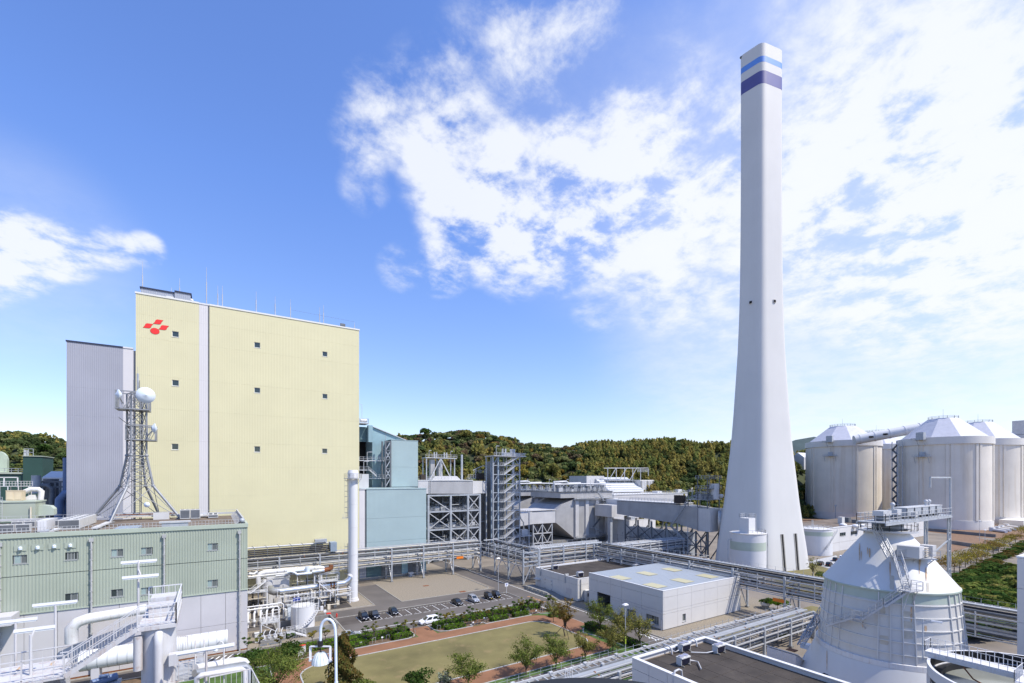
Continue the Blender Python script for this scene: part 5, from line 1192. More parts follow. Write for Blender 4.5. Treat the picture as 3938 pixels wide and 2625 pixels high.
m_=MB(); m_.bar((gr,gy-1.4,gd),(gr,gy-1.4,gd+6.2),.22); m_.bar((gr,gy-1.4,gd+6.2),(gr-9.2,gy-1.4,gd+6.2),.22); m_.bar((gr-9.2,gy-1.4,gd+6.2),(gr-9.2,gy-1.4,gd+4.6),.18); m_.build('hoist_frame','galv',gg)
m_=MB(); m_.bar((gr-.2,gy-1.4,gd-4),(bx_+5,gy-1,20.5),.18); m_.bar((gr-.2,gy-1.4,gd-10),(bx_+6,gy-1,22.5),.18); m_.build('tie','galv',tw)
p=bsurf(3545,23.3,.9); MB().box(p.x-1.9,p.x-.1,p.y-.3,p.y+2.2,23.15,24.7).build('inlet_hood','duct_light',be)
for k in range(5): MB().box(p.x+.0,p.x+.9,p.y-.5,p.y+1.8,23.3+k*.28,23.36+k*.28).build('louvre_blade','silo_concrete',be)
MB().box(p.x+1.3,p.x+2.7,p.y-.8,p.y+.6,23.15,24.7).build('filter_cabinet','duct_light',be)
# small lean-to shed at the foot
p=gz(3010,2600,3.0); sh=thing('lean_to_shed','small white rusty roofed shed at the left foot of the bell tank','shed',(p.x,p.y,0))
a=bsurf(3150,6.8,.2); q0=gz(2972,2495,5.2); q1=gz(3065,2580,4.2)
px0,py0=q0.x,q0.y
m_=MB(); m_.prismY([(px0,0),(a.x+.3,0),(a.x+.3,6.2),(px0,4.9)],py0-5.0,py0-.4); m_.build('wall','white_siding',sh)
m_=MB(); m_.prismY([(px0-.25,4.86),(a.x+.5,6.25),(a.x+.5,6.4),(px0-.25,5.02)],py0-5.2,py0-.2); r2=m_.build('roof','white_rusty',sh)
MB().box(px0+1.2,px0+2.4,py0-2.9,py0-1.5,5.3,5.42).build('rust_patch','rust',r2); MB().box(px0+3.0,px0+4.2,py0-4.3,py0-2.9,5.72,6.5).build('roof_box','coping_white',r2)

# ================================================================ THICKENER TANK AND TALL BLOCK (bottom right)
cK=cw_(50,43); kx,ky=cK; Rk=8.9; zk=15.0
th_=thing('thickener_tank','round white open tank with a railed bridge across it, bottom right','tank',(kx,ky,0))
MB().lathe(kx,ky,[(Rk-.35,0),(Rk-.35,zk-1.1)],64).build('shell','white_rusty',th_)
MB().lathe(kx,ky,[(Rk-.35,zk-1.1),(Rk,zk-1.05),(Rk,zk),(Rk-.25,zk)],64).build('rim','white_paint',th_)
MB().lathe(kx,ky,[(Rk-.25,zk),(Rk-.25,zk-1.7)],64).build('inner_wall','rubber',th_)
MB().lathe(kx,ky,[(Rk-.26,zk-1.2),(Rk-1.1,zk-1.2),(Rk-1.1,zk-.9),(Rk-1.2,zk-.9),(Rk-1.2,zk-1.7)],64).build('launder','rubber',th_)
MB().disc(kx,ky,zk-1.55,Rk-.3,64).build('water_surface','water',th_)
for k in range(14): a=2*math.pi*k/14+.1; p=Vector((kx+(Rk-.15)*math.cos(a),ky+(Rk-.15)*math.sin(a),0)); MB().bar(p,p+Vector((0,0,zk-1.15)),.3).build('stiffener','white_paint',th_)
p=Vector((kx-Rk*.90,ky+Rk*.42,zk-1.6)); m_=MB(); m_.tube(p,p+Vector((-.75,.35,0)),.3,10); m_.tube(p+Vector((-.75,.35,0)),p+Vector((-.85,.4,0)),.42,10); m_.build('nozzle','white_paint',th_)
br=thing('tank_bridge','white railed walkway bridge spanning the thickener tank','walkway',(kx,ky,zk))
x0,x1=kx-1.15,kx+.55; y0,y1=ky-12,ky+Rk+.2
MB().box(x0,x1,y0,y1,zk+.45,zk+.6).build('deck','white_rusty',br)
for x in (x0,x1): MB().box(x-.08,x+.08,y0,y1,zk+.02,zk+.44).build('girder','white_rusty',br)
m_=MB(); m_.rail([(x0,y0,zk+.6),(x0,y1,zk+.6),(x1,y1,zk+.6),(x1,y0,zk+.6)],1.1,.62,.045,0); m_.build('railing','white_paint',br)
m_=MB(); m_.pipe([(x0-.1,ky+6,zk-.1),(x0-.5,ky+5.2,zk-.9),(x0-1.3,ky+3.4,zk-1.3),(x0-1.8,ky-2,zk-1.35)],.07,6); m_.build('hose','rust',th_)
pq=ky+1.9; px_=kx-4.2
MB().box(px_,x0-.1,pq-2.2,pq,zk+.45,zk+.6).build('side_platform','white_rusty',br)
m_=MB(); m_.rail([(x0-.1,pq,zk+.6),(px_,pq,zk+.6),(px_,pq-2.2,zk+.6),(x0-.1,pq-2.2,zk+.6)],1.1,.32,.04,0); m_.build('platform_railing','white_paint',br)
m_=MB(); m_.rail([(x0-.1,pq-2.9,zk+.6),(x0-2.6,pq-2.9,zk+.6),(x0-2.6,pq-6,zk+.6)],1.1,.32,.04,0); MBx=m_.build('platform_railing','white_paint',br)
MB().box(x0-2.6,x0-.1,pq-6,pq-2.9,zk+.45,zk+.6).build('side_platform','white_rusty',br)
for i,(u,v,r) in enumerate([(-.9,-4.2,.4),(-.3,-4.6,.3),(-1.3,-5.0,.28)]): MB().tube((x0+u,pq+v,zk+.62),(x0+u,pq+v,zk+1.5),r,10).build('drive_motor','lead_grey',br)
MB().tube((x0-1.9,pq-4.4,zk+1.0),(x0+.4,pq-4.4,zk+1.0),.22,8).build('drive_shaft','rust',br)
# floodlights on the tank
def tube_lamp(label, p, h, arms, L, ang, m='lead_grey', group=None, wd=.14):
    t_=thing('tube_lamp',label,'lamp',p,group); p=Vector(p); top=p+Vector((0,0,h)); m_=MB(); m_.tube(p,top,.06,8); m_.build('pole',m,t_)
    d=Vector((math.cos(ang),math.sin(ang),0)); n_=Vector((-d.y,d.x,0))
    for (off,zz,dx) in arms:
        c=top+n_*off+Vector((0,0,zz))+d*dx; m_=MB(); m_.pipe([top+Vector((0,0,-.45)),top+n_*off*.5+Vector((0,0,zz*.4-.1))+d*dx*.3,c+Vector((0,0,.06))],.045,6); a_=m_.build('arm',m,t_)
        m_=MB(); u=Vector((0,0,1)); vs_=[]
        for s_ in (-1,1):
            e_=c+d*(L/2*s_); vs_+=[e_-n_*wd+u*-.06,e_+n_*wd+u*-.06,e_+n_*wd*.5+u*.08,e_-n_*wd*.5+u*.08]
        m_.add(vs_,[(0,1,2,3),(4,5,6,7),(0,1,5,4),(1,2,6,5),(2,3,7,6),(3,0,4,7)]); f_=m_.build('housing','white_paint',t_)
        m_=MB(); m_.bar(c-d*(L/2-.05)+u*-.10,c+d*(L/2-.05)+u*-.10,.09,.06); m_.build('tube_light','opal_glass',f_)
    return t_
tube_lamp('tall tube lamp at the far end of the tank bridge',(x0-.2,y1+.1,zk-.4),4.4,[(0,-.05,1.1)],.9,R(-75))
tube_lamp('twin armed tube lamp standing on the tank bridge platform',(px_+1.3,pq-2.5,zk+.6),2.9,[(.35,.25,-.2),(-.6,.15,.9)],2.3,R(-95))
tb=thing('tall_block','tall windowless white block cut off by the right edge','building',(98,6,0))
MB().box(90,106,-22,16.2,0,23.5).build('core','concrete_panel',tb)
facade(tb,'-X',89.75,[-22,-10,-2,4,10,16.3],[0,5,10,15,19.5,23.5],'panel_white',(),th=.24); facade(tb,'-Y',-22.25,[89.75,98,106],[0,8,16,23.5],'panel_white',(),th=.24)
MB().box(89.7,106.2,-22.3,16.35,23.51,23.75).build('coping','coping_white',tb)
# ================================================================ FLUE GAS PLANT between boiler house and chimney
def T(name, label, cat, p, group=None): return thing(name, label, cat, (p[0],p[1],p[2] if len(p)>2 else 0), group)
# grey flue duct and the steel frame that carries it
YF=176.0
fr=T('steel_trestle','tall open grey steel frame with cross braces carrying the flue duct','steel frame',(83,YF,0))
xf=[onY(q,1990,YF).x for q in (1647,1733,1799,1845)]; zb=[.1,6.5,13.3,20.6,27.2]
for j,yy in enumerate((YF,YF+8,YF+16)):  # rows behind the front get darker colours, as shade within the frame
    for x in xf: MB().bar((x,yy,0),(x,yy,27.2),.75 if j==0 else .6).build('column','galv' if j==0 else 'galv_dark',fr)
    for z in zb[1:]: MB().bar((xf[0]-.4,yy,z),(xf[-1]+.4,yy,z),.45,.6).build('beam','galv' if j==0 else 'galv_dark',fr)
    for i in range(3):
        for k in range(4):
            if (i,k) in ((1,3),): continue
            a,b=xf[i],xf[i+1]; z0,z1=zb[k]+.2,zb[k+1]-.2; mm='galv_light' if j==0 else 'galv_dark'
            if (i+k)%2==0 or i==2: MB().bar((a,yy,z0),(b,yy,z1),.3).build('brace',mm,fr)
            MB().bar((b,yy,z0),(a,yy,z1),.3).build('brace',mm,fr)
for k,z in enumerate(zb[1:4]):
    for x in xf: MB().bar((x,YF,z),(x,YF+16,z),.4,.5).build('beam','galv_dark',fr)
    m_=MB()
    for q in range(5): m_.bar((xf[0],YF+2+q*3,z+.4),(xf[-1],YF+2+q*3,z+.4),.25)
    m_.rail([(xf[0],YF+1,z+.3),(xf[-1],YF+1,z+.3)],1.2,1.8,.1); m_.build('floor_gratings','grating',fr)
MB().box(xf[0]-3,xf[-1]+12,YF+17,YF+17.5,0,26).build('dark_backing','old_concrete',fr)  # added dark wall, stands in for the darkness inside the frame
for q in range(3):
    for k in range(4): MB().bar((xf[q],YF+12,zb[k]),(xf[q+1],YF+12,zb[k+1]),.3).build('brace','galv_dark',fr)
du=T('flue_duct','big dented grey flue duct with chamfered end on top of the steel frame','duct',(85,YF,27.6))
Pz=lambda px,py,Y: onY(px,py,Y).z
Px=lambda px,Y: onY(px,1870,Y).x
MB().prismY([(Px(1608,YF),Pz(1630,1897,YF)),(Px(1648,YF),Pz(1648,1898,YF)),(Px(1648,YF),Pz(1648,1845,YF)),(Px(1608,YF),Pz(1608,1845,YF))],YF,YF+14).build('end_section','duct_light',du)
MB().prismY([(Px(1649,YF),28.0),(Px(1818,YF),27.6),(Px(1818,YF),Pz(1818,1849,YF)),(Px(1649,YF),Pz(1649,1845,YF))],YF+.1,YF+14).build('main_section','duct_grey',du)
m_=MB(); xa,xb=Px(1819,YF),Px(1892,YF); zt_=Pz(1818,1849,YF); m_.prism([(xa,YF+.2),(xb,YF+5),(xb,YF+13),(xa,YF+13)],27.6,zt_); m_.build('chamfered_section','duct_light',du)
MB().box(Px(1608,YF)-.2,xa,YF-.15,YF+14,zt_+.15,zt_+.5).build('roof_sheet','duct_white',du)
m_=MB(); 
for z in np.arange(28.4,33.3,.7): m_.bar((Px(1650,YF),YF-.2,z),(Px(1657,YF),YF-.2,z),.08)
for q in (1650,1657): m_.bar((Px(q,YF),YF-.2,27.6),(Px(q,YF),YF-.2,34.5),.1)
m_.build('ladder','galv_light',du)
m_=MB(); zr=zt_+.5; m_.rail([(Px(1612,YF),YF+6,zr),(Px(1760,YF),YF+6,zr)],1.2,1.6,.1); m_.build('roof_railing','galv_light',du)
MB().prismY([(Px(1670,YF+6),zr),(Px(1780,YF+6),zr),(Px(1765,YF+6),zr+1.6),(Px(1680,YF+6),zr+1.6)],YF+8,YF+13).build('roof_casing','duct_light',du)
# rooftop machinery frame over the duct
mf=T('valve_gantry','small grey steel gantry with valves standing on the flue duct','steel frame',(75,YF+9,zr))
xa,xb=Px(1640,YF+9),Px(1748,YF+9); z0,z1=Pz(1700,1830,YF+9),Pz(1700,1762,YF+9)
for x in (xa,xa+ (xb-xa)*.5,xb):
    for yy in (YF+9,YF+13): MB().bar((x,yy,zr),(x,yy,z1),.4).build('post','galv',mf)
MB().box(xa-.5,xb+1,YF+8.6,YF+13.4,z1,z1+.3).build('platform','galv_light',mf)
m_=MB(); m_.rail([(xa-.5,YF+8.6,z1+.3),(xb+1,YF+8.6,z1+.3)],1.3,1.4,.1); m_.build('railing','galv_light',mf)
MB().bar((xa+1.5,YF+9,zr+.2),((xa+xb)/2,YF+9,z1),.35).build('brace','galv_light',mf); MB().bar((xb-1.5,YF+9,zr+.2),((xa+xb)/2,YF+9,z1),.35).build('brace','galv_light',mf)
MB().box(xa+2.3,xa+4.2,YF+10,YF+12,zr,z1-.5).build('damper_box','duct_grey',mf); MB().box(xa+6,xa+7.8,YF+10,YF+12,zr,z1-1).build('damper_box','duct_grey',mf)
for f_ in (.25,.32,.55,.62): x=xa+(xb-xa)*f_*1.2; MB().tube((x,YF+10,z1+.3),(x,YF+10,z1+2.6),.3,8).build('vent_pipe','galv_light',mf)
for f_ in (.08,.85): 
    x=xa+(xb-xa)*f_; m_=MB(); m_.bar((x,YF+8.7,z1+.3),(x,YF+8.7,z1+3.2),.12); m_.bar((x,YF+8.7,z1+3.2),(x+1,YF+8.7,z1+3.2),.2); m_.build('lamp','galv_light',mf)
MB().bar((xb+3.5,YF+9,zr-3),(xb+3.5,YF+9,zr+11),.7).build('aerial_mast','galv',mf)
xq=Px(1620,YF+4); MB().box(xq-.8,xq+1.2,YF+2,YF+4,zr,zr+2.2).build('cabinet','dark_wood',mf)
# second small rooftop set right of it
rs=T('roof_walkway','small railed rooftop walkway with a brown cabinet left of the stair tower','walkway',(93,YF+12,zr))
xa,xb=Px(1800,YF+12),Px(1890,YF+12); m_=MB(); m_.box(xa,xb,YF+12,YF+14,zr+.6,zr+.9); m_.build('deck','galv_light',rs); m_=MB(); m_.rail([(xa,YF+12,zr+.9),(xb,YF+12,zr+.9)],1.4,1.3,.1); m_.rail([(xa+4,YF+14,zr+3),(xb,YF+14,zr+3)],1.4,1.3,.1); m_.build('railing','galv_light',rs)
MB().box(Px(1835,YF+11),Px(1860,YF+11),YF+10.5,YF+11.9,zr+.1,zr+3).build('cabinet','dark_wood',rs)
for f_ in (.4,.6,.8,1.0): x=xa+(xb-xa)*f_; MB().bar((x,YF+14,zr),(x,YF+14,zr+5),.2).build('post','galv',rs)
MB().bar((xa+3.5,YF+14,zr+4.4),(xb-3,YF+14,zr+6.6),.25).build('rafter','galv_light',rs); MB().bar((xb-3,YF+14,zr+6.6),(xb,YF+14,zr+4.6),.25).build('rafter','galv_light',rs)
# dark concrete absorber wall behind
xa,xb=Px(1846,190),Px(1965,190); cw2=T('absorber_block','dark stained concrete block between the steel frame and the stair tower','building',((xa+xb)/2,190,0))
MB().box(xa,xb,190,212,0,Pz(1850,1895,190)).build('wall','old_concrete',cw2)
MB().box(xa-.2,xa+8,189.0,189.9,14,14.6).build('ledge','galv',cw2)
for i,q in enumerate((1868,1893)): x=Px(q,189); MB().tube((x,189,0),(x,189,26),.6,10).build('downpipe','galv',cw2)
m_=MB(); x=Px(1872,188); m_.pipe([(x,188.4,20),(x,188.4,24),(x+4,188.2,25),(x+4,188.2,29.5)],.45,8); m_.build('bent_pipe','galv_light',cw2)
# zigzag stair tower
YS=176.0; xa,xb=Px(1896,YS),Px(1998,YS); zt=Pz(1950,1755,YS)
sw=T('stair_tower','open grey zigzag stair tower, about ten flights high, in the middle distance','stair tower',((xa+xb)/2,YS,0))
for x,m in ((xa,'galv'),(xa+2.6,'blue_grey_steel'),(xa+5.4,'galv_dark'),(xb-3.2,'galv_light'),(xb,'galv')):
    for yy in (YS,YS+6): MB().bar((x,yy,0),(x,yy,zt),.6 if m=='blue_grey_steel' else .45).build('column',m,sw)
MB().box(xa+3.2,xb-3.6,YS+7,YS+12,0,zt-2).build('core_wall','old_concrete',sw)
MB().box(xa-.5,xb+2.5,YS-1.8,YS+6.5,zt,zt+.3).build('top_deck','galv_light',sw)
m_=MB(); m_.rail([(xa-.5,YS-1.8,zt+.3),(xb+2.5,YS-1.8,zt+.3),(xb+2.5,YS+6,zt+.3)],1.3,1.3,.1); m_.build('top_railing','galv_light',sw)
nf=11; dz=zt/nf
for k in range(nf):
    z0=zt-dz*(k+1); z1=z0+dz; xl=xa+4.2; xr=xb-2.2+(1.8 if k==0 else 0)
    m_=MB(); a=Vector((xl+.8,YS-1.2,z0)); b=Vector((xr-.6,YS-1.2,z1)); m_.bar(a,b,.12,.45); m_.bar(a+Vector((0,1.1,0)),b+Vector((0,1.1,0)),.12,.45)
    for i in range(9): c=a.lerp(b,(i+.5)/9); m_.bar(c,c+Vector((0,1.1,0)),.35,.06)
    m_.rail([a,b],1.1,1.2,.09); m_.build('flight','galv_light',sw)
    MB().box(xl-1.2,xl+.8,YS-1.3,YS+.2,z0-.2,z0).build('landing','galv',sw); MB().box(xr-.6,xr+1.3,YS-1.3,YS+.2,z1-.2,z1-.01).build('landing','galv',sw)
    m_=MB(); m_.rail([(xl+.6,YS-1.3,z0),(xl-1.2,YS-1.3,z0)],1.1,.9,.09); m_.rail([(xr-.6,YS-1.3,z1),(xr+1.3,YS-1.3,z1)],1.1,.9,.09); m_.build('landing_railing','galv_light',sw)
    MB().bar((xa,YS,z0),(xb,YS,z0),.3).build('beam','galv',sw)
    if k%2==0: MB().bar((xa,YS,z0),(xa+2.6,YS,z1),.2).build('brace','galv',sw); MB().bar((xb-3.2,YS,z1),(xb,YS,z0),.2).build('brace','galv',sw)
for i,f_ in enumerate((.35,.46,.66,.73,.8)): x=xa+(xb-xa)*f_; MB().tube((x,YS,zt+.3),(x,YS,zt+3.4),.38,8).build('vent_pipe','galv_light',sw)
for f_ in (.33,.72): x=xa+(xb-xa)*f_; MB().box(x,x+3.2,YS-1.6,YS,zt+.35,zt+1.5).build('fan_box','lead_grey',sw)
x=xa+.6; m_=MB(); m_.bar((x,YS-1.7,zt),(x,YS-1.7,zt+4.4),.14); m_.bar((x,YS-1.7,zt+4.4),(x+1.6,YS-1.7,zt+4.4),.2); m_.build('lamp','galv_light',sw)
for k,(z,w) in enumerate([(zt*.42,5),(zt*.18,6),(zt*.66,3)]):
    MB().box(xb,xb+w,YS-1,YS+3,z,z+.25).build('side_gallery','galv_light',sw); m_=MB(); m_.rail([(xb,YS-1,z+.25),(xb+w,YS-1,z+.25)],1.2,1.2,.09); m_.build('side_railing','galv_light',sw)
m_=MB(); m_.pipe([(xb+2.5,YS+.5,zt*.18+.3),(xb+2.5,YS+.5,zt*.32),(xb+1.2,YS+.6,zt*.36),(xb+.5,YS+.6,zt*.40)],.3,8); m_.build('yellow_pipe','beige_pipe',sw); MB().box(xb+1.2,xb+4.6,YS-.2,YS+2,zt*.18+.3,zt*.18+3).build('pump_box','galv_light',sw)
for x in (xb+4.6,): MB().bar((x,YS-.8,0),(x,YS-.8,zt*.42),.35).build('column','galv',sw)

# precipitators: inlet duct, flaring inlet, casing on legs, roof equipment
def precipitator(label, dY, back):
    Y=185.0+dY; t_=T('precipitator',label,'filter house',(165,Y,0),'precipitators')
    k=(1 if not back else 1.0)
    X0,X1=155.8,182.0; D=26
    MB().box(X0,X1,Y,Y+D,3.6,23.4).build('casing','esp_grey',t_)
    MB().box(X0-9,X1+.4,Y-.2,Y+D,24.2,27.0).build('upper_casing','esp_grey',t_)
    MB().box(X0-9.2,X1+.8,Y-.6,Y+D,27.01,27.35).build('roof','galv_dark',t_)
    m_=MB(); m_.prismY([(X0-.02,3.7),(X0-.02,23.4),(X0-8,20.8),(X0-11.5,18.0),(X0-11.5,12.0)],Y+.3,Y+D-1); m_.build('inlet_funnel','duct_grey',t_)
    for i,f_ in enumerate((0.02,.28,.55,.80)):
        x=X0+(X1-X0)*f_; MB().box(x,x+2.2,Y-.55,Y-.02,4.2,22.6).build('buttress','duct_light',t_)
    MB().box(X0-.3,X1+.5,Y-1.0,Y-.02,22.9,24.1).build('girder','duct_light',t_)
    MB().box(X0-.3,X1+.5,Y-.9,Y-.1,3.0,3.55).build('sill_beam','galv_light',t_)
    MB().box(X0-12,X1,Y+2,Y+D,0,2.9).build('plinth','old_concrete',t_)
    for z in (23.9,4.0):
        MB().box(X0,X1+1.5,Y-2.3,Y-1.05,z-.15,z).build('walkway','galv',t_); m_=MB(); m_.rail([(X0,Y-2.3,z),(X1+1.5,Y-2.3,z)],1.2,1.5,.1); m_.build('walkway_railing','galv_light',t_)
    zz=[27.0,22.6,17.8,13.2,8.6,4.0,0]; xs_=[.55,.70,.97,.62,.42,.80,1.0]
    for i in range(6):
        a=Vector((X0+(X1-X0)*xs_[i],Y-2.0,zz[i])); b=Vector((X0+(X1-X0)*xs_[i+1],Y-2.0,zz[i+1])); m_=MB(); m_.bar(a,b,.9,.35); m_.rail([a+Vector((0,-.5,0)),b+Vector((0,-.5,0))],1.1,1.4,.09); m_.build('stair_flight','galv_dark' if i%2 else 'galv',t_)
        MB().box(b.x-.9,b.x+.9,Y-2.6,Y-1.2,b.z-.15,b.z+.05).build('landing','galv',t_)
    for i in range(7):
        x=X0-8+(X1-X0+6)*i/6.6; q=MB(); q.tube((x,Y+3,27.35),(x,Y+3,29.3),.9,10); u_=q.build('transformer','mast_grey',t_)
        q=MB(); q.box(x-1.0,x+1.0,Y+2.2,Y+3.8,29.31,30.2); q.build('transformer_head','galv_dark',u_); q=MB(); q.tube((x+1.2,Y+2.4,27.4),(x+1.6,Y+2.4,29.6),.28,7); q.build('bushing','galv_light',u_)
    m_=MB(); m_.pipe([(X0-9,Y+5,31),(X0+8,Y+5,31.2),(X1-4,Y+5,31),(X1-.5,Y+5,30.6),(X1-.5,Y+5,27.4)],.42,8); m_.build('roof_pipe','galv_light',t_)
    m_=MB(); m_.pipe([(X0-6,Y+9,27.4),(X0-6,Y+9,32.2),(X0+2,Y+9,32.4),(X0+4,Y+9,31.4),(X0+12,Y+9,31.5)],.6,8); m_.build('roof_pipe','galv_light',t_)
    m_=MB(); m_.rail([(X0-9,Y-1,27.4),(X1+1,Y-1,27.4)],1.3,1.6,.1); m_.build('roof_railing','galv_light',t_)
    for x in (X0-4,X0+12): m_=MB(); m_.bar((x,Y+1,27.4),(x,Y+1,33.2),.14); m_.pipe([(x,Y+1,33.2),(x+.4,Y+1,33.7),(x+1.2,Y+1,33.6)],.1,5); m_.build('lamp','galv_light',t_)
    # inlet duct on its trestle
    xa=122.5; MB().box(X0-26,X0-11.55,Y+.5,Y+15,12.0,18.0).build('inlet_duct','duct_light',t_)
    m_=MB(); m_.prismY([(xa,11.4),(X0-26.05,12.0),(X0-26.05,18.0),(xa,19.5)],Y+.3,Y+14); m_.build('duct_transition','duct_light',t_)
    MB().box(xa-.2,X0-11.6,Y+.1,Y+15,18.35,18.65).build('duct_cover','duct_light',t_)
    for x in (X0-25,X0-19.5,X0-13.5):
        for yy in (Y+1,Y+9): MB().bar((x,yy,0),(x,yy,11.8),.5).build('trestle_leg','galv',t_)
    for z in (2.5,7.2): MB().bar((X0-25,Y+1,z),(X0-13.5,Y+1,z),.4,.5).build('trestle_beam','galv_light',t_)
    for (a,b) in ((0,5.5),(5.5,11.5)):
        for z0,z1 in ((.2,2.5),(2.6,7.2),(7.3,11.7)): MB().bar((X0-25+a,Y+1,z1),(X0-25+(a+b)/2+ (0 if a else 0),Y+1,z0),.28).build('trestle_brace','galv_light',t_); MB().bar((X0-25+b,Y+1,z1),(X0-25+(a+b)/2,Y+1,z0),.28).build('trestle_brace','galv_light',t_)
    return t_
precipitator('nearer grey precipitator block with buttresses and outside stairs',0,False)
precipitator('farther grey precipitator block, only its roof machinery showing over the nearer one',36,True)
# pale transfer duct block, small panel building
t_=T('duct_block','pale grey box duct joining the precipitator to the chimney duct','duct',(176,172,14.5))
a=onY(2350,1940,172); b=onY(2387,1940,172); c_=onY(2427,1930,172); MB().box(a.x,b.x-.1,171.5,184,14.6,20.6).build('near_section','duct_light',t_); MB().box(b.x,c_.x,172,186,14.9,23.3).build('far_section','duct_white',t_)
MB().box(a.x+.5,a.x+2,173,175,0,14.5).build('support','galv',t_); MB().box(c_.x-2,c_.x-.5,173,175,0,14.8).build('support','galv',t_)
sb=T('panel_hut','grey panelled flat roofed hut in front of the precipitator','building',(186,172,0))
facade(sb,'-X',176,[166.5,170.6,174.7,178.8],[0,5,13],'lead_grey',(),gap=.1); facade(sb,'-Y',166.5,[176.3,181,186,191,195.6],[0,5,13],'panel_white',(),gap=.1)
MB().box(176.4,195.3,167,178.5,0,12.2).build('core','roof_brown',sb); m_=MB(); m_.box(175.9,195.7,166.4,166.75,13.01,13.2); m_.box(175.9,176.3,166.76,178.8,13.01,13.2); m_.build('coping','coping',sb)
x=onY(2500,2020,166).x; m_=MB()
for z in np.arange(1,14,.8): m_.bar((x,166,z),(x+1.2,166,z),.1)
m_.bar((x,166,0),(x,166,14.5),.14); m_.bar((x+1.2,166,0),(x+1.2,166,14.5),.14); m_.build('ladder','galv',sb)
MB().box(181,184,170,173,12.3,14.2).build('roof_cowl','galv',sb)
# long flue duct to the chimney
XD=166.0
ld=T('chimney_duct','long grey flue duct on dark trestles leading to the chimney','duct',(171,134,12))
m_=MB(); m_.prismX([(128.5,14.9),(165,16.8),(165,23.2),(134,23.1),(128.5,22.9)],XD,XD+9); m_.build('main_section','duct_grey',ld)
m_=MB(); m_.prismX([(119.8,13.0),(128.4,14.6),(128.4,22.8),(119.8,22.2)],XD,XD+9); m_.build('bend_section','duct_grey',ld)
MB().box(XD-.1,XD+9,114,119.5,12.8,22).build('end_section','duct_light',ld); MB().box(XD-.25,XD-.0,119.52,119.78,12.7,22.4).build('seam','joint',ld)
MB().box(XD-.3,XD+9.3,128.6,165,23.3,23.65).build('roof_sheet','duct_light',ld)
for x in (XD,XD+8): m_=MB(); m_.rail([(x,129,23.6),(x,164,23.6)],1.3,1.8,.1); m_.build('roof_railing','galv_light',ld)
q0=Vector((XD+5,113.9,17.3)); q1=Vector((XD+9.5,106.5,17.3)); m_=MB(); m_.tube(q0,q1,3.9,24); m_.build('round_duct','silo_rim',ld); dv=(q1-q0).normalized()
for f_ in (.1,.25): q=q0.lerp(q1,f_); m_=MB(); m_.tube(q-dv*.25,q+dv*.25,4.3,24,cap=False); m_.build('duct_flange','galv',ld)
tr=T('duct_trestle','dark steel trestle with sloping legs under the chimney duct','steel frame',(XD+4,124,0))
ys=[115.5,121,128,136,144,152,160]
for yy in ys:
    for x in (XD+.5,XD+8): MB().bar((x,yy+(1 if x>XD+4 else 0),0),(x,yy,12.6 if yy<128 else 14.8),.55).build('leg','galv_dark',tr)
    MB().bar((XD+.5,yy,6.5),(XD+8,yy,12.5),.35).build('brace','galv_dark',tr); MB().bar((XD+.5,yy,.3),(XD+8,yy,6.5),.35).build('brace','galv_dark',tr)
for a_,b_ in zip(ys,ys[1:]):
    for z0,z1 in ((0.3,6.5),(6.5,12.4)): MB().bar((XD+.5,a_,z0),(XD+.5,b_,z1),.35).build('brace','galv_dark',tr); MB().bar((XD+.5,b_,z0),(XD+.5,a_,z1),.35).build('brace','galv_dark',tr)
    MB().bar((XD+.5,a_,6.5),(XD+.5,b_,6.5),.35).build('strut','galv_dark',tr)
MB().box(XD+3,XD+8,127,160,0,11).build('fan_casing','galv',tr)
st2=T('duct_stair','grey zigzag stair climbing the side of the chimney duct','stair',(XD-2,124,0))
pts=[(XD-1.2,124,24),(XD-1.2,132,13.6),(XD-1.2,125.5,8.5),(XD-1.2,132,4)]
for a,b in zip(pts,pts[1:]):
    a=Vector(a); b=Vector(b); m_=MB(); m_.bar(a,b,.9,.3); m_.rail([a+Vector((-.5,0,0)),b+Vector((-.5,0,0))],1.1,1.4,.09); m_.build('flight','galv',st2); MB().box(b.x-1,b.x+.6,b.y-1,b.y+1,b.z-.2,b.z).build('landing','galv',st2)
for yy in (123,128,133.5): MB().bar((XD-2,yy,0),(XD-2,yy,15),.25).build('post','galv',st2)
dp=T('duct_platform','railed steel platform with a dark cabinet on the chimney end of the duct','platform',(XD+3,121,22))
z=25.6; MB().box(XD-.5,XD+9,115,125,z-.2,z).build('deck','galv',dp); m_=MB(); m_.rail([(XD-.5,125,z),(XD-.5,115,z),(XD+9,115,z)],1.2,1.3,.1); m_.build('railing','galv',dp)
for yy in (115.5,120,124.5):
    for x in (XD+.2,XD+8): MB().bar((x,yy,22),(x,yy,z+(8.5 if yy<121 else 4)),.3).build('post','galv_dark',dp)
for zz_ in (30,34): MB().box(XD-.5,XD+8.5,114.8,120.5,zz_-.2,zz_).build('deck','galv_dark',dp); m_=MB(); m_.rail([(XD-.5,120.5,zz_),(XD-.5,114.8,zz_),(XD+8.5,114.8,zz_)],1.2,1.3,.1); m_.build('railing','galv',dp)
MB().box(XD-1.2,XD+.8,126,130.5,23.7,27).build('cabinet','dark_wood',dp)
MB().tube((XD+5,115.6,25.7),(XD+5,115.6,32),1.6,14).build('sampling_vessel','white_paint',dp); MB().ball((XD+7.2,114,27),.85,8,6).build('dome','white_paint',dp)
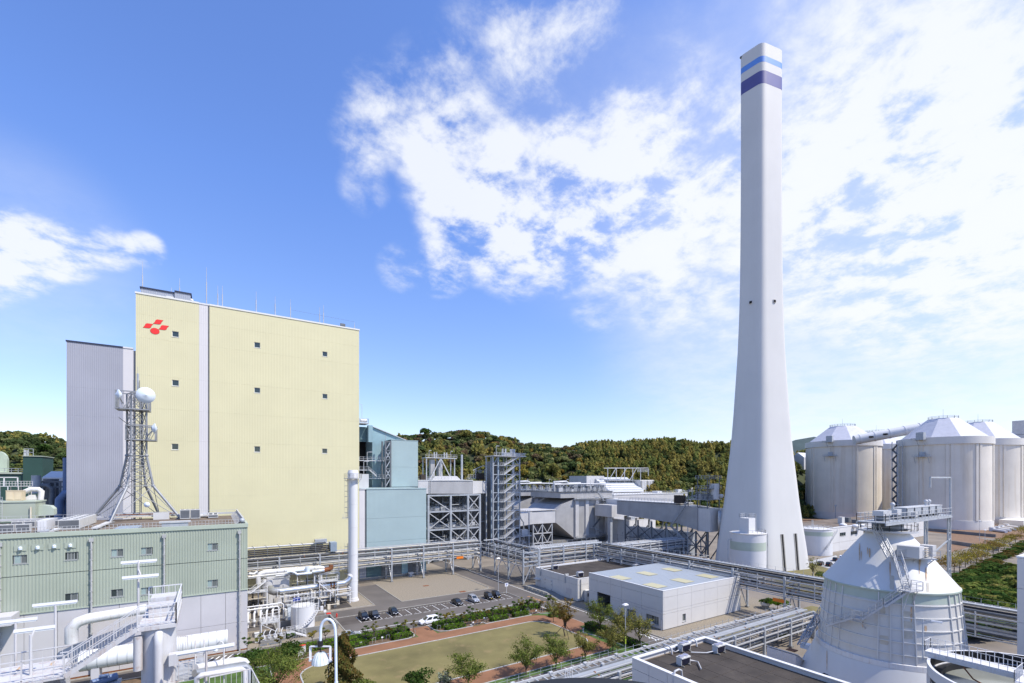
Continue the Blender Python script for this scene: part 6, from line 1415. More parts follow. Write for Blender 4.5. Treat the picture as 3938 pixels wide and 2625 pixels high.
# small fittings too fine to tell apart
def clutter(parent, box, n, mats, seed, big=.25):
    g=random.Random(seed); ms={k:MB() for k in mats}; x0,x1,y0,y1,z0,z1=box
    for i in range(n):
        m_=ms[g.choice(mats)]; x=g.uniform(x0,x1); y=g.uniform(y0,y1); z=g.uniform(z0,z1); L=g.uniform(1,5); r=g.uniform(.07,.22); k=g.random()
        d=(L,0,0) if k<.4 else ((0,L,0) if k<.6 else (0,0,min(L,z1-z+.5)))
        if g.random()<big: w=g.uniform(.4,1.3); m_.box(x-w,x+w,y-w*.6,y+w*.6,z0,z0+g.uniform(.6,2.4))
        else: m_.tube((x,y,z),(min(x+d[0],x1),min(y+d[1],y1),z+d[2]),r,5)
    for k,m_ in ms.items():
        if m_.v: o=m_.build('small_fittings',k,parent); o['kind']='stuff'
for i,z in enumerate((.1,6.8,13.6,20.9)): clutter(fr,(xf[0],xf[-1],YF+1,YF+15,z,z+3.2),70,['galv','galv_dark','galv_light','mast_grey'],60+i)
pr=bpy.data.objects['precipitator']; clutter(pr,(147,182,185,198,27.4,30.5),150,['galv','galv_dark','galv_light','mast_grey'],70,.35)
clutter(pr,(156,184,181.5,184,0,3),60,['galv','galv_dark','galv_light','old_concrete'],71)
clutter(sw,(100,122,172,184,.1,6),90,['galv','galv_dark','galv_light','mast_grey'],72)
clutter(tr,(160,174,119,160,.1,9),160,['galv_dark','mast_grey','galv','galv_light'],73)
clutter(dp,(166,174,115,124,25.7,29),45,['galv','galv_light','mast_grey'],74)
# background plant: slanted roof house, long low block
Yb=258.0
hb=T('slant_roof_house','white house with a slanted stepped roof and a roof gantry, below the wooded hill','building',(225,Yb,0))
Q=lambda px,py,Y=Yb:(onY(px,py,Y).x,onY(px,py,Y).z)
x0,zt_=Q(2277,1829); x1,_q=Q(2350,1840); MB().box(x0,Q(2345,1830)[0],Yb+6,Yb+26,0,zt_).build('rear_wing','duct_light',hb)
a=Q(2310,1866);b=Q(2340,1840);c_=Q(2440,1842);d_=Q(2410,1884); e_=Q(2410,1905)
m_=MB(); m_.prismX([(Yb-9,24),(Yb-9,25.5),(Yb+8,zt_-1),(Yb+8,20)],a[0],c_[0]); sr=m_.build('slanted_roof','duct_white',hb)
for k in range(6): f_=k/6; yy=Yb-8.8+f_*16.5; z_=25.6+f_*(zt_-26.7); MB().box(a[0]-.05,c_[0]+.05,yy,yy+.5,z_+.02,z_+.5).build('roof_step','galv',sr)
f0=Q(2410,1905)[0]; f1=Q(2510,1905)[0]
MB().box(c_[0]+.05,f1,Yb-6,Yb+14,0,Q(2450,1845)[1]).build('front','silo_rim',hb)
for i in range(9): x=c_[0]+.4+(f1-c_[0]-.8)*i/9; MB().box(x,x+.9,Yb-6.35,Yb-6.05,4,Q(2450,1848)[1]).build('pilaster','galv_light' if i%3 else 'galv_dark',hb)
MB().box(f1+.1,Q(2539,1870)[0],Yb-3,Yb+10,0,Q(2530,1850)[1]).build('side_wing','white_paint',hb); m_=MB(); m_.prismY([(f1,Q(2530,1850)[1]+.02),(Q(2539,1870)[0],Q(2530,1850)[1]+.02),(Q(2530,1840)[0],Q(2530,1840)[1]),(f1,Q(2530,1838)[1])],Yb-3,Yb+10); m_.build('wing_roof','white_paint',hb)
g0=Q(2337,1799); g1=Q(2493,1799); zg=Q(2400,1842)[1]
m_=MB(); m_.bar((g0[0],Yb,g0[1]),(g1[0],Yb,g1[1]),.5); m_.bar((g0[0],Yb+4,g0[1]),(g1[0],Yb+4,g1[1]),.5); m_.build('gantry_beam','galv_light',hb)
for i in range(6): x=g0[0]+(g1[0]-g0[0])*i/5; MB().bar((x,Yb,zg-3),(x,Yb,g0[1]),.4).build('gantry_post','galv_light',hb)
for i in range(3): x=g0[0]+(g1[0]-g0[0])*(i+.05)/4; w=(g1[0]-g0[0])/5.5; MB().bar((x,Yb,zg-1.5),(x+w,Yb,g0[1]),.35).build('gantry_brace','galv_light',hb)
m_=MB(); x=Q(2450,1810)[0]; m_.rail([(x,Yb-.5,Q(2450,1815)[1]),(g1[0],Yb-.5,Q(2450,1815)[1])],2.2,1.4,.2); m_.build('gantry_railing','galv_light',hb)
MB().box(g0[0],g1[0],Yb-1,Yb+4,zg-1.0,zg-.6).build('gantry_deck','galv',hb)
lb=T('long_flat_block','long low pale block with a railed roof and light poles below the bamboo hill','building',(250,232,0))
x0=Q(2360,1900,232)[0]; x1=Q(2830,1900,232)[0]; zb_=Q(2600,1897,232)[1]
MB().box(x0,x1,232,262,0,zb_).build('wall','duct_light',lb); MB().box(x0-.3,x1,231.7,262,zb_+.01,zb_+.5).build('roof','duct_white',lb)
m_=MB(); m_.rail([(x0,232,zb_+.5),(x1,232,zb_+.5)],1.5,2.6,.16); m_.rail([(Q(2540,1900,232)[0],256,zb_+.5),(x1,256,zb_+.5)],1.8,2.6,.18); m_.build('roof_railing','galv_light',lb)
for px in (2577,2618,2670,2702,2720): 
    p=onY(px,1885,245); m_=MB(); m_.bar((p.x,245,zb_),(p.x,245,zb_+5.4),.22); m_.bar((p.x-.8,245,zb_+5.4),(p.x+.8,245,zb_+5.4),.35); m_.build('roof_lamp','galv_light',lb)
for px,w,h in ((2520,5,2),(2600,9,3),(2650,3,4.2),(2700,8,2)): p=onY(px,1890,238); MB().box(p.x,p.x+w,236,241,zb_+.52,zb_+h).build('roof_unit','duct_white',lb)
ob=T('low_roof_hut','low brown roofed hut with a pale parapet rail, left of the chimney foot','building',(135,100,0))
p=gz(2690,2160,5); c0=gz(2475,2098,5); c1=gz(2728,2140,5)
x0,x1,y0,y1=c1.x-16,c1.x,c1.y,c0.y
MB().box(x0,x1,y0,y1,0,4.4).build('wall','white_paint',ob); MB().box(x0+.2,x1-.2,y0+.2,y1-.2,4.41,4.5).build('roof_deck','roof_brown',ob)
m_=MB(); m_.rail([(x0,y0,4.45),(x1,y0,4.45),(x1,y1,4.45),(x0,y1,4.45)],1.0,2.2,.1,0,True); m_.build('roof_railing','coping',ob); MB().box(x0-.1,x0+.25,y0,y1,4.41,4.8).build('parapet','coping',ob)
# left background: turbine house, barrel roof vent, pipework, white shed
Yt=225.0
tv=T('turbine_hall','dark green hall roof with a square dark green tower box, far left','building',(-60,Yt,0))
x0,x1=Q(-200,1800,Yt)[0],Q(167,1800,Yt)[0]
zA=Q(0,1815,Yt)[1]; MB().box(x0,Q(97,1800,Yt)[0],Yt,Yt+30,0,zA-.6).build('hall_wall','dark_green',tv); MB().box(x0,Q(97,1800,Yt)[0]+.5,Yt-.4,Yt+30,zA-.59,zA).build('hall_coping','green_trim',tv)
MB().box(Q(92,1800,Yt)[0],x1,Yt-1,Yt+12,0,Q(120,1755,Yt)[1]).build('tower_box','dark_green',tv); MB().box(Q(91,1800,Yt)[0],x1+.3,Yt-1.3,Yt+12,Q(120,1755,Yt)[1]+.01,Q(120,1752,Yt)[1]).build('tower_coping','green_trim',tv)
m_=MB(); zc=Q(110,1752,Yt)[1]; m_.rail([(Q(92,1750,Yt)[0],Yt,zc),(Q(128,1750,Yt)[0],Yt,zc)],2.4,1.3,.14); m_.build('tower_railing','galv',tv); MB().box(Q(92,1750,Yt)[0],Q(100,1750,Yt)[0],Yt,Yt+3,zc+.01,zc+2).build('tower_cabinet','galv_light',tv)
bv=T('barrel_vent','pale green barrel roofed vent house at the left edge','vent house',(-75,Yt+6,zA))
a,b=Q(-45,1780,Yt+5)[0],Q(27,1780,Yt+5)[0]; zb0=Q(10,1806,Yt+5)[1]; zb1=Q(10,1768,Yt+5)[1]; m_=MB(); cxx=(a+b)/2; w=(b-a)/2
m_.prismY([(a,zA+.02),(b,zA+.02),(b,zb1)]+[(cxx+w*math.cos(t),zb1+3*math.sin(t)) for t in np.linspace(0.15,math.pi-.15,8)]+[(a,zb1)],Yt+5,Yt+7); m_.build('vault','pale_green',bv); m_=MB(); m_.rail([(a,Yt+1,zA),(Q(92,1800,Yt)[0],Yt+1,zA)],1.3,1.6,.12); m_.build('railing','galv',bv)
ws_=T('white_shed','white low pitched shed roof between the dark green tower and the lilac block','shed',(-38,210,0))
Yw=205; m_=MB(); a,b=Q(183,1830,Yw)[0],Q(262,1830,Yw)[0]; z0=Q(220,1836,Yw)[1]; z1=Q(220,1811,Yw)[1]
m_.prismX([(Yw-6,z0),(Yw+4,z1),(Yw+4,z0-1),(Yw-6,z0-1)],a,b); m_.build('roof','duct_white',ws_); MB().box(a,b,Yw-5.8,Yw+4,0,z0-1.02).build('wall','lead_grey',ws_)
pp=T('pipe_jungle','dark steel frame with fat blue grey pipes beside the lilac block','pipework',(-42,185,0))
Yp=183
for px in (170,190,212,232,250): x=Q(px,1950,Yp)[0]; MB().bar((x,Yp,0),(x,Yp,Q(px,1850,Yp)[1]),.4).build('post','galv_dark',pp)
for py in (1852,1872,1910,1950): z=Q(200,py,Yp)[1]; MB().bar((Q(150,py,Yp)[0],Yp,z),(Q(256,py,Yp)[0],Yp,z),.45).build('beam','galv_dark',pp)
p=onY(196,1870,Yp+3); MB().tube((p.x,Yp+3,20),(p.x,Yp+3,p.z+2.2),1.7,14).build('vessel','galv_dark',pp)
p=onY(139,1855,Yp-2); MB().tube((p.x,Yp-2,p.z-3),(p.x,Yp-2,p.z+2),1.0,10).build('flue','galv',pp)
m_=MB(); a=onY(250,1960,Yp-3); b=onY(228,1948,Yp-3); m_.pipe([(a.x+2,Yp-3,a.z+5),(a.x,Yp-3,a.z+4.7),(b.x,Yp-3,b.z+2),(b.x-.2,Yp-3,b.z-4)],.95,12); m_.build('bent_pipe','motor_blue',pp)
p=onY(252,1900,Yp-1); MB().tube((p.x,Yp-1,15),(p.x,Yp-1,40),.6,10).build('riser','motor_blue',pp)
m_=MB(); p=onY(180,1880,Yp-2); m_.pipe([(p.x-3,Yp-2,p.z+1),(p.x,Yp-2,p.z+1),(p.x+1,Yp-2,p.z),(p.x+1,Yp-2,p.z-5)],.6,8); m_.build('bent_pipe','galv_dark',pp)
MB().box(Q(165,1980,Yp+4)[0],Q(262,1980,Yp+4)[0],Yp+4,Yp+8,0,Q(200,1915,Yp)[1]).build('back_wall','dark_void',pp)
# paved banks, walls and vents around the silos
for i,(a,b) in enumerate([((3640,2088),(3840,2118)),((3560,2040),(3830,2066))]):
    p,q=gz(*a),gz(*b); m_=MB(); m_.bar(p+Vector((0,0,.9)),q+Vector((0,0,.9)),.5,1.8); solo('retaining_wall',m_,'old_concrete',['low dark retaining wall near the golden trees','low dark retaining wall at the foot of the nearest silo'][i],'wall')
for i,(a,b) in enumerate([((3870,2028),(3918,2034)),((3850,2033),(3905,2041)),((3835,2038),(3885,2045)),((3815,2042),(3870,2050))]):
    p,q=gz(*a),gz(*b); m_=MB(); m_.tube(p+Vector((0,0,1)),q+Vector((0,0,1)),.9,8); t_=T('ground_vent',ORD[i]+' white vent pipe on the bank near the right edge, counted from the back','vent',p); m_.build('pipe','white_paint',t_); MB().tube(p+Vector((0,0,.1)),p+Vector((0,0,2.6)),1.5,10).build('cowl','coping_white',t_)
p=gz(3900,2025); solo('bank_shed',MB().box(p.x-8,p.x+22,p.y-6,p.y+6,0,5),'silo_rim','pale flat roofed shed at the right edge beside the rightmost silo','shed')

# ================================================================ WOODED HILLS
RID=[(-500,1650),(0,1655),(90,1655),(200,1672),(255,1690),(420,1700),(900,1690),(1400,1676),(1500,1670),(1600,1664),(1700,1656),(1800,1648),(1890,1654),(1990,1680),(2085,1692),(2160,1710),(2260,1697),(2400,1692),(2580,1684),(2680,1697),(2820,1694),(3000,1712),(3090,1722),(3300,1745),(3900,1800),(4500,1825)]
rx=[r[0] for r in RID]; ry=[r[1] for r in RID]
def hill(px, Z):
    y=np.interp(px,rx,ry); Zr=440+25*np.sin(px*.004)+(60 if px>3000 else 0); Zf=np.interp(px,[0,1400,1900,2400,2900,3200],[290,300,315,330,345,420])
    hr=CAMH+(1840-y)/1800*Zr-7; s=np.clip((Z-Zf)/(Zr-Zf),0,1); back=np.clip((Z-Zr)/260,0,1)
    return max(-.5,hr*(.25*s+.75*(s*s*(3-2*s)))*(1-.65*back)+3.0*math.sin(px*.011+Z*.03)*s*(1-s)*2-.5)
pxs=list(range(-700,4700,60)); Zs=[270,290,310,330,350,370,390,410,430,450,470,500,560,640,760]
m_=MB(); vs_=[]
for Z in Zs:
    for px in pxs: p=atd(px,1840,Z); vs_.append((p.x,p.y,hill(px,Z)))
n=len(pxs); m_.add(vs_,[(i*n+j,i*n+j+1,(i+1)*n+j+1,(i+1)*n+j) for i in range(len(Zs)-1) for j in range(n-1)],True); mat('forest_floor',(.045,.055,.022),.95,0,.4,.05); struct('hill',m_,'forest_floor')
m_=MB(); vs_=[]
for px,y in [(2600,1800),(2900,1745),(3060,1690),(3130,1678),(3200,1686),(3320,1720),(3500,1752),(3700,1772),(4000,1790),(4300,1815)]:
    for Z,f_ in ((2300,0),(2600,1),(3200,.8)): p=atd(px,1840,Z); vs_.append((p.x,p.y,max(-1,(CAMH+(1840-y)/1800*2600)*f_-1)))
m_.add(vs_,[(3*i+j,3*i+j+3,3*i+j+4,3*i+j+1) for i in range(9) for j in range(2)],True); mat('hazed_far_wood',(.05,.075,.075),.95,0,.2,.01); struct('far_hill',m_,'hazed_far_wood')  # bluish colour carries the haze of distance

# ---------------------------------------------------------------- foliage
def leafmesh(name, V, Cc):
    """V (n,4,3) leaf quads, Cc (n,3) colours"""
    n=len(V); me=bpy.data.meshes.new(name); me.vertices.add(4*n); me.vertices.foreach_set('co',V.reshape(-1).astype(np.float32))
    me.loops.add(4*n); me.loops.foreach_set('vertex_index',np.arange(4*n,dtype=np.int32)); me.polygons.add(n)
    me.polygons.foreach_set('loop_start',np.arange(0,4*n,4,dtype=np.int32)); me.polygons.foreach_set('loop_total',np.full(n,4,np.int32))
    at=me.color_attributes.new('tint','FLOAT_COLOR','POINT'); c4=np.ones((n,4,4),np.float32); c4[:,:,:3]=Cc[:,None,:]; at.data.foreach_set('color',c4.reshape(-1))
    me.materials.append(M['leaves']); me.update(); me.validate(); return me
def quads(P, Nn, size, asp=1.0, jit=.35, hang=None):
    n=len(P); Nn=Nn+rng.normal(0,.45,(n,3)); Nn/=np.linalg.norm(Nn,axis=1)[:,None]+1e-9
    r=rng.normal(0,1,(n,3)) if hang is None else np.tile(np.array([0,0,1.0]),(n,1))+rng.normal(0,hang,(n,3))
    U=r-Nn*(r*Nn).sum(1)[:,None]; U/=np.linalg.norm(U,axis=1)[:,None]+1e-9; W=np.cross(Nn,U)
    s=size*(1+rng.uniform(-jit,jit,n)); U=U*(s*asp)[:,None]/2; W=W*s[:,None]/2
    return np.stack([P-U-W*.6,P-U*.2+W,P+U+W*.5,P+U*.3-W],1)
def dome(n, lobes, rx_, rz_, seed):
    """lobed crown: shell-biased points on several overlapping balls; returns points, outward normals"""
    g=np.random.default_rng(seed); c=[]; 
    for i in range(lobes):
        a=g.uniform(0,2*math.pi); rr=g.uniform(.15,.6)*rx_; c.append((rr*math.cos(a),rr*math.sin(a),g.uniform(-.25,.45)*rz_,g.uniform(.38,.6)))
    c=np.array(c); k=g.integers(0,lobes,n); d=g.normal(0,1,(n,3)); d/=np.linalg.norm(d,axis=1)[:,None]
    d[:,2]=np.where(d[:,2]<-.3,-d[:,2],d[:,2]); rad=c[k,3]*g.uniform(.78,1.06,n)
    return c[k,:3]+d*np.stack([rad*rx_,rad*rx_,rad*rz_],1), d, k
pro=[]
for s_ in range(5):
    P,Nn,k=dome(260,7,1.0,.9,100+s_); pro.append((quads(P,Nn,.31),k))
bam=[]
for s_ in range(4):
    g=np.random.default_rng(200+s_); P=[];Nn=[];kk=[]
    for j in range(6):
        bx0,by0=g.uniform(-.8,.8,2); ln=g.uniform(-.25,.25,2); hh=g.uniform(.8,1.15); t=g.uniform(.15,1,38)
        w=(.06+.36*np.sin(np.pi*np.clip(t,0,1))**.8*(1-.35*t)); a=g.uniform(0,2*np.pi,38)
        P.append(np.stack([bx0+ln[0]*t*t+w*np.cos(a)*.9,by0+ln[1]*t*t+w*np.sin(a)*.9,t*hh*2-1],1)); Nn.append(np.stack([np.cos(a),np.sin(a),np.full(38,.5)],1)); kk.append(np.full(38,j))
    bam.append((quads(np.concatenate(P),np.concatenate(Nn),.26,2.0,.4,.5),np.concatenate(kk)))
PAL={'ever':[(.075,.11,.04),(.095,.13,.048),(.115,.14,.052)],'bamboo':[(.29,.255,.075),(.25,.245,.07),(.21,.23,.065),(.32,.26,.075)],'spring':[(.26,.265,.11),(.225,.245,.095),(.20,.23,.08)],'red':[(.19,.13,.075),(.17,.14,.075)],'gold':[(.30,.22,.05),(.27,.21,.055)],'bare':[(.16,.135,.09)]}  # foliage colours lightened to stand in for haze over the hills
F_={'evergreen_wood':([],[]),'bamboo_grove':([],[])}
def plant_hill(px, Z, kind, s):
    p=atd(px,1840,Z); z=hill(px,Z); base=np.array(PAL[kind][rng.integers(len(PAL[kind]))])*rng.uniform(.75,1.2)
    if kind=='bamboo': V,k=bam[rng.integers(4)]; sc=np.array([s*.85,s*.85,s*.78]); up=s*.7; dst=F_['bamboo_grove']
    else: V,k=pro[rng.integers(5)]; sc=np.array([s,s,s*rng.uniform(.75,1.05)]); up=s*.75; dst=F_['evergreen_wood']
    a=rng.uniform(0,2*np.pi); ca,sa=math.cos(a),math.sin(a); W=V*sc; W=np.stack([W[...,0]*ca-W[...,1]*sa,W[...,0]*sa+W[...,1]*ca,W[...,2]],-1)+np.array([p.x,p.y,z+up])
    lob=rng.uniform(.85,1.15,12)[k]; dst[0].append(W); dst[1].append(base[None,:]*(lob*rng.uniform(.88,1.12,len(V)))[:,None])
def zone(px, Z):
    r=rng.uniform(); s=(Z-310)/130
    nz=math.sin(px*.013+1.3)+math.sin(px*.031+Z*.045)+.6*math.sin(px*.07-Z*.08)
    if px<400: return 'ever' if r<.62 or nz<0 else ('spring' if r<.8 else 'bamboo')
    if px<1560: return 'ever' if r<.5 else ('red' if r<.62 else 'bamboo')
    if px<1900: return ('bamboo' if nz>-.9 and s<.85 and r<.85 else ('ever' if r<.55 else ('spring' if r<.85 else 'red')))
    if px<2260: return 'ever' if r<.36 else ('spring' if r<.72 else ('red' if r<.80 else ('gold' if r<.88 else 'bamboo')))
    if px>3000: return 'ever' if r<.6 else 'bamboo'
    return 'bamboo' if (r<.88 and nz>-1.5) else ('ever' if r<.95 else 'spring')
def scatter(pa, pb, n, za=0.0, zb=1.05):
    for i in range(n):
        px=rng.uniform(pa,pb); Zf=np.interp(px,[0,1400,1900,2400,2900,3200],[290,300,315,330,345,420]); Z=Zf+(450-Zf if px<3000 else 90)*rng.uniform(za,zb)
        kd=zone(px,Z); plant_hill(px,Z,kd,rng.uniform(3.2,5.0) if kd!='bamboo' else rng.uniform(3.8,5.4))
scatter(-150,320,480); scatter(320,1380,130,.3,1.05); scatter(1380,2000,950); scatter(2000,2850,1450); scatter(2850,3120,230); scatter(3120,4300,110,.2,1)
for nm,(V,Cc) in F_.items():
    V=np.concatenate(V); Cc=np.concatenate(Cc); me=leafmesh(nm,V,Cc); o=bpy.data.objects.new(nm,me); COL.objects.link(o); o['kind']='stuff'
# ================================================================ PIPE RACKS
PIPEM=['galv_dark','galv','galv_dark','beige_pipe','black_pipe','galv_light','galv_dark','silver_dull','mast_grey','galv_dark']  # dark tones prevail: shade in the gaps between pipes put into their colour
def rack(label, ax, u0, u1, v0, v1, levels, sp, ztop, npipe=4, post0=None, tray=True, brace=True, walk=False):
    P=(lambda u,v,z:(u,v,z)) if ax=='x' else (lambda u,v,z:(v,u,z))
    t_=T('pipe_rack',label,'pipe rack',P((u0+u1)/2,(v0+v1)/2,0),'pipe racks')
    us=list(np.arange(u0 if post0 is None else post0,u1+.1,sp)); g=random.Random(int(u0*7+v0*3))
    for u in us:
        for v in (v0,v1):
            MB().bar(P(u,v,0),P(u,v,ztop),.42).build('post','galv',t_); MB().bar(P(u,v,0),P(u,v,.35),.9).build('footing','old_concrete',t_)
        for z in levels: MB().bar(P(u,v0,z),P(u,v1,z),.3,.35).build('cross_beam','galv',t_)
        if brace:
            zb=levels[0]-.2; MB().bar(P(u,v0+.2,.5),P(u,(v0+v1)/2,zb),.2).build('brace','galv_light',t_); MB().bar(P(u,v1-.2,.5),P(u,(v0+v1)/2,zb),.2).build('brace','galv',t_)
    for u in [x+sp/2 for x in us if x+sp/2<u1]:
        for v in (v0,v1): MB().bar(P(u,v,levels[0]),P(u,v,ztop-.3),.18).build('hanger','galv_light',t_)
    for k,z in enumerate(levels):
        for v in (v0-.05,v1+.05): MB().bar(P(u0,v,z),P(u1,v,z),.2,.22).build('side_beam','galv_light' if v<v1 else 'galv',t_)
        for j in range(npipe):
            r=g.choice([.09,.12,.16,.2,.26]); v=v0+.6+(v1-v0-1.2)*(j+g.uniform(-.25,.25))/(npipe-1); a=u0+g.choice([0,0,0,sp*.6]); zz=z+.2+r
            m_=MB(); m_.tube(P(a,v,zz),P(u1,v,zz),r,7)
            q=MB()
            pp_=m_.build('pipe',g.choice(PIPEM),t_)
            for u in np.arange(a+2,u1-1,sp/1.0): q.tube(P(u,v,zz),P(u+.18,v,zz),r+.07,7)
            if q.v: fl_=q.build('flanges',g.choice(['galv_light','rust','galv']),pp_); fl_['kind']='stuff'
    if tray:
        z=ztop+.05; vm=v1-.5; m_=MB()
        for v in (vm-.9,vm): m_.bar(P(u0,v,z),P(u1,v,z),.12,.2)
        for u in np.arange(u0+.5,u1,1.1): m_.bar(P(u,vm-.9,z),P(u,vm,z),.1)
        m_.build('cable_tray','galv_light',t_); m_=MB()
        for u in np.arange(u0+1,u1,2.2): m_.bar(P(u,v1,z),P(u,v1,z+.9),.06)
        m_.bar(P(u0,v1,z+.85),P(u1,v1,z+.85),.02); s_=m_.build('stanchions','galv',t_); s_['kind']='stuff'
    return t_
rk1=rack('long pipe rack running in front of the yellow boiler house','x',-8,84,151.2,157.4,[5.9,7.2,8.8,10.2],11.1,11.0,5,post0=5.1)
rack('pipe rack section coming forward beside the road, left of the pump house','y',124,151,83.6,89.6,[5.9,7.2,8.8,10.2],9,11.2,4,post0=124.3)
rack('pipe rack running behind the pump house towards the chimney','x',90,120,124.3,130,[5.9,7.2,8.8,10.2],10,11.2,5,post0=90)
rack('pipe rack running from behind the workshop past the chimney to the bell tank','y',-10,123.8,112.6,119.2,[6.4,7.6,9.0,10.2],13,11.0,5,post0=6)
rack('far pipe rack ending at the chimney duct trestle','x',120.5,164,124.3,130,[5.9,7.6,8.8],10,9.4,4,post0=123)
m_=MB(); m_.bar((115.9,-8,11.35),(115.9,118,11.35),1.0,.12); m_.build('walkway','walk_grey',bpy.data.objects['pipe_rack.003'])
MB().bar((84,151,11.3),(90,151,11.3),.3).build('corner_beam','galv_light',rk1)
for (x,y,z,l,w) in ((73,151.0,6.2,2.6,'x'),(112.4,58,5.7,2.6,'y')):
    m_=MB(); m_.box(x-.04,x+(l if w=='x' else .04),y-.04,y+(.04 if w=='x' else l),z-.8,z); solo('clearance_sign',m_,'sign_orange','orange clearance board hanging under the pipe rack '+('by the parking area' if w=='x' else 'left of the bell tank'),'sign')
# dark pipe bundle with hoops along the yellow wall
t_=T('dark_pipe_bundle','bundle of dark insulated pipes under hoop frames at the foot of the yellow wall','pipework',(15,156,11.3))
xe=onY(1265,2110,156).x
for j in range(4):
    MB().tube((-8,154.6+j*.7,11.5+j*.45),(xe,154.6+j*.7,11.5+j*.45),.24,8).build('pipe','black_pipe',t_)
MB().tube((-8,157.2,13.6),(xe,157.2,13.6),.25,8).build('pipe','galv_light',t_)
for k in range(9): x=xe-1-k*3.3; m_=MB(); m_.pipe([(x,154,11.1),(x,154,13.8),(x-.6,155.2,14.4)],.08,5); m_.build('hoop','galv_dark',t_)
MB().box(xe+.1,xe+2.0,154,157,11.1,14).build('end_box','blue_grey_steel',t_); MB().box(xe-4,xe-.5,156.5,158.2,13.95,14.9).build('top_duct','galv',t_)

# front rack with wide walkway (bottom right)
rk=rack('wide low pipe rack with a flat walkway running across the lower right','x',26,109,49.4,52.9,[2.6,3.9,5.0],9.6,5.7,4,post0=31,tray=False,brace=False)
MB().box(26,109,51.2,52.5,5.3,5.5).build('walkway','walk_grey',rk); MB().box(26,109,53.05,53.2,5.2,5.5).build('side_beam','mast_grey',rk); MB().box(26,109,54.4,54.6,5.25,5.65).build('side_beam','galv_light',rk)
m_=MB()
for u in np.arange(26.5,109,1.35): m_.bar((u,53.2,5.45),(u,54.35,5.45),.13)
s_=m_.build('rungs','galv_light',rk); s_['kind']='stuff'
m_=MB()
for u in np.arange(26.5,109,1.9): m_.bar((u,54.7,5.3),(u,54.7,6.5),.05)
m_.bar((26,54.7,6.2),(109,54.7,6.2),.03); s_=m_.build('stanchions','galv',rk); s_['kind']='stuff'
for u in np.arange(28,109,6.6): MB().box(u,u+.6,54.3,54.7,5.66,5.85).build('bracket_plate','galv_light',rk)
MB().box(27,40,49.6,52.6,5.52,5.6).build('cover_sheet','walk_grey',rk)
m_=MB(); 
for x in (41.2,42.0): m_.pipe([(x,50.8,5.3),(x,50.8,7.3),(x+.2,50.8,7.6),(x+.4,50.8,7.3),(x+.4,50.8,5.3)],.06,6)
m_.build('ladder_hoop','white_paint',rk)
# grey roof piping right of the bell tank
t_=T('conveyor_trench','dark walled trench with pale ducts beside the bell tank, lower right','trench',(100,10,0))
MB().box(103,103.4,-25,40,0,4.2).build('wall','lead_grey',t_); MB().tube((101.8,-25,4.8),(101.8,24,4.8),1.0,12).build('duct','duct_light',t_)
MB().box(104,109.5,-25,40,0,.3).build('floor','rubber',t_)

# ================================================================ SLENDER WHITE STACK
sk=gz(1357.5,2309); sx,sy=sk.x,sk.y
ss=T('white_stack','slender white steel stack with platform and caged ladder in front of the yellow wall','chimney',(sx,sy,0))
MB().lathe(sx,sy,[(1.26,.7),(1.26,35.2)],32).build('shaft','white_paint',ss)
MB().lathe(sx,sy,[(1.6,0),(1.6,.35),(1.34,.36),(1.34,.9),(1.26,1.0)],32).build('base_flange','white_rusty',ss)
MB().lathe(sx,sy,[(1.27,33.9),(1.45,34.3),(1.45,35.6),(1.2,36.4),(1.1,36.4),(1.1,35)],32).build('cap','white_paint',ss)
for z in (5.6,13,20.5,27): MB().lathe(sx,sy,[(1.26,z-.05),(1.3,z-.04),(1.3,z+.04),(1.26,z+.05)],32).build('weld_seam','white_rusty',ss)
m_=MB(); m_.lathe(sx,sy,[(1.5,34.0),(2.4,34.0),(2.4,34.15),(1.5,34.15)],28); m_.build('platform','galv_light',ss)
m_=MB(); m_.rail([(sx+2.35*math.cos(t),sy+2.35*math.sin(t),34.15) for t in np.linspace(0,2*math.pi,15)],1.2,1,.06,1)
for k in range(6): a=k*math.pi/3; m_.bar((sx+2.3*math.cos(a),sy+2.3*math.sin(a),34),(sx+1.28*math.cos(a),sy+1.28*math.sin(a),32.7),.09)
m_.build('railing','galv_light',ss)
e_=Vector((-_c,_s,0)); c_=Vector((sx,sy,0)); n_=Vector((_s,_c,0))
def cage(z0,z1):
    m_=MB()
    for s_ in (-.25,.25): m_.bar(c_+e_*1.5+n_*s_+Vector((0,0,z0)),c_+e_*1.5+n_*s_+Vector((0,0,z1)),.07)
    for z in np.arange(z0,z1,.6): m_.bar(c_+e_*1.5-n_*.25+Vector((0,0,z)),c_+e_*1.5+n_*.25+Vector((0,0,z)),.05)
    for z in np.arange(z0+1.5,z1,1.5): m_.pipe([c_+e_*1.5-n_*.3+Vector((0,0,z)),c_+e_*2.2-n_*.35+Vector((0,0,z)),c_+e_*2.3+Vector((0,0,z)),c_+e_*2.2+n_*.35+Vector((0,0,z)),c_+e_*1.5+n_*.3+Vector((0,0,z))],.05,4)
    m_.bar(c_+e_*2.3+Vector((0,0,z0+1.5)),c_+e_*2.3+Vector((0,0,z1)),.05); m_.build('caged_ladder','galv',ss)
cage(23,34.2); cage(6,16)
m_=MB(); q=c_+e_*2.0; m_.box(q.x-.9,q.x+.6,q.y-.7,q.y+.7,23,23.1); m_.rail([(q.x-.9,q.y-.7,23.1),(q.x+.6,q.y-.7,23.1)],1.1,.7,.05); m_.build('rest_platform','galv_light',ss)

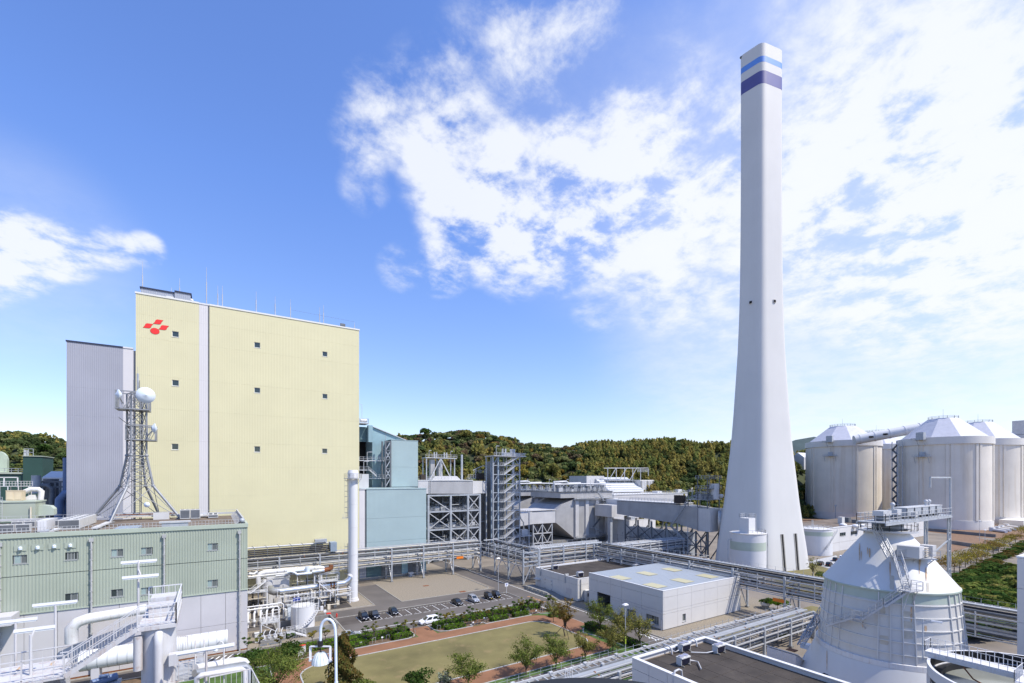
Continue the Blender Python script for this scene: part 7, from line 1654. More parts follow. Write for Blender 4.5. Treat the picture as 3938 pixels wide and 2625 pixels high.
# ================================================================ PROCESS YARD
yd=T('waste_gas_duct','thick shiny silver duct running along the yard into the white stack','duct',(22,133,0))
ZD=5.2; xa=onY(1075,2275,133).x
MB().pipe([(xa,133,ZD-.1),(30.3,133.2,ZD+.1),(31.6,133.4,ZD+.8),(32.6,133.7,ZD+2.2)],.88,18).build('pipe','silver',yd)
MB().pipe([(xa+.02,133,ZD),(xa-1.1,133.1,ZD),(xa-1.8,133.8,ZD+.2),(xa-1.9,135,ZD+.5)],.95,16).build('bend','silver_dull',yd)
m_=MB(); m_.tube((32.0,133.5,ZD+1.5),(32.75,133.75,ZD+2.45),1.0,16); m_.build('joint','white_rusty',yd)
for f_ in (.6,.78,.83): x=xa+(30-xa)*f_; m_=MB(); m_.tube((x,133.1,ZD),(x+.35,133.1,ZD),.96,18,cap=False); m_.build('band','rust',yd)
yf=T('yard_frame','white steel support frames, platforms and stairs around the silver duct','steel frame',(20,133,0))
for x in np.linspace(xa+1,31.5,6):
    for yy in (131.7,134.6): MB().bar((x,yy,0),(x,yy,ZD-.9),.28).build('post','white_paint',yf)
    MB().bar((x,131.7,ZD-1.05),(x,134.6,ZD-1.05),.28).build('beam','white_paint',yf)
for z in (ZD-1.1,2.3): MB().bar((xa,131.6,z),(31.8,131.6,z),.25).build('beam','white_paint',yf)
MB().box(xa-.5,31,130.2,131.5,2.9,3.0).build('walkway','galv_light',yf); m_=MB(); m_.rail([(xa-.5,130.2,3.0),(22,130.2,3.0)],1.1,1.1,.07); m_.build('railing','white_paint',yf)
for (x0,x1,y0,z) in ((23.5,28.5,131.5,6.6),(25,30,137,7.6),(6.2,11.5,131,6.0),(19,24,138,7.9)):
    MB().box(x0,x1,y0,y0+2.2,z-.15,z).build('platform','galv_light',yf); m_=MB(); m_.rail([(x0,y0,z),(x1,y0,z),(x1,y0+2.2,z)],1.15,.9,.07); m_.build('platform_railing','white_paint',yf)
    for x in (x0+.2,x1-.2): MB().bar((x,y0+.2,0),(x,y0+.2,z-.16),.22).build('platform_leg','white_paint',yf)
for a,b in (((23.5,130.6,6.5),(27.5,130.6,2.9)),((11.0,130.5,8.6),(7.5,130.5,6.0)),):
    m_=MB(); m_.stair(b,a,.8,9); m_.rail([b,a],1.1,1,.07); m_.build('stair','white_paint',yf)
up=T('hot_air_pipe','thick white lagged pipe with bends above the yard, rusty outlet at its right end','pipe',(15,140,0))
pts=[onY(995,2245,140),onY(994,2214,140),onY(1003,2205,140),onY(1021,2199,140),onY(1226,2182,140),onY(1240,2184,140),onY(1247,2192,140)]
MB().pipe(pts,.60,14).build('pipe','white_paint',up)
for f_ in (.2,.33,.46,.58,.75,.9): q=pts[3].lerp(pts[4],f_); m_=MB(); m_.tube(q,q+Vector((.15,0,.0)),.64,14,cap=False); m_.build('band','kerb_pale',up)
for x in (10,16,22,27): MB().bar((x,140,0),(x,140,8.4),.3).build('support','white_paint',up)
sl=T('silencer','dull silver silencer drum with a rusty elbow outlet','machine',(26,136,6))
a=onY(1200,2200,137); b=onY(1246,2193,137); MB().tube(a,b,.72,14).build('drum','silver',sl); c_=onY(1262,2180,137); MB().pipe([b,(b+c_)/2+Vector((.6,0,-.2)),c_+Vector((.7,0,-.4)),c_+Vector((.8,0,.5))],.62,10).build('elbow','rust',sl)
for f_ in (.2,.8): q=a.lerp(b,f_); MB().bar((q.x,137,0),(q.x,137,q.z-.7),.25).build('leg','white_paint',sl)
MB().pipe([onY(1105,2200,136.4),onY(1118,2196,136.4),onY(1130,2200,136.4),onY(1142,2208,136.4),onY(1198,2203,136.4)],.32,9).build('feed_pipe','dish_white',sl)
MB().pipe([onY(1105,2200,137.3),onY(1110,2196,137.3),onY(1180,2190,137.3)],.32,9).build('feed_pipe','dish_white',sl); q=onY(1182,2193,137); MB().tube(q+Vector((0,0,-1)),q+Vector((0,0,1)),.6,10).build('valve_body','dish_white',sl)
go=T('gas_cooler','big grey rounded casing behind the silver duct','machine',(14,138,0)); x0,x1=onY(1030,2230,138).x,onY(1113,2230,138).x
MB().box(x0,x1,138,143,0,7.6).build('casing','duct_light',go); MB().box(x0-.2,x1+.2,137.8,143.2,7.61,7.9).build('lid','galv_light',go); MB().tube((x0,138,0),(x0,138,7.5),1.2,12).build('end_drum','duct_light',go)
# thin lagged lines
for i,(p,r,mm) in enumerate([([(955,2218),(1105,2203)],.18,'coping'),([(958,2205),(978,2206),(990,2196)],.3,'white_paint'),([(1060,2215),(1090,2212),(1115,2207)],.28,'galv_light')]):
    solo('lagged_line',MB().pipe([onY(x,y,136+i) for x,y in p],r,8),mm,['long thin cream pipe crossing above the yard','short fat white pipe beside the green building corner','short grey pipe over the grey casing'][i],'pipe')
# lower pipe manifold, pumps and skids near the green building
mn=T('pipe_manifold','white pipe manifold with vertical runs beside the green building corner','pipework',(9,122,0))
for k in range(5):
    x=6.6+k*1.25; MB().pipe([(x,121.5,.2),(x,121.5,3.4-.2*(k%2)),(x+.3,122.6,3.7),(x+.3,124.4,3.7)],.2,8).build('riser','white_paint',mn); MB().ball((x,121.3,1.5),.42,8,6).build('valve','galv_light',mn)
MB().pipe([(6,122,4.1),(12.6,122,4.1),(12.9,122,3.8),(12.9,122,1.2)],.17,8).build('header','white_paint',mn); MB().pipe([(6,122.8,4.6),(13.5,122.8,4.6),(14,122.8,4.2),(14,122.8,.8)],.14,8).build('header','white_paint',mn)
pk=T('pump_skid','railed upper pump skid on white legs beside the bund','machine',(11,114,0))
MB().box(8.5,12.2,112.4,115.6,3.0,3.15).build('deck','galv_light',pk); m_=MB(); m_.rail([(8.5,112.4,3.15),(12.2,112.4,3.15),(12.2,115.6,3.15),(8.5,115.6,3.15)],1.1,.8,.06,1,True); m_.build('railing','white_paint',pk)
for x in (8.6,12.1):
    for yy in (112.5,115.5): MB().bar((x,yy,0),(x,yy,3),.18).build('leg','white_paint',pk)
MB().bar((8.6,112.5,3),(12.1,112.5,.6),.1).build('brace','white_paint',pk)
for k in range(3): MB().tube((9.1+k*1.05,113.8,3.2),(9.1+k*1.05,113.8,4.0),.28,8).build('pump','galv_light',pk)
s2_=T('pump_pair','cluster of white pumps and valves on a concrete plinth by the green building','machine',(10,110,0))
MB().box(8.2,12.8,108.8,111.6,0,.5).build('plinth','old_concrete',s2_)
for k in range(4): MB().tube((8.8+k*1.1,109.6,.9),(8.8+k*1.1,110.9,.9),.35,9).build('pump','galv_light' if k%2 else 'white_paint',s2_); MB().pipe([(8.8+k*1.1,109.6,1.1),(8.8+k*1.1,109.6,1.9),(9.2+k*1.1,110.5,2.2)],.1,6).build('pipe','galv_light',s2_)
m_=MB(); m_.rail([(8.2,108.8,.5),(12.8,108.8,.5)],1.1,.9,.06); m_.build('railing','white_paint',s2_)
for i,(x,y,w,h,mm,lb_) in enumerate([(7.6,110.2,.8,2.0,'ac_white','white control cabinet at the corner of the green building'),(15.2,124.2,1.4,2.4,'ac_white','beige double door cabinet under the silver duct'),(16.6,116.0,.0,0,'','')][:2]):
    t_=T('control_cabinet',lb_,'cabinet',(x,y,0)); MB().box(x-w/2,x+w/2,y-.4,y+.4,.1,h).build('casing',mm,t_); MB().box(x-w/2+.06,x+w/2-.06,y-.43,y-.405,.2,h-.1).build('door',mm,t_); MB().box(x-w/2-.05,x+w/2+.05,y-.5,y+.5,h+.005,h+.08).build('lid',mm,t_)
t_=T('weigh_cabin','tall grey blue pipe housing standing in the gravel behind the bund','housing',(15.6,121,0)); MB().box(14.7,16.2,120.6,121.8,0,4.0).build('casing','dish_white',t_); MB().box(14.5,16.4,120.5,121.9,4.01,4.3).build('cap','galv',t_); MB().tube((16.6,120.9,0),(16.6,120.9,4.6),.18,8).build('pipe','galv',t_)
solo('blue_board',MB().box(16.4,18.0,124.9,125.0,4.0,4.9),'blue_sign','dark blue board on the yard frame above the beige cabinet','sign')
t_=T('notice_board','white and yellow notice on a post in front of the dark yard machinery','sign',(19.6,124.4,0)); MB().bar((19.6,124.4,0),(19.6,124.4,3.1),.08).build('post','galv',t_); MB().box(19.2,20.0,124.3,124.36,2.2,3.1).build('upper_plate','plate_white',t_); MB().box(19.2,20.0,124.3,124.36,1.3,2.15).build('lower_plate','sign_yellow',t_)
# dense small pipes at the back of the yard (read as a mass)
g=random.Random(5); sheet('yard_shade_sheet',[rect(6,31,127.6,150)],.0165,'yard_shade_sheet')  # dark sheet stands in for the shade under the yard machinery
mbs={k:MB() for k in ('galv_dark','black_pipe','white_paint','beige_pipe')}  # dark tones among these colours deepen the painted shade
for i in range(150):
    m_=mbs[g.choice(list(mbs))]; x=g.uniform(6,30); y=g.uniform(126.5,148); z=g.uniform(.2,5.0); L=g.uniform(.8,4); r=g.uniform(.05,.16); d=g.choice([(L,0,0),(0,0,min(L,2)),(0,L,0),(0,0,min(L,2))])
    m_.tube((x,y,z),(x+d[0],y+d[1],z+d[2]),r,5)
    if g.random()<.3: m_.box(x-.35,x+.35,y-.3,y+.3,.05,g.uniform(.5,2.0))
for k,m_ in mbs.items(): o=m_.build('small_pipework',k); o['kind']='stuff'
MB_=MB(); MB_.box(6.3,23,127.2,127.5,0,.5); solo('yard_curb',MB_,'old_concrete','low concrete kerb wall at the front of the process yard','wall')
# bund and white tank with spiral stair
bu=T('bund_wall','low square concrete bund wall around the white tank','wall',(17.6,115,0))
BX0,BX1,BY0,BY1=11.4,23.9,110.6,119.2
for q in ((BX0,BX1,BY0,BY0+.35),(BX0,BX1,BY1-.35,BY1),(BX0,BX0+.35,BY0+.36,BY1-.36),(BX1-.35,BX1,BY0+.36,BY1-.36)): MB().box(*q,0,1.25).build('wall','old_concrete',bu)
wt=T('white_tank','small white tank with railed top and spiral stair inside the bund','tank',(17.5,116.2,0)); wx,wy=17.3,116.2
MB().lathe(wx,wy,[(2.5,.1),(2.5,5.0),(2.55,5.05),(.01,5.45)],40).build('shell','white_paint',wt)
m_=MB(); m_.rail([(wx+2.45*math.cos(t),wy+2.45*math.sin(t),5.05) for t in np.linspace(0,2*math.pi,19)],1.15,.4,.05,1); m_.build('top_railing','white_paint',wt)
m_=MB(); n=16; pts=[]
for i in range(n+1): t=R(-118)+R(125)*i/n; pts.append(Vector((wx+2.62*math.cos(t),wy+2.62*math.sin(t),.2+4.85*i/n)))
for i in range(n):
    a,b=pts[i],pts[i+1]; ra=Vector((a.x-wx,a.y-wy,0)).normalized(); mid=(a+b)/2; m_.bar(a,b,.06,.2); m_.bar(a+ra*.75,b+(Vector((b.x-wx,b.y-wy,0)).normalized())*.75,.06,.2); m_.bar(mid,mid+ra*.75,.28,.05)
    m_.bar(a+ra*.75,a+ra*.75+Vector((0,0,1.05)),.04); m_.bar(a+ra*.75+Vector((0,0,1.05)),b+(Vector((b.x-wx,b.y-wy,0)).normalized())*.75+Vector((0,0,1.05)),.05)
m_.build('spiral_stair','white_paint',wt)
for u in (-1.7,-1.2): a=Vector((wx+u,wy-2.05,0)); MB().tube(a+Vector((0,-.1,.4)),a+Vector((0,-.1,5.0)),.08,6).build('gauge_pipe','galv_light',wt)
MB().tube((wx+.5,wy-2.52,.9),(wx+.5,wy-2.44,.9),.3,12).build('manhole','galv',wt); MB().box(wx-1.9,wx-1.2,wy-3,wy-2.3,.1,1.2).build('valve_box','ac_white',wt)
bs=T('bund_steps','small white railed steps over the front wall of the bund','steps',(14.6,110.3,0))
MB().box(13.2,14.8,109.3,110.5,1.0,1.15).build('deck','galv_light',bs); m_=MB(); m_.stair((16.9,109.4,.1),(14.8,109.4,1.1),.8,5); m_.rail([(13.2,109.3,1.15),(14.8,109.3,1.15),(16.9,109.3,.1)],1.1,.7,.05); m_.rail([(13.2,110.4,1.15),(14.8,110.4,1.15),(16.9,110.4,.1)],1.1,.7,.05); m_.build('handrail','white_paint',bs)
MB().prismY([(13.3,0),(16.9,0),(14.8,.99),(13.3,.99)],109.35,110.5).build('base','old_concrete',bs)
for i,(x0,x1) in enumerate(((8.0,9.3),(9.6,12.0))):
    solo('drain_grating',MB().box(x0,x1,107.4,108.4,.0,.06),'galv_dark',['short','long'][i]+' grey drain grating in the gravel by the green building','drain cover')
t_=T('fire_hose_box','red fire hose box behind the bund beside the car park','hydrant',(23.6,121.2,0)); MB().box(23.2,24.2,119.9,120.6,.05,1.25).build('casing','red_paint',t_); MB().box(23.3,24.1,119.86,119.895,.2,1.1).build('door','red_paint',t_)
p=gz(1295,2374); t_=T('fire_hydrant','small red hydrant post in the gravel left of the parked cars','hydrant',p); MB().tube(p,p+Vector((0,0,.85)),.13,8).build('barrel','red_paint',t_); MB().ball(p+Vector((0,0,.9)),.17,8,5).build('cap','red_paint',t_); MB().tube(p+Vector((-.3,0,.6)),p+Vector((.3,0,.6)),.08,6).build('outlet','red_paint',t_)
p=gz(1250,2384); t_=T('tank_sign','small white sign on a pole at the back of the bund','sign',p); MB().bar(p,p+Vector((0,0,2.4)),.07).build('pole','white_paint',t_); MB().box(p.x-.3,p.x+.3,p.y-.04,p.y+.04,1.9,2.5).build('plate','plate_white',t_)
p=gz(1580,2214); t_=T('mushroom_vent','white mushroom vent in the gravel under the long pipe rack','vent',p); MB().box(p.x-1.1,p.x+1.1,p.y-1.1,p.y+1.1,.0,.12).build('pad','kerb_pale',t_); MB().tube(p+Vector((0,0,.12)),p+Vector((0,0,.7)),.55,12).build('neck','galv_light',t_); MB().tube(p+Vector((0,0,.7)),p+Vector((0,0,1.25)),.95,16).build('hood','white_paint',t_)
for i,(px,py) in enumerate([(1779,2275),(1638,2252)]):
    p=gz(px,py); solo('manhole_cover',MB().box(p.x-.9,p.x+.9,p.y-.6,p.y+.6,0,.12-.07*i),'rust',['raised rusty manhole cover at the kerb of the gravel field','flat rusty manhole cover in the middle of the gravel field'][i],'manhole')
p=gz(2943,2338); t_=T('round_vent','white round vent drum beside the far end of the workshop','vent',p); MB().tube(p,p+Vector((0,0,.9)),.9,14).build('drum','kerb',t_); MB().tube(p+Vector((0,0,.9)),p+Vector((0,0,1.5)),1.2,14).build('hood','white_paint',t_)

# ================================================================ WHITE VESSEL by the green building, bottom left
wv=T('lagged_vessel','long white lagged vessel lying along the green building wall','vessel',(-7,100,0))
MB().tube((-18,100.5,4.7),(2.2,100.5,4.7),1.6,28).build('shell','white_paint',wv)
for x in np.arange(-17,2.3,1.25): m_=MB(); m_.tube((x,100.5,4.7),(x+.07,100.5,4.7),1.63,28,cap=False); m_.build('seam','galv',wv)
for x in (-16,-9,-2): MB().box(x-.5,x+.5,99.3,101.7,0,3.5).build('saddle','concrete_panel',wv)
MB().pipe([(-19.5,103,7.2),(-19.5,103,9.6),(-18.7,103,10.5),(-17.5,103.2,10.8),(-10,104.5,11.0)],.85,14).build('bent_pipe','white_rusty',wv)

# ================================================================ RAILED WHITE STRUCTURE (near, bottom left)
nv=T('vent_shaft','fat white vent pipe carrying a small railed platform, near bottom left','vent stack',(-2.55,31.95,0))
vx,vy=-2.5,32.0; DZ=26.2
MB().tube((vx,vy,0),(vx,vy,DZ-.1),.78,32).build('shaft','near_white',nv)
m_=MB(); m_.pipe([(vx+.05,vy-.82,DZ-.45),(vx+.05,vy-1.02,DZ-.6),(vx+.05,vy-1.05,DZ-1.0),(vx+.05,vy-1.05,DZ-6)],.2,14); m_.build('drain_pipe','near_white',nv)
m_=MB(); m_.tube((vx-.85,vy-.6,DZ-.5),(vx-.85,vy-.6,DZ-2.3),.2,12); m_.build('side_pipe','near_rusty',nv)
px0,px1,py0,py1=vx-.85,vx+.8,vy-.85,vy+4.4
MB().box(px0,px1,py0,py1,DZ-.08,DZ).build('platform','near_rusty',nv); m_=MB(); m_.bar((px0,py0,DZ-.12),(px1,py0,DZ-.12),.06,.2); m_.bar((px1,py0,DZ-.12),(px1,py1,DZ-.12),.06,.2); m_.build('edge_beam','near_rusty',nv)
m_=MB()
for (a,b) in (((px0,py0),(px1,py0)),((px1,py0),(px1,py1)),((px1,py1),(px0,py1))):
    A=Vector((*a,DZ)); B=Vector((*b,DZ)); n=int((B-A).length/.28)
    for i in range(n+1): q=A.lerp(B,i/n); m_.bar(q,q+Vector((0,0,1.1)),.028 if 0<i<n else .06)
    for z in (.12,.62,1.1): m_.bar(A+Vector((0,0,z)),B+Vector((0,0,z)),.055)
m_.build('railing','white_paint',nv)
bx=MB(); bx.box(vx-.55,vx+.62,vy+.95,vy+1.95,DZ+.02,DZ+.55); b_=bx.build('damper_box','near_white',nv); MB().box(vx-.62,vx+.68,vy+.9,vy+2.0,DZ+.56,DZ+.64).build('lid','near_rusty',b_); MB().box(vx-.6,vx+.6,vy+2.4,vy+3.5,DZ+.02,DZ+.8).build('rear_box','near_white',b_)
MB().box(px1-.3,px1+.1,py0-.35,py0+.1,DZ-2.2,DZ-1.6).build('bracket_box','near_white',nv)
q=atd(532,2400,28.5); tube_lamp('double tube lamp on a rusty pole above the near railed platform',(q.x,q.y,DZ),2.65,[(.4,.05,0),(-.35,-.75,.15)],1.75,R(0),'near_rusty',None,.07)
nd=T('near_deck','white rusty railed deck with a stair up to the near platform','walkway',(-9,31,0))
LZ=24.35; lx=-6.15
m_=MB(); A=Vector((lx,py0-.05,LZ)); B=Vector((px0,py0-.05,DZ))
for yy in (0,.72): MB().bar(A+Vector((0,yy,-.05)),B+Vector((0,yy,-.05)),.06,.22).build('stringer','near_rusty',nd)
for i in range(11): c_=A.lerp(B,(i+.5)/11); m_.bar(c_+Vector((0,.04,0)),c_+Vector((0,.68,0)),.2,.04)
m_.build('stair_treads','grating',nd)
for yy in (py0-.05,py0+.67):
    A=Vector((lx,yy,LZ)); B=Vector((px0,yy,DZ)); m_=MB()
    for i in range(13): q=A.lerp(B,i/12); m_.bar(q,q+Vector((0,0,.95)),.018 if i%4 else .04)
    for z in (.5,.95): m_.bar(A+Vector((0,0,z)),B+Vector((0,0,z)),.045)
    m_.bar(A+Vector((-.3,0,.95)),A+Vector((0,0,.95)),.045); m_.build('stair_railing','near_white',nd)
for (x0,x1,y0,y1,z) in ((-15,lx,31.0,32.6,LZ),(-15,lx-.6,29.0,30.4,LZ-1.0)):
    MB().box(x0,x1,y0,y1,z-.1,z).build('deck','near_rusty',nd)
    for yy in (y0,y1):
        m_=MB(); A=Vector((x0,yy,z)); B=Vector((x1,yy,z)); n=int((x1-x0)/.36)
        for i in range(n+1): q=A.lerp(B,i/n); m_.bar(q,q+Vector((0,0,1.05)),.018 if i%4 else .045)
        for zz_ in (.1,1.05): m_.bar(A+Vector((0,0,zz_)),B+Vector((0,0,zz_)),.045)
        m_.build('railing','near_white',nd)
    for x in (x0+1,(x0+x1)/2,x1-.3): MB().bar((x,y1-.2,0),(x,y1-.2,z-.1),.2).build('column','near_white',nd)
for i,(x0,x1,y0,y1,z) in enumerate(((-15,-6.6,32.8,34.6,24.2),(-15,-7.2,30.5,30.95,23.9),(-15,-6.9,27.6,28.9,23.0))):
    c_=MB().box(x0,x1,y0,y1,z-1.6,z).build('lagged_box','near_rusty',nd)
    for k in range(6): x=x1-.6-k*1.25; MB().box(x,x+.05,y0-.03,y1+.03,z-1.6,z+.03).build('clip_strap','near_rusty',c_); MB().box(x-.05,x+.10,y0-.06,y0+.1,z-.15,z+.06).build('clip','rust',c_); MB().box(x-.03,x+.06,(y0+y1)/2,(y0+y1)/2+.5,z+.031,z+.05).build('rust_spot','stain_rust',c_)
    MB().box(x0,x1+.05,y0-.05,y0-.01,z-.12,z+.05).build('eaves_strip','coping_white',c_)
for k,(x,y,z) in enumerate(((-9.6,31.0,LZ),(-7.0,31.0,LZ-1.2),(-12.8,30.2,LZ),(-8.4,29.0,23.3))): MB().box(x-.04,x+.04,y-.06,y-.01,z-1.2,z+1.0).build('rusty_post','rust',nd)
for i,(px,py,z0,z1,lab) in enumerate([(213,2318,22.5,0,'single tube lamp over the near deck, left of the stair'),(60,2385,23,0,'tube lamp cut off by the left edge'),(118,2440,22,0,'forked tube lamp at the front of the near deck')]):
    q=atd(px,py,27-2*i); h=q.z-22.3; t_=tube_lamp(lab,(q.x,q.y,22.3),h,[(0,-.02,.0)] if i<2 else [(.25,.2,.1)],1.9-.2*i,R(0),'near_white',None,.07)
# lower right part of it: railed landing, ladder cage, lagged pipes, lamp
nr=T('near_landing','white railed landing with bent lagged pipes right of the fat vent pipe','platform',(1,30,0))
A_=lambda px,py,Z: atd(px,py,Z)
for i,(pts,r,m) in enumerate([([(747,2588,26),(940,2557,29),(953,2566,29),(955,2700,29)],.20,'silver_dull'),([(750,2570,27),(915,2541,30),(940,2546,30),(948,2556,30)],.24,'near_white'),([(756,2640,24),(757,2606,24),(770,2596,24),(925,2569,26.5),(942,2578,26.5),(944,2700,26.5)],.12,'near_white')]):
    MB().pipe([A_(*q) for q in pts],r,12).build('lagged_pipe',m,nr)
def railpx(p, q, Z0, Z1, h, n, nm='railing'):
    a=A_(*p,Z0); b=A_(*q,Z1); m_=MB()
    for i in range(n+1): c=a.lerp(b,i/n); m_.bar(c,c-Vector((0,0,h)),.02 if 0<i<n else .045)
    m_.bar(a,b,.05); m_.bar(a-Vector((0,0,h)),b-Vector((0,0,h)),.045); return m_.build(nm,'near_rusty',nr)
railpx((627,2561),(744,2540),25,26.5,1.0,6); railpx((805,2604),(967,2571),23,25,1.05,8); railpx((967,2571),(1003,2640),25,20,1.05,7)
railpx((677,2446),(722,2446),27,27.5,.9,5)
a=A_(682,2610,26); b=A_(735,2600,27.5); m_=MB(); m_.box(a.x-1,b.x+.6,a.y-.2,b.y+1.6,a.z-.12,a.z); m_.build('landing','grating',nr)
m_=MB(); q=A_(768,2540,28)
for s_ in (-.22,.22): m_.pipe([q+Vector((s_,0,-3)),q+Vector((s_,0,1.2)),q+Vector((s_,.2,1.5)),q+Vector((s_,.45,1.4)),q+Vector((s_,.5,.8))],.035,6)
for k in range(4): z=-1.6+k*.75; m_.pipe([q+Vector((.35*math.cos(t)+.0,-.1+.5*math.sin(t),z)) for t in np.linspace(math.pi,2*math.pi,7)],.03,5)
for k in range(10): m_.bar(q+Vector((-.22,0,-2.8+k*.35)),q+Vector((.22,0,-2.8+k*.35)),.03)
m_.build('caged_ladder','near_white',nr)
for px in (650,740,960): p=A_(px,2640,26); MB().bar((p.x,p.y,0),(p.x,p.y,p.z-.4),.22).build('column','near_white',nr)
tube_lamp('long tube lamp in front of the lagged vessel, bottom left',tuple(A_(793,2640,25)),A_(793,2494,25).z-A_(793,2640,25).z,[(0,.0,0)],2.6,R(0),'near_white',None,.09)
p=A_(830,2500,28); t_=T('hanging_lamp','small round lamp on a curved white pole beside the long tube lamp','lamp',A_(861,2580,28)); MB().pipe([A_(861,2700,28),A_(861,2490,28),A_(856,2470,28),A_(845,2465,28),A_(835,2476,28)],.04,6).build('pole','near_white',t_); q=A_(830,2498,28); MB().lathe(q.x,q.y,[(.05,q.z+.12),(.14,q.z),(.12,q.z-.08)],12).build('lamp_head','opal_glass',t_)
p=A_(430,2605,26); t_=T('blue_motor','small blue grey motor with black cable under the near stair','motor',p); MB().tube(p+Vector((-.8,-.4,0)),p+Vector((.2,.1,0)),.2,12).build('body','motor_blue',t_); MB().box(p.x-.5,p.x-.1,p.y-.35,p.y-.1,p.z+.2,p.z+.3).build('terminal_box','motor_blue',t_); MB().box(p.x-1,p.x+.4,p.y-.6,p.y+.3,p.z-.35,p.z-.2).build('base','galv',t_); MB().bar((p.x-.2,p.y,0),(p.x-.2,p.y,p.z-.35),.3).build('pedestal','near_white',t_)
# ================================================================ CARS
def car(label, L, W, Hh, belt, gh, paint, plate='plate_white', hood=.0, bed=False, rails=False, group=None):
    """front towards +x; gh = (rear base, rear top, front top, front base) of the cabin as fractions of L from the rear"""
    t_=thing('parked_car' if not bed else 'pickup_truck',label,'car' if not bed else 'pickup',(0,0,0),group)
    X=lambda f:-L/2+L*f; st=[(0,.42,belt*.9,.86),(.03,.30,belt*.97,.95),(.16,.26,belt,1),(.5,.26,belt,1),(gh[3]-.02,.26,belt*.97,1),(gh[3]+.10,.26,belt*.93-hood,.99),(.93,.28,belt*.82-hood,.95),(.985,.30,belt*.70,.88),(1,.38,belt*.55,.82)]
    if bed: st=[(0,.45,belt*.98,.95),(.03,.40,belt,1),(.16,.34,belt,1),(.40,.34,belt,1),(.5,.34,belt,1)]+st[4:]
    m_=MB(); vs_=[]
    for f,zl,zb_,w in st:
        w=w*W/2; zm=zl+(zb_-zl)*.55; vs_+=[(X(f),-w*.94,zl),(X(f),-w,zm),(X(f),-w*.93,zb_),(X(f),w*.93,zb_),(X(f),w,zm),(X(f),w*.94,zl)]
    n=len(st); m_.add(vs_,[(i*6+j,i*6+j+1,(i+1)*6+j+1,(i+1)*6+j) for i in range(n-1) for j in range(5)]+[tuple(range(6)),tuple(reversed(range((n-1)*6,n*6)))],False)
    a,b,c,d=[X(f) for f in gh]; wb,wr=W*.455,W*.385
    g_=[(a,-wb,belt-.02),(b,-wr,Hh-.05),(c,-wr,Hh-.06),(d,-wb,belt-.04),(a,wb,belt-.02),(b,wr,Hh-.05),(c,wr,Hh-.06),(d,wb,belt-.04),(b+.15,-wr*.8,Hh),(c-.2,-wr*.8,Hh),(b+.15,wr*.8,Hh),(c-.2,wr*.8,Hh)]
    m_.add(g_,[(0,1,2,3),(7,6,5,4),(0,4,5,1),(2,6,7,3),(1,8,9,2),(5,6,11,10),(8,10,11,9),(1,5,10,8),(2,9,11,6)]); bd=m_.build('body',paint,t_)
    def pane(nm,q,s=.86,o=(0,0,0)):
        q=[Vector(v) for v in q]; cc=sum(q,Vector())/4; MB().add([cc+(v-cc)*s+Vector(o) for v in q],[(0,1,2,3)]).build(nm,'car_glass',t_)
    pane('windscreen',[g_[2],g_[6],g_[7],g_[3]],.88,(.02,0,.02)); pane('rear_window',[g_[0],g_[4],g_[5],g_[1]],.82,(-.02,0,.01))
    for s_ in (-1,1):
        k=0 if s_<0 else 4; bot0,top0,top1,bot1=[Vector(g_[k+i]) for i in range(4)]
        for f0,f1 in ((.05,.48),(.52,.95)) if not bed else ((.1,.9),):
            q=[bot0.lerp(bot1,f0),top0.lerp(top1,f0),top0.lerp(top1,f1),bot0.lerp(bot1,f1)]; pane('side_window',q,.86,(0,s_*.02,.0))
        for fx in (.18,.80):
            m_=MB(); m_.tube((X(fx),s_*(W/2-.20),.32),(X(fx),s_*(W/2+.015),.32),.32,14); w_=m_.build('wheel','tyre',t_); MB().tube((X(fx),s_*(W/2+.016),.32),(X(fx),s_*(W/2+.03),.32),.2,10).build('rim','rim',w_)
        MB().box(X(.945),X(.985),s_*W*.30-.17,s_*W*.30+.17,belt*.66-hood*.5,belt*.78-hood*.5).build('headlight','headlight',t_); MB().box(X(.0)-.015,X(.02),s_*W*.37-.1,s_*W*.37+.1,belt*.65,belt*.88).build('tail_light','red_paint',t_)
        MB().box(d-.25,d-.1,s_*W*.5-.06+ (.06*s_),s_*W*.5+.06+(.06*s_),belt,belt+.14).build('mirror',paint,t_)
        if rails: MB().bar((b+.2,s_*wr*.9,Hh+.04),(c-.3,s_*wr*.9,Hh+.04),.05).build('roof_rail','galv_light',t_)
    MB().box(X(1)+.001,X(1)+.02,-.17,.17,.42,.56).build('number_plate',plate,t_); MB().box(X(.985),X(.998),-.45,.45,belt*.58,belt*.68).build('grille','galv_dark',t_)
    if bed: MB().box(X(.03),X(.42),-W*.42,W*.42,belt+.001,belt+.02).build('bed_floor','rubber',t_); 
    return t_
def park(t_, x, y, ang): t_.location=(x,y,.013); t_.rotation_euler=(0,0,R(ang))
park(car('black people carrier in the leftmost bay of the car park',4.6,1.76,1.62,.98,(.03,.10,.60,.76),'car_black'),30.75,115.1,-90)
park(car('black double cab pickup parked beside the black people carrier',5.0,1.78,1.72,1.02,(.40,.44,.62,.74),'car_black',bed=True),33.3,115.0,-90)
park(car('black round hatchback parked alone left of the empty bays',3.9,1.68,1.50,.95,(.03,.16,.55,.78),'car_black'),38.2,115.3,-90)
park(car('black four door saloon parked left of the silver car',4.7,1.72,1.42,.90,(.12,.27,.56,.72),'car_black'),55.75,115.0,-90)
park(car('silver off-road estate car with roof rails, between the saloon and the black vans',4.6,1.78,1.72,1.05,(.03,.09,.56,.72),'car_silver',rails=True),60.75,115.1,-90)
park(car('small boxy black van with yellow plate, next to the silver car',3.4,1.48,1.78,1.0,(.02,.05,.66,.82),'car_black','plate_yellow'),65.7,115.3,-90)
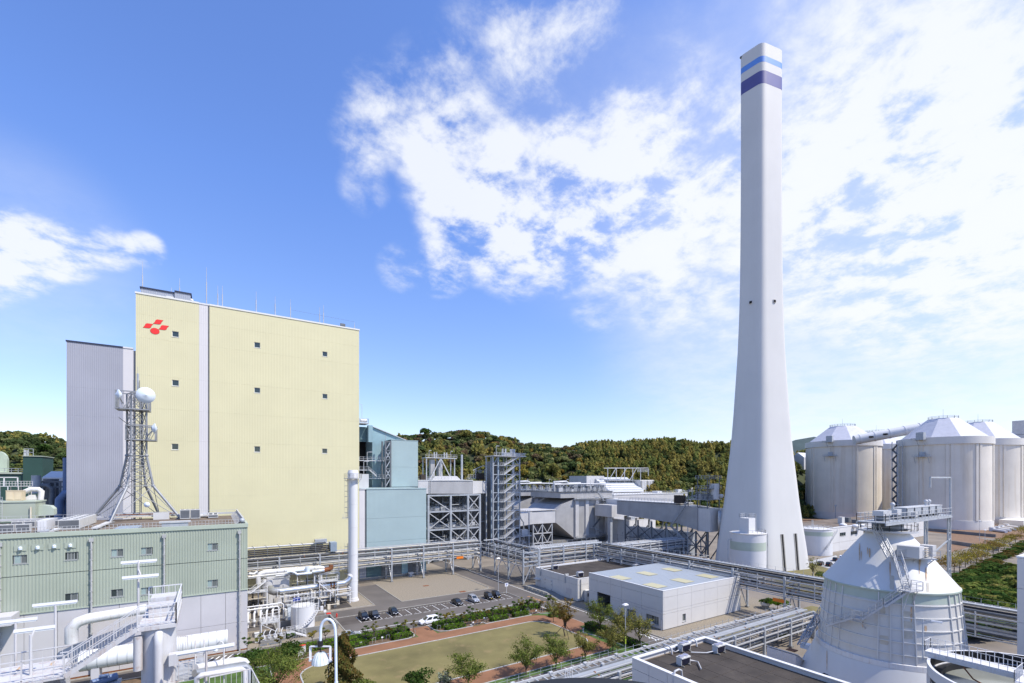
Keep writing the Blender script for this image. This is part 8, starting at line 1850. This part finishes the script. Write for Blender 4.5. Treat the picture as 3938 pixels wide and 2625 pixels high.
park(car('small boxy black van with yellow plate, nearest the parking sign',3.4,1.48,1.80,1.0,(.02,.06,.68,.83),'car_black','plate_yellow'),68.3,115.5,-90)
park(car('white people carrier parked along the hedge in the lane',4.75,1.8,1.75,1.02,(.03,.08,.58,.78),'car_white'),42.7,103.2,180)
q=gz(1342,2446); park(car('silver saloon half hidden behind the brown conical tree',4.6,1.74,1.42,.9,(.12,.27,.56,.72),'car_silver'),q.x,103.4,0)
for i,(px,py,lab,pt,an) in enumerate([(3156,2172,'dark car on the left of the forecourt by the tall chimney','car_black',10),(3189,2176,'dark van on the right of the forecourt by the tall chimney','car_black',10),(3213,2156,'dark car behind the other two by the squat tank','car_black',15),(3238,2149,'white car behind the bell tank, beside the squat tank','car_white',15)]):
    p=gz(px,py); park(car(lab,4.4,1.75,1.6+.1*(i==1),1.0,(.03,.1,.58,.76),pt),p.x,p.y,an)

# ================================================================ LAMPS, SIGNS, BENCHES
def street_lamp(label, p, h, band=False, m='galv_light'):
    t_=thing('street_lamp',label,'lamp',p); p=Vector(p); MB().tube(p,p+Vector((0,0,h-.2)),.10,8,.07).build('pole',m,t_)
    m_=MB(); vs_=[p+Vector((x,y,z)) for z,k in ((h-.2,.55),(h-.05,.6),(h+.2,.3)) for x,y in ((-k,-k*.6),(k,-k*.6),(k,k*.6),(-k,k*.6))]
    m_.add(vs_,[(0,3,2,1),(8,9,10,11)]+[(4*i+j,4*i+(j+1)%4,4*i+4+(j+1)%4,4*i+4+j) for i in range(2) for j in range(4)]); m_.build('lamp_head','coping_white',t_)
    MB().box(p.x-.25,p.x+.25,p.y-.25,p.y+.25,p.z,p.z+.1).build('base_plate','galv',t_)
    if band: MB().tube(p+Vector((0,0,1.6)),p+Vector((0,0,3.0)),.13,8).build('reflective_band','hi_vis',t_)
street_lamp('tall grey street lamp behind the two black vans',gz(1916,2272),9.9)
street_lamp('tall grey street lamp in front of the workshop',gz(2405,2506),9.3,True)
street_lamp('short street lamp under the near floodlight, bottom centre left',gz(1263,2640),4.1)
street_lamp('thin far lamp post in front of the nearest silo',gz(3767,2080),11)
street_lamp('far lamp post with yellow band among the golden trees',gz(3788,2132),11,True)
p=gz(3213,2003); t_=T('floodlight_mast','slim floodlight mast in front of the left silo','lamp',p); MB().tube(p,p+Vector((0,0,12)),.25,6).build('pole','galv',t_)
for dx in (-1,.1): MB().box(p.x+dx,p.x+dx+.9,p.y-.4,p.y+.4,12.0,13).build('floodlight','galv_light',t_)
p=gz(1948,2281.5); t_=T('parking_sign','white letter P sign on a pole at the right end of the car park','sign',p)
MB().bar(p,p+Vector((0,0,2.1)),.09).build('pole','white_paint',t_); MB().box(p.x-.55,p.x+.55,p.y-.03,p.y+.03,2.1,3.1).build('plate','plate_white',t_)
m_=MB(); yq=p.y-.045; 
m_.box(p.x-.22,p.x-.07,yq,yq+.01,2.25,2.95); m_.box(p.x-.065,p.x+.14,yq,yq+.01,2.82,2.95); m_.box(p.x-.065,p.x+.14,yq,yq+.01,2.50,2.63); m_.box(p.x+.145,p.x+.28,yq,yq+.01,2.53,2.92); lt=m_.build('letter','blue_sign',t_)
for i,(x,y) in enumerate(((52,96.6),(68.2,96.5))):
    t_=T('park_bench',['wooden bench in the recess between the clipped hedges','wooden bench at the far corner of the clay path'][i],'bench',(x,y,0)); MB().box(x-1.0,x+1.0,y-.25,y+.2,.42,.48).build('seat','bench_wood',t_); MB().box(x-1.0,x+1.0,y+.22,y+.28,.6,.95).build('backrest','bench_wood',t_)
    for dx in (-.8,.8): MB().box(x+dx-.06,x+dx+.06,y-.25,y+.28,.02,.415).build('leg','kerb',t_)
for i,(px,py) in enumerate([(1470,2466),(1388,2487),(1820,2407),(1862,2389),(2062,2360)]):
    p=gz(px,py); t_=T('plant_label',ORD[i]+' small white plant label from the left along the hedges','sign',p); MB().bar(p,p+Vector((0,0,.7)),.04).build('stake','galv',t_); MB().box(p.x-.2,p.x+.2,p.y-.02,p.y+.02,.7,1.0).build('plate','plate_white',t_)
p=gz(1160,2520); t_=T('power_box','white power box with a red lid strip beside the lane, bottom left','cabinet',p); MB().box(p.x-.7,p.x+.7,p.y-.3,p.y+.3,.02,1.9).build('casing','ac_white',t_); MB().box(p.x-.7,p.x+.7,p.y-.31,p.y+.31,1.905,1.97).build('lid','red_paint',t_)

# gooseneck floodlight close to the camera, and the black cover beside it
MB().box(-1.2,4.2,9.31,12.4,0,28.0).build('terrace_pier','concrete_panel')['kind']='structure'
ZL=11.0
gl_=T('gooseneck_floodlight','white gooseneck pole with a hanging ribbed glass reflector lamp, close to the camera','lamp',tuple(atd(1292,2700,ZL)[:2])+(28.0,))
pts=[atd(1297,2800,ZL),atd(1293,2640,ZL),atd(1291,2450,ZL),atd(1289,2425,ZL)]+[atd(1261+28*math.cos(t),2422-42*math.sin(t),ZL) for t in np.linspace(.2,math.pi-.1,9)]+[atd(1233,2440,ZL),atd(1232,2463,ZL)]
b0=pts[0]; b0.z=28.0; b0.x,b0.y=pts[1].x,pts[1].y
MB().pipe(pts,.031,14).build('pole','dish_white',gl_); MB().tube(Vector((b0.x,b0.y,28.0)),atd(1293,2620,ZL),.042,14).build('sleeve','dish_white',gl_)
s0=atd(1232,2464,ZL); s1=atd(1232,2484,ZL); MB().tube(s0,s1,.062,14).build('socket','rubber',gl_); MB().tube(s1,atd(1233,2507,ZL),.012,8).build('stem','rubber',gl_)
rt=Vector((_c,-_s,0)); fw=Vector((_s,_c,0))
ya=atd(1232,2485,ZL); 
for s_ in (-1,1):
    m_=MB(); a=ya+rt*.235*s_; m_.bar(ya,a,.05,.02); m_.bar(a,a-Vector((0,0,.30)),.055,.015) ; m_.build('bracket','white_paint',gl_)
    m_=MB(); e_=a-Vector((0,0,.32)); m_.bar(e_,e_-rt*.17*s_+fw*-.05*s_-Vector((0,0,.02)),.03,.05); m_.tube(e_-fw*.03,e_+fw*.03,.03,10); m_.build('clamp','white_paint',gl_)
tp=atd(1233,2507,ZL); m_=MB(); prof=[(.035,0),(.09,-.015),(.13,-.06),(.165,-.13),(.187,-.20),(.195,-.262)]
m_.lathe(tp.x,tp.y,[(r,tp.z+z) for r,z in prof],40,sharp=False); m_.lathe(tp.x,tp.y,[(r-.012,tp.z+z-.006) for r,z in prof],40,sharp=False); gs=m_.build('reflector','opal_glass',gl_)
for k in range(28):
    a=2*math.pi*k/28; m_=MB(); m_.pipe([(tp.x+(r+.002)*math.cos(a),tp.y+(r+.002)*math.sin(a),tp.z+z) for r,z in prof],.006,4); m_.build('glass_rib','white_paint' if k%2 else 'glass_pale',gs)
MB().ball((tp.x,tp.y,tp.z-.14),.05,10,8,.10).build('bulb','opal_glass',gl_)
w=cw_(1.53,6.84); zt_=29.82; t_=T('black_round_cover','black domed round cover just showing at the bottom edge','cover',(w.x,w.y,28.0))
MB().lathe(w.x,w.y,[(3.0,28.0),(3.0,zt_-.12),(3.06,zt_-.08),(3.06,zt_-.03),(3.0,zt_),(2.6,zt_+.01),(.01,zt_+.02)],96).build('shell','rubber',t_)

# ================================================================ VEGETATION
def arr(*a): return np.array(a,float)
def leafobj(name, V, C, parent=None):
    me=leafmesh(name,V,C); o=bpy.data.objects.new(name,me); COL.objects.link(o)
    if parent is not None: o.parent=parent
    return o
def shade(n, cols, k=None, sd=.2):
    c=np.array(cols)[rng.integers(len(cols),size=n)]; c=c*rng.uniform(1-sd,1+sd,n)[:,None]
    if k is not None: c=c*rng.uniform(.7,1.3,64)[k%64][:,None]
    return c
G_={'green':[(.15,.185,.04),(.18,.20,.05),(.12,.16,.038)],'olive':[(.215,.21,.06),(.19,.20,.055),(.235,.20,.06)],'rusty':[(.24,.14,.035),(.19,.13,.04),(.16,.14,.04)],'dark':[(.05,.10,.022),(.07,.12,.03),(.06,.09,.022)],'brown':[(.12,.10,.03),(.15,.10,.03),(.09,.10,.028)],'gold':[(.32,.24,.045),(.26,.22,.05),(.19,.18,.04)],'pale':[(.32,.33,.27),(.22,.26,.15)],'pink':[(.42,.20,.22),(.36,.22,.22)],'hedge':[(.10,.19,.018),(.13,.22,.025),(.075,.15,.016)],'hedge_dark':[(.055,.12,.018),(.075,.14,.02)]}
def tree(label, p, h, r, col, style='spread', seed=0, n=1100, cat='tree', stakes=False, group=None):
    n=int(n*(2.3 if style=='spread' else 1)); g=np.random.default_rng(500+seed); t_=thing('tree' if cat=='tree' else cat,label,cat,p,group); o=Vector((0,0,0)); m_=MB(); ORG[t_.name]=o
    th=h*(.42 if style!='cone' else .2); tips=[]
    if style=='spread':
        nb=9
        m_.tube(o,(0.05*h*g.normal(),.02*h,th*.6),.03*h**.8,7,.02*h**.8)
        for i in range(nb):
            a=2*math.pi*i/nb+g.uniform(-.3,.3); el=g.uniform(.35,1.2); st_=Vector((0,0,th*g.uniform(.35,.75))); rr=r*g.uniform(.55,1.0)*math.cos(el*.7); e_=Vector((rr*math.cos(a),rr*math.sin(a),h*g.uniform(.55,.97)))
            mid=st_.lerp(e_,.5)+Vector((0,0,.08*h)); m_.pipe([st_,mid,e_],.009*h,5); tips+=[mid.lerp(e_,f) for f in (.2,.6,1.0)]
            for j in range(2): q=mid+Vector(g.normal(0,.22*r,3)); q.z=max(q.z,th*.8); m_.bar(mid,q,.03); tips.append(q)
        m_.bar((0,0,th*.6),(0,0,h*.95),.05); tips+=[Vector((0,0,h*f)) for f in (.7,.85,1.0)]
        T_=np.array([list(q) for q in tips]); k=g.integers(0,len(T_),n); d=g.normal(0,1,(n,3)); d/=np.linalg.norm(d,axis=1)[:,None]; rad=.21*r*g.uniform(.1,1.25,n)[:,None]; n=n; P=T_[k]+d*rad*arr(1.25,1.25,.75); Nn=d+arr(0,0,.6)
    elif style=='dome':
        m_.tube(o,(0,0,h*.55),.035*h**.8,7,.02*h**.8)
        for i in range(7): a=i*.9; m_.bar((0,0,h*.35),(r*.7*math.cos(a),r*.7*math.sin(a),h*g.uniform(.5,.85)),.05)
        P,Nn,k=dome(n,11,r*1.05,h*.42,900+seed); P[:,2]+=h*.55
    else:
        m_.tube(o,(0,0,h*.95),.03*h**.8,7,.03); t=g.uniform(0,1,n)**1.25; k=(t*9).astype(int)+g.integers(0,5,n)*9; a=g.uniform(0,2*np.pi,n); rad=r*(1-t)**.48*(.72+.28*np.sin(a*3+t*14))*g.uniform(.7,1.05,n); P=np.stack([rad*np.cos(a),rad*np.sin(a),h*(.08+.92*t)],1); Nn=np.stack([np.cos(a),np.sin(a),np.full(n,.5)],1)
    m_.build('trunk','bark',t_); leafobj('crown',quads(P,Nn,.19 if style=='spread' else .31),shade(n,G_[col],k),t_)
    if stakes:
        for i,a in enumerate((.2,2.3,4.4)): MB().tube((2.3*math.cos(a),2.3*math.sin(a),0),(.1*math.cos(a),.1*math.sin(a),2.6),.06,5).build('stake','dark_wood',t_)
    return t_
gt=lambda px,py: gz(px,py,.02)
tree('rust coloured young tree with three wooden stakes on the lawn corner',gt(2173,2446),7.9,2.4,'rusty','spread',1,1300,stakes=True)
tree('pale olive tree behind the staked tree at the path corner',gt(2128,2392),5.2,2.3,'olive','spread',2,900)
tree('tall fresh green tree at the roadside in front of the workshop doorway',gt(2308,2432),7.4,3.7,'green','spread',3,1700)
tree('olive tree in front of the workshop wall, left of the street lamp',gt(2392,2456),6.2,3.6,'olive','spread',4,1400)
tree('reddish olive tree right of the street lamp, in front of the workshop windows',gt(2459,2483),6.0,3.4,'olive','spread',5,1300)
tree('wide olive tree left of the street lamp foot, beside the paved strip',gt(2357,2509),5.2,3.6,'olive','spread',6,1500)
tree('small olive tree on the near lawn edge, third from the front rack',gt(2251,2541),5.0,2.8,'olive','spread',7,1100)
tree('bushy green tree beside the near end of the paved strip',gt(2136,2572),6.0,3.9,'green','spread',8,1500)
tree('wide green tree on the near lawn edge, second from the left',gt(2024,2596),6.0,4.0,'green','spread',9,1500)
tree('green tree cut off by the bottom edge under the lawn, leftmost of the near row',gt(1800,2652),5.6,4.0,'green','spread',10,1500)
tree('low green bush tree at the bottom edge of the lawn',gt(1615,2660),3.6,2.5,'dark','dome',11,900)
tree('pale blossoming bush at the bottom edge between two green trees',gt(1712,2655),2.9,1.5,'pale','spread',12,700)
tree('big brown green conical tree behind the near floodlight',gt(1320,2655),9.0,3.3,'brown','cone',13,4600)
tree('large fresh green tree at the bottom left of the lawn',gt(1060,2690),7.2,6.0,'green','spread',14,2600)
tree('dark green bush between the lane and the large fresh green tree',gt(1118,2560),4.4,3.0,'dark','dome',15,1500)
tree('dark green shrub left of the large fresh green tree',gt(975,2560),3.0,2.6,'dark','dome',16,1000)
tree('green shrub at the foot of the conical tree',gt(1400,2690),3.0,2.2,'green','dome',17,800)
tree('bare looking windswept tree on the grass by the tall chimney',gt(3127,2222),7.0,2.6,'olive','spread',18,420)
tree('round green shrub on the grass left of the bell tank',gt(3160,2230),3.0,2.3,'green','dome',19,700)
tree('light green shrub under the rack left of the bell tank',gt(2990,2345),3.2,2.8,'hedge','dome',20,800)
tree('dark green shrub under the rack beside the light green one',gt(2952,2338),2.8,2.2,'dark','dome',21,700)
tree('dark shrub under the wide rack near the lean-to shed',gt(3005,2470),2.4,1.8,'dark','dome',22,600)
# golden row and thicket on the right
for i in range(15):
    f_=i/14; px=3648+300*f_; py=2215-152*f_+rng.uniform(-5,5); tree(ORD[i]+' golden tree from the front in the row running to the right edge',gt(px,py),rng.uniform(5.5,7.5),rng.uniform(3.8,5.2),'gold' if i%4 else 'rusty','dome',40+i,700,group='golden trees below the silos')
V=[];C_=[]
for i in range(430):
    a,b=rng.uniform(),rng.uniform(); px=3600+a*420; py=2262-.30*(px-3640)+b*(205+.28*(px-3640)); p=gz(px,max(2100,py)); Vq,k=pro[rng.integers(5)]; s=rng.uniform(2.0,3.4); an=rng.uniform(0,6.28); ca,sa=math.cos(an),math.sin(an)
    W=Vq*arr(s,s,s*.8); W=np.stack([W[...,0]*ca-W[...,1]*sa,W[...,0]*sa+W[...,1]*ca,W[...,2]],-1)+arr(p.x,p.y,s*.55); V.append(W); C_.append(shade(len(Vq),G_['dark' if rng.uniform()<.45 else ('green' if rng.uniform()<.75 else 'olive')],k)*rng.uniform(.8,1.1))
o=leafobj('thicket',np.concatenate(V),np.concatenate(C_)); o['kind']='stuff'
V=[];C_=[]
for i in range(90):
    f_=rng.uniform(); px=3655+300*f_; py=2236-150*f_+rng.uniform(0,26)*(1-.4*f_); p=gz(px,py); Vq,k=pro[rng.integers(5)]; s=rng.uniform(1.6,2.6); W=Vq*arr(s*1.3,s*1.3,s*.5)+arr(p.x,p.y,s*.3); V.append(W); C_.append(shade(len(Vq),G_['dark' if i%3 else 'brown'],k))
o=leafobj('low_shrubs',np.concatenate(V),np.concatenate(C_)); o['kind']='stuff'
m_=MB(); pa,pb=gz(3655,2250),gz(3960,2085); m_.bar(pa+Vector((0,0,.1)),pb+Vector((0,0,.1)),2.2,.12); struct('footpath',m_,'kerb_pale')
p=gz(3870,2335); q=gz(3940,2300); t_=T('brown_fence','brown panel fence at the edge of the thicket near the right border','fence',p)
for i in range(8): a=p.lerp(q,i/8); b=p.lerp(q,(i+.93)/8); MB().bar(a+Vector((0,0,1.1)),b+Vector((0,0,1.1)),.06,1.9).build('panel','dark_wood',t_); MB().bar(a,a+Vector((0,0,2.2)),.14).build('post','bench_wood',t_)
# clipped hedges
def hedge(label, x0,x1,y0,y1,h, col='hedge', dens=26, group=None, nm='hedge'):
    t_=thing(nm,label,'hedge',((x0+x1)/2,(y0+y1)/2,.02),group); lx,ly=(x1-x0),(y1-y0)
    c_=MB(); c_.box(x0+.15,x1-.15,y0+.15,y1-.15,.02,h-.14); c_.build('branches','dark_wood',t_)
    A=[(lx*ly,2),(lx*h,1),(ly*h,0)]; n=int(dens*(lx*ly+2*lx*h+2*ly*h)); u=rng.uniform(-.5,.5,(n,3)); f_=rng.uniform(0,lx*ly+2*lx*h+2*ly*h,n); Nn=np.zeros((n,3))
    top=f_<lx*ly; sd=(~top)&(f_<lx*ly+2*lx*h); en=~top&~sd; u[top,2]=.5; sg=np.where(rng.uniform(size=n)<.5,-.5,.5); u[sd,1]=sg[sd]; u[en,0]=sg[en]
    Nn[top,2]=1; Nn[sd,1]=2*sg[sd]; Nn[en,0]=2*sg[en]
    P=u*arr(lx,ly,h)+arr(0,0,h/2); cr=np.linalg.norm(np.abs(u)>.40,axis=1)>1.2; P=np.where(cr[:,None],P*arr(.965,.94,.94),P); P+=rng.normal(0,.05,(n,3)); leafobj('foliage',quads(P,Nn,.26),shade(n,G_[col],None,.35),t_)
HG='clipped hedges along the clay path'
hedge('long dark hedge behind the saplings beside the lane, right half',48.5,72.6,99.4,101.2,1.25,'hedge',24)
hedge('thick hedge in front of the white people carrier',42.2,48.3,98.0,100.6,1.15,'hedge',26)
hedge('thick long hedge left of the gap in the planting',23.0,36.4,98.2,101.0,1.2,'hedge',22)
hedge('dark hedge beside the lane behind the conical tree',3,22.6,98.6,101.0,1.3,'hedge',20)
for i,(x,y,w,lb) in enumerate([(46.4,96.7,4.8,'clipped box hedge in front of the white people carrier'),(58.0,96.7,4.6,'middle clipped box hedge beside the clay path, right of the bench'),(64.2,96.7,4.4,'clipped box hedge nearest the far path corner'),(34.0,96.9,4.4,'clipped box hedge just left of the path gap'),(24.5,96.8,4.6,'clipped box hedge right of the conical tree'),(9.0,97.0,5.0,'clipped box hedge behind the near floodlight')]): hedge(lb,x-w/2,x+w/2,y-.75,y+.75,.95,'hedge',24,HG,'box_hedge')
hedge('small hedge behind the staked tree at the path corner',69.6,73.0,91.2,92.8,.8,'hedge',24)
hedge('dark rounded hedge under the tall green roadside tree',71.0,73.5,73.5,81.0,1.4,'hedge_dark',20)
hedge('low hedge along the road in front of the workshop windows',71.2,73.6,61,71.5,.9,'hedge_dark',20)
hedge('low bright green strip hedge between paved strip and rack',30,71,60.4,62.2,.55,'hedge',14)
# saplings along the hedges: three built, the rest copied
def sapling(seed, h, col, n=5):
    g=np.random.default_rng(seed); t_=thing('sapling','x','sapling',(0,0,0)); ORG[t_.name]=Vector((0,0,0)); m_=MB(); m_.tube((0,0,0),(.1*g.normal(),.1*g.normal(),h*.6),.06,6,.045); P=[];Nn=[];K=[]
    for i in range(n):
        a=2*math.pi*i/n+g.uniform(-.4,.4); e_=Vector((.55*math.cos(a)*g.uniform(.6,1.3),.55*math.sin(a)*g.uniform(.6,1.3),h*g.uniform(.68,1))); m_.pipe([(0,0,h*.52),(e_.x*.7,e_.y*.7,h*.66),e_],.03,5); q=60
        d=g.normal(0,1,(q,3)); d/=np.linalg.norm(d,axis=1)[:,None]; P.append(arr(*e_)+d*arr(.42,.42,.22)*g.uniform(.3,1,q)[:,None]); Nn.append(d+arr(0,0,.8)); K.append(np.full(q,i))
    m_.build('trunk','dark_wood',t_); leafobj('crown',quads(np.concatenate(P),np.concatenate(Nn),.20),shade(q*n,G_[col],np.concatenate(K)),t_)
    m_=MB(); m_.bar((-.4,0,1.0),(.4,0,1.0),.05); 
    for s_ in (-.4,.4): m_.bar((s_,0,0),(s_,0,1.05),.05)
    m_.build('stake_frame','galv',t_); return t_
SP=[sapling(31,3.6,'dark'),sapling(32,3.9,'olive',6),sapling(33,3.2,'brown',5),sapling(34,3.4,'gold',7)]
fp_=[(460,1425),(608,1400),(745,1365),(940,1335),(1090,1300),(1240,1305),(1415,1260),(1545,1215),(1700,1200),(1850,1175),(1985,1150),(2110,1120),(2250,1085)]
pos=[(1600+x/5.227,2150+y/5.227) for x,y in fp_]+[(900+x/2.163,1900+y/2.163) for x,y in [(110,1345),(205,1330),(378,1310),(470,1300),(650,1275),(760,1262),(938,1250),(1095,1235),(1165,1238),(1280,1205),(1360,1190),(1415,1180),(1495,1165)]]+[(1850+x/2.139,1950+y/2.139) for x,y in [(328,880),(385,862),(432,868),(497,862),(548,845),(585,850)]]
pos.sort(); used={}
for i,(px,py) in enumerate(pos):
    p=gt(px,py); k=[0,1,2,0,3,1,2,0,1,2][i%10]; lb=f'{ORD[i]} sapling from the left in the row of small trees by the lane' if i<30 else f'sapling {["last but one","last"][min(1,i-30)]} on the right in the row of small trees by the lane'
    if k not in used: used[k]=1; o=SP[k]; o.location=p; o['label']=lb; o['group']='saplings along the lane'
    else: clone(SP[k],p,rng.uniform(0,6.28),(rng.uniform(.85,1.15),)*2+(rng.uniform(.85,1.12),),lb,'saplings along the lane')
# single trees that stand out on the hill
def hill_tree(label, px, Z, s, col, seed, kz=1.0):
    p=atd(px,1840,Z); z=hill(px,Z); t_=thing('hill_tree',label,'tree',(p.x,p.y,z)); ORG[t_.name]=Vector((p.x,p.y,z)); MB().tube((p.x,p.y,z-.5),(p.x,p.y,z+s*1.2*kz),.4,6,.2).build('trunk','bark',t_)
    P,Nn,k=dome(420,9,s,s*.8,seed); P[:,2]+=s*1.25*kz; leafobj('crown',quads(P,Nn,s*.24),shade(420,G_[col],k),t_)
for a in [('dark pine standing proud on the left part of the hill ridge',1636,432,6,'dark',71,1.3),('pale spring tree on the hill top above the steel frame',1790,430,6.5,'olive',72,1),('red leaved tree on the ridge right of the hill top',1850,434,4.5,'rusty',73,1),('pink flowering cherry low on the hill right of the stair tower',2096,338,4.2,'pink',74,.8),('golden round tree on the slope right of the stair tower',1995,385,7.5,'gold',75,.9),('pale green round tree on the slope below the ridge',1680,400,4.5,'olive',76,1),('big dull olive round tree on the slope left of the bamboo',2125,395,8,'olive',77,.9),('dark umbrella shaped tree on the left hill beside the lilac block',175,400,6,'dark',78,1.1),('bright green tree behind the teal shed roof',1580,380,5.5,'green',79,1)]: hill_tree(*a)
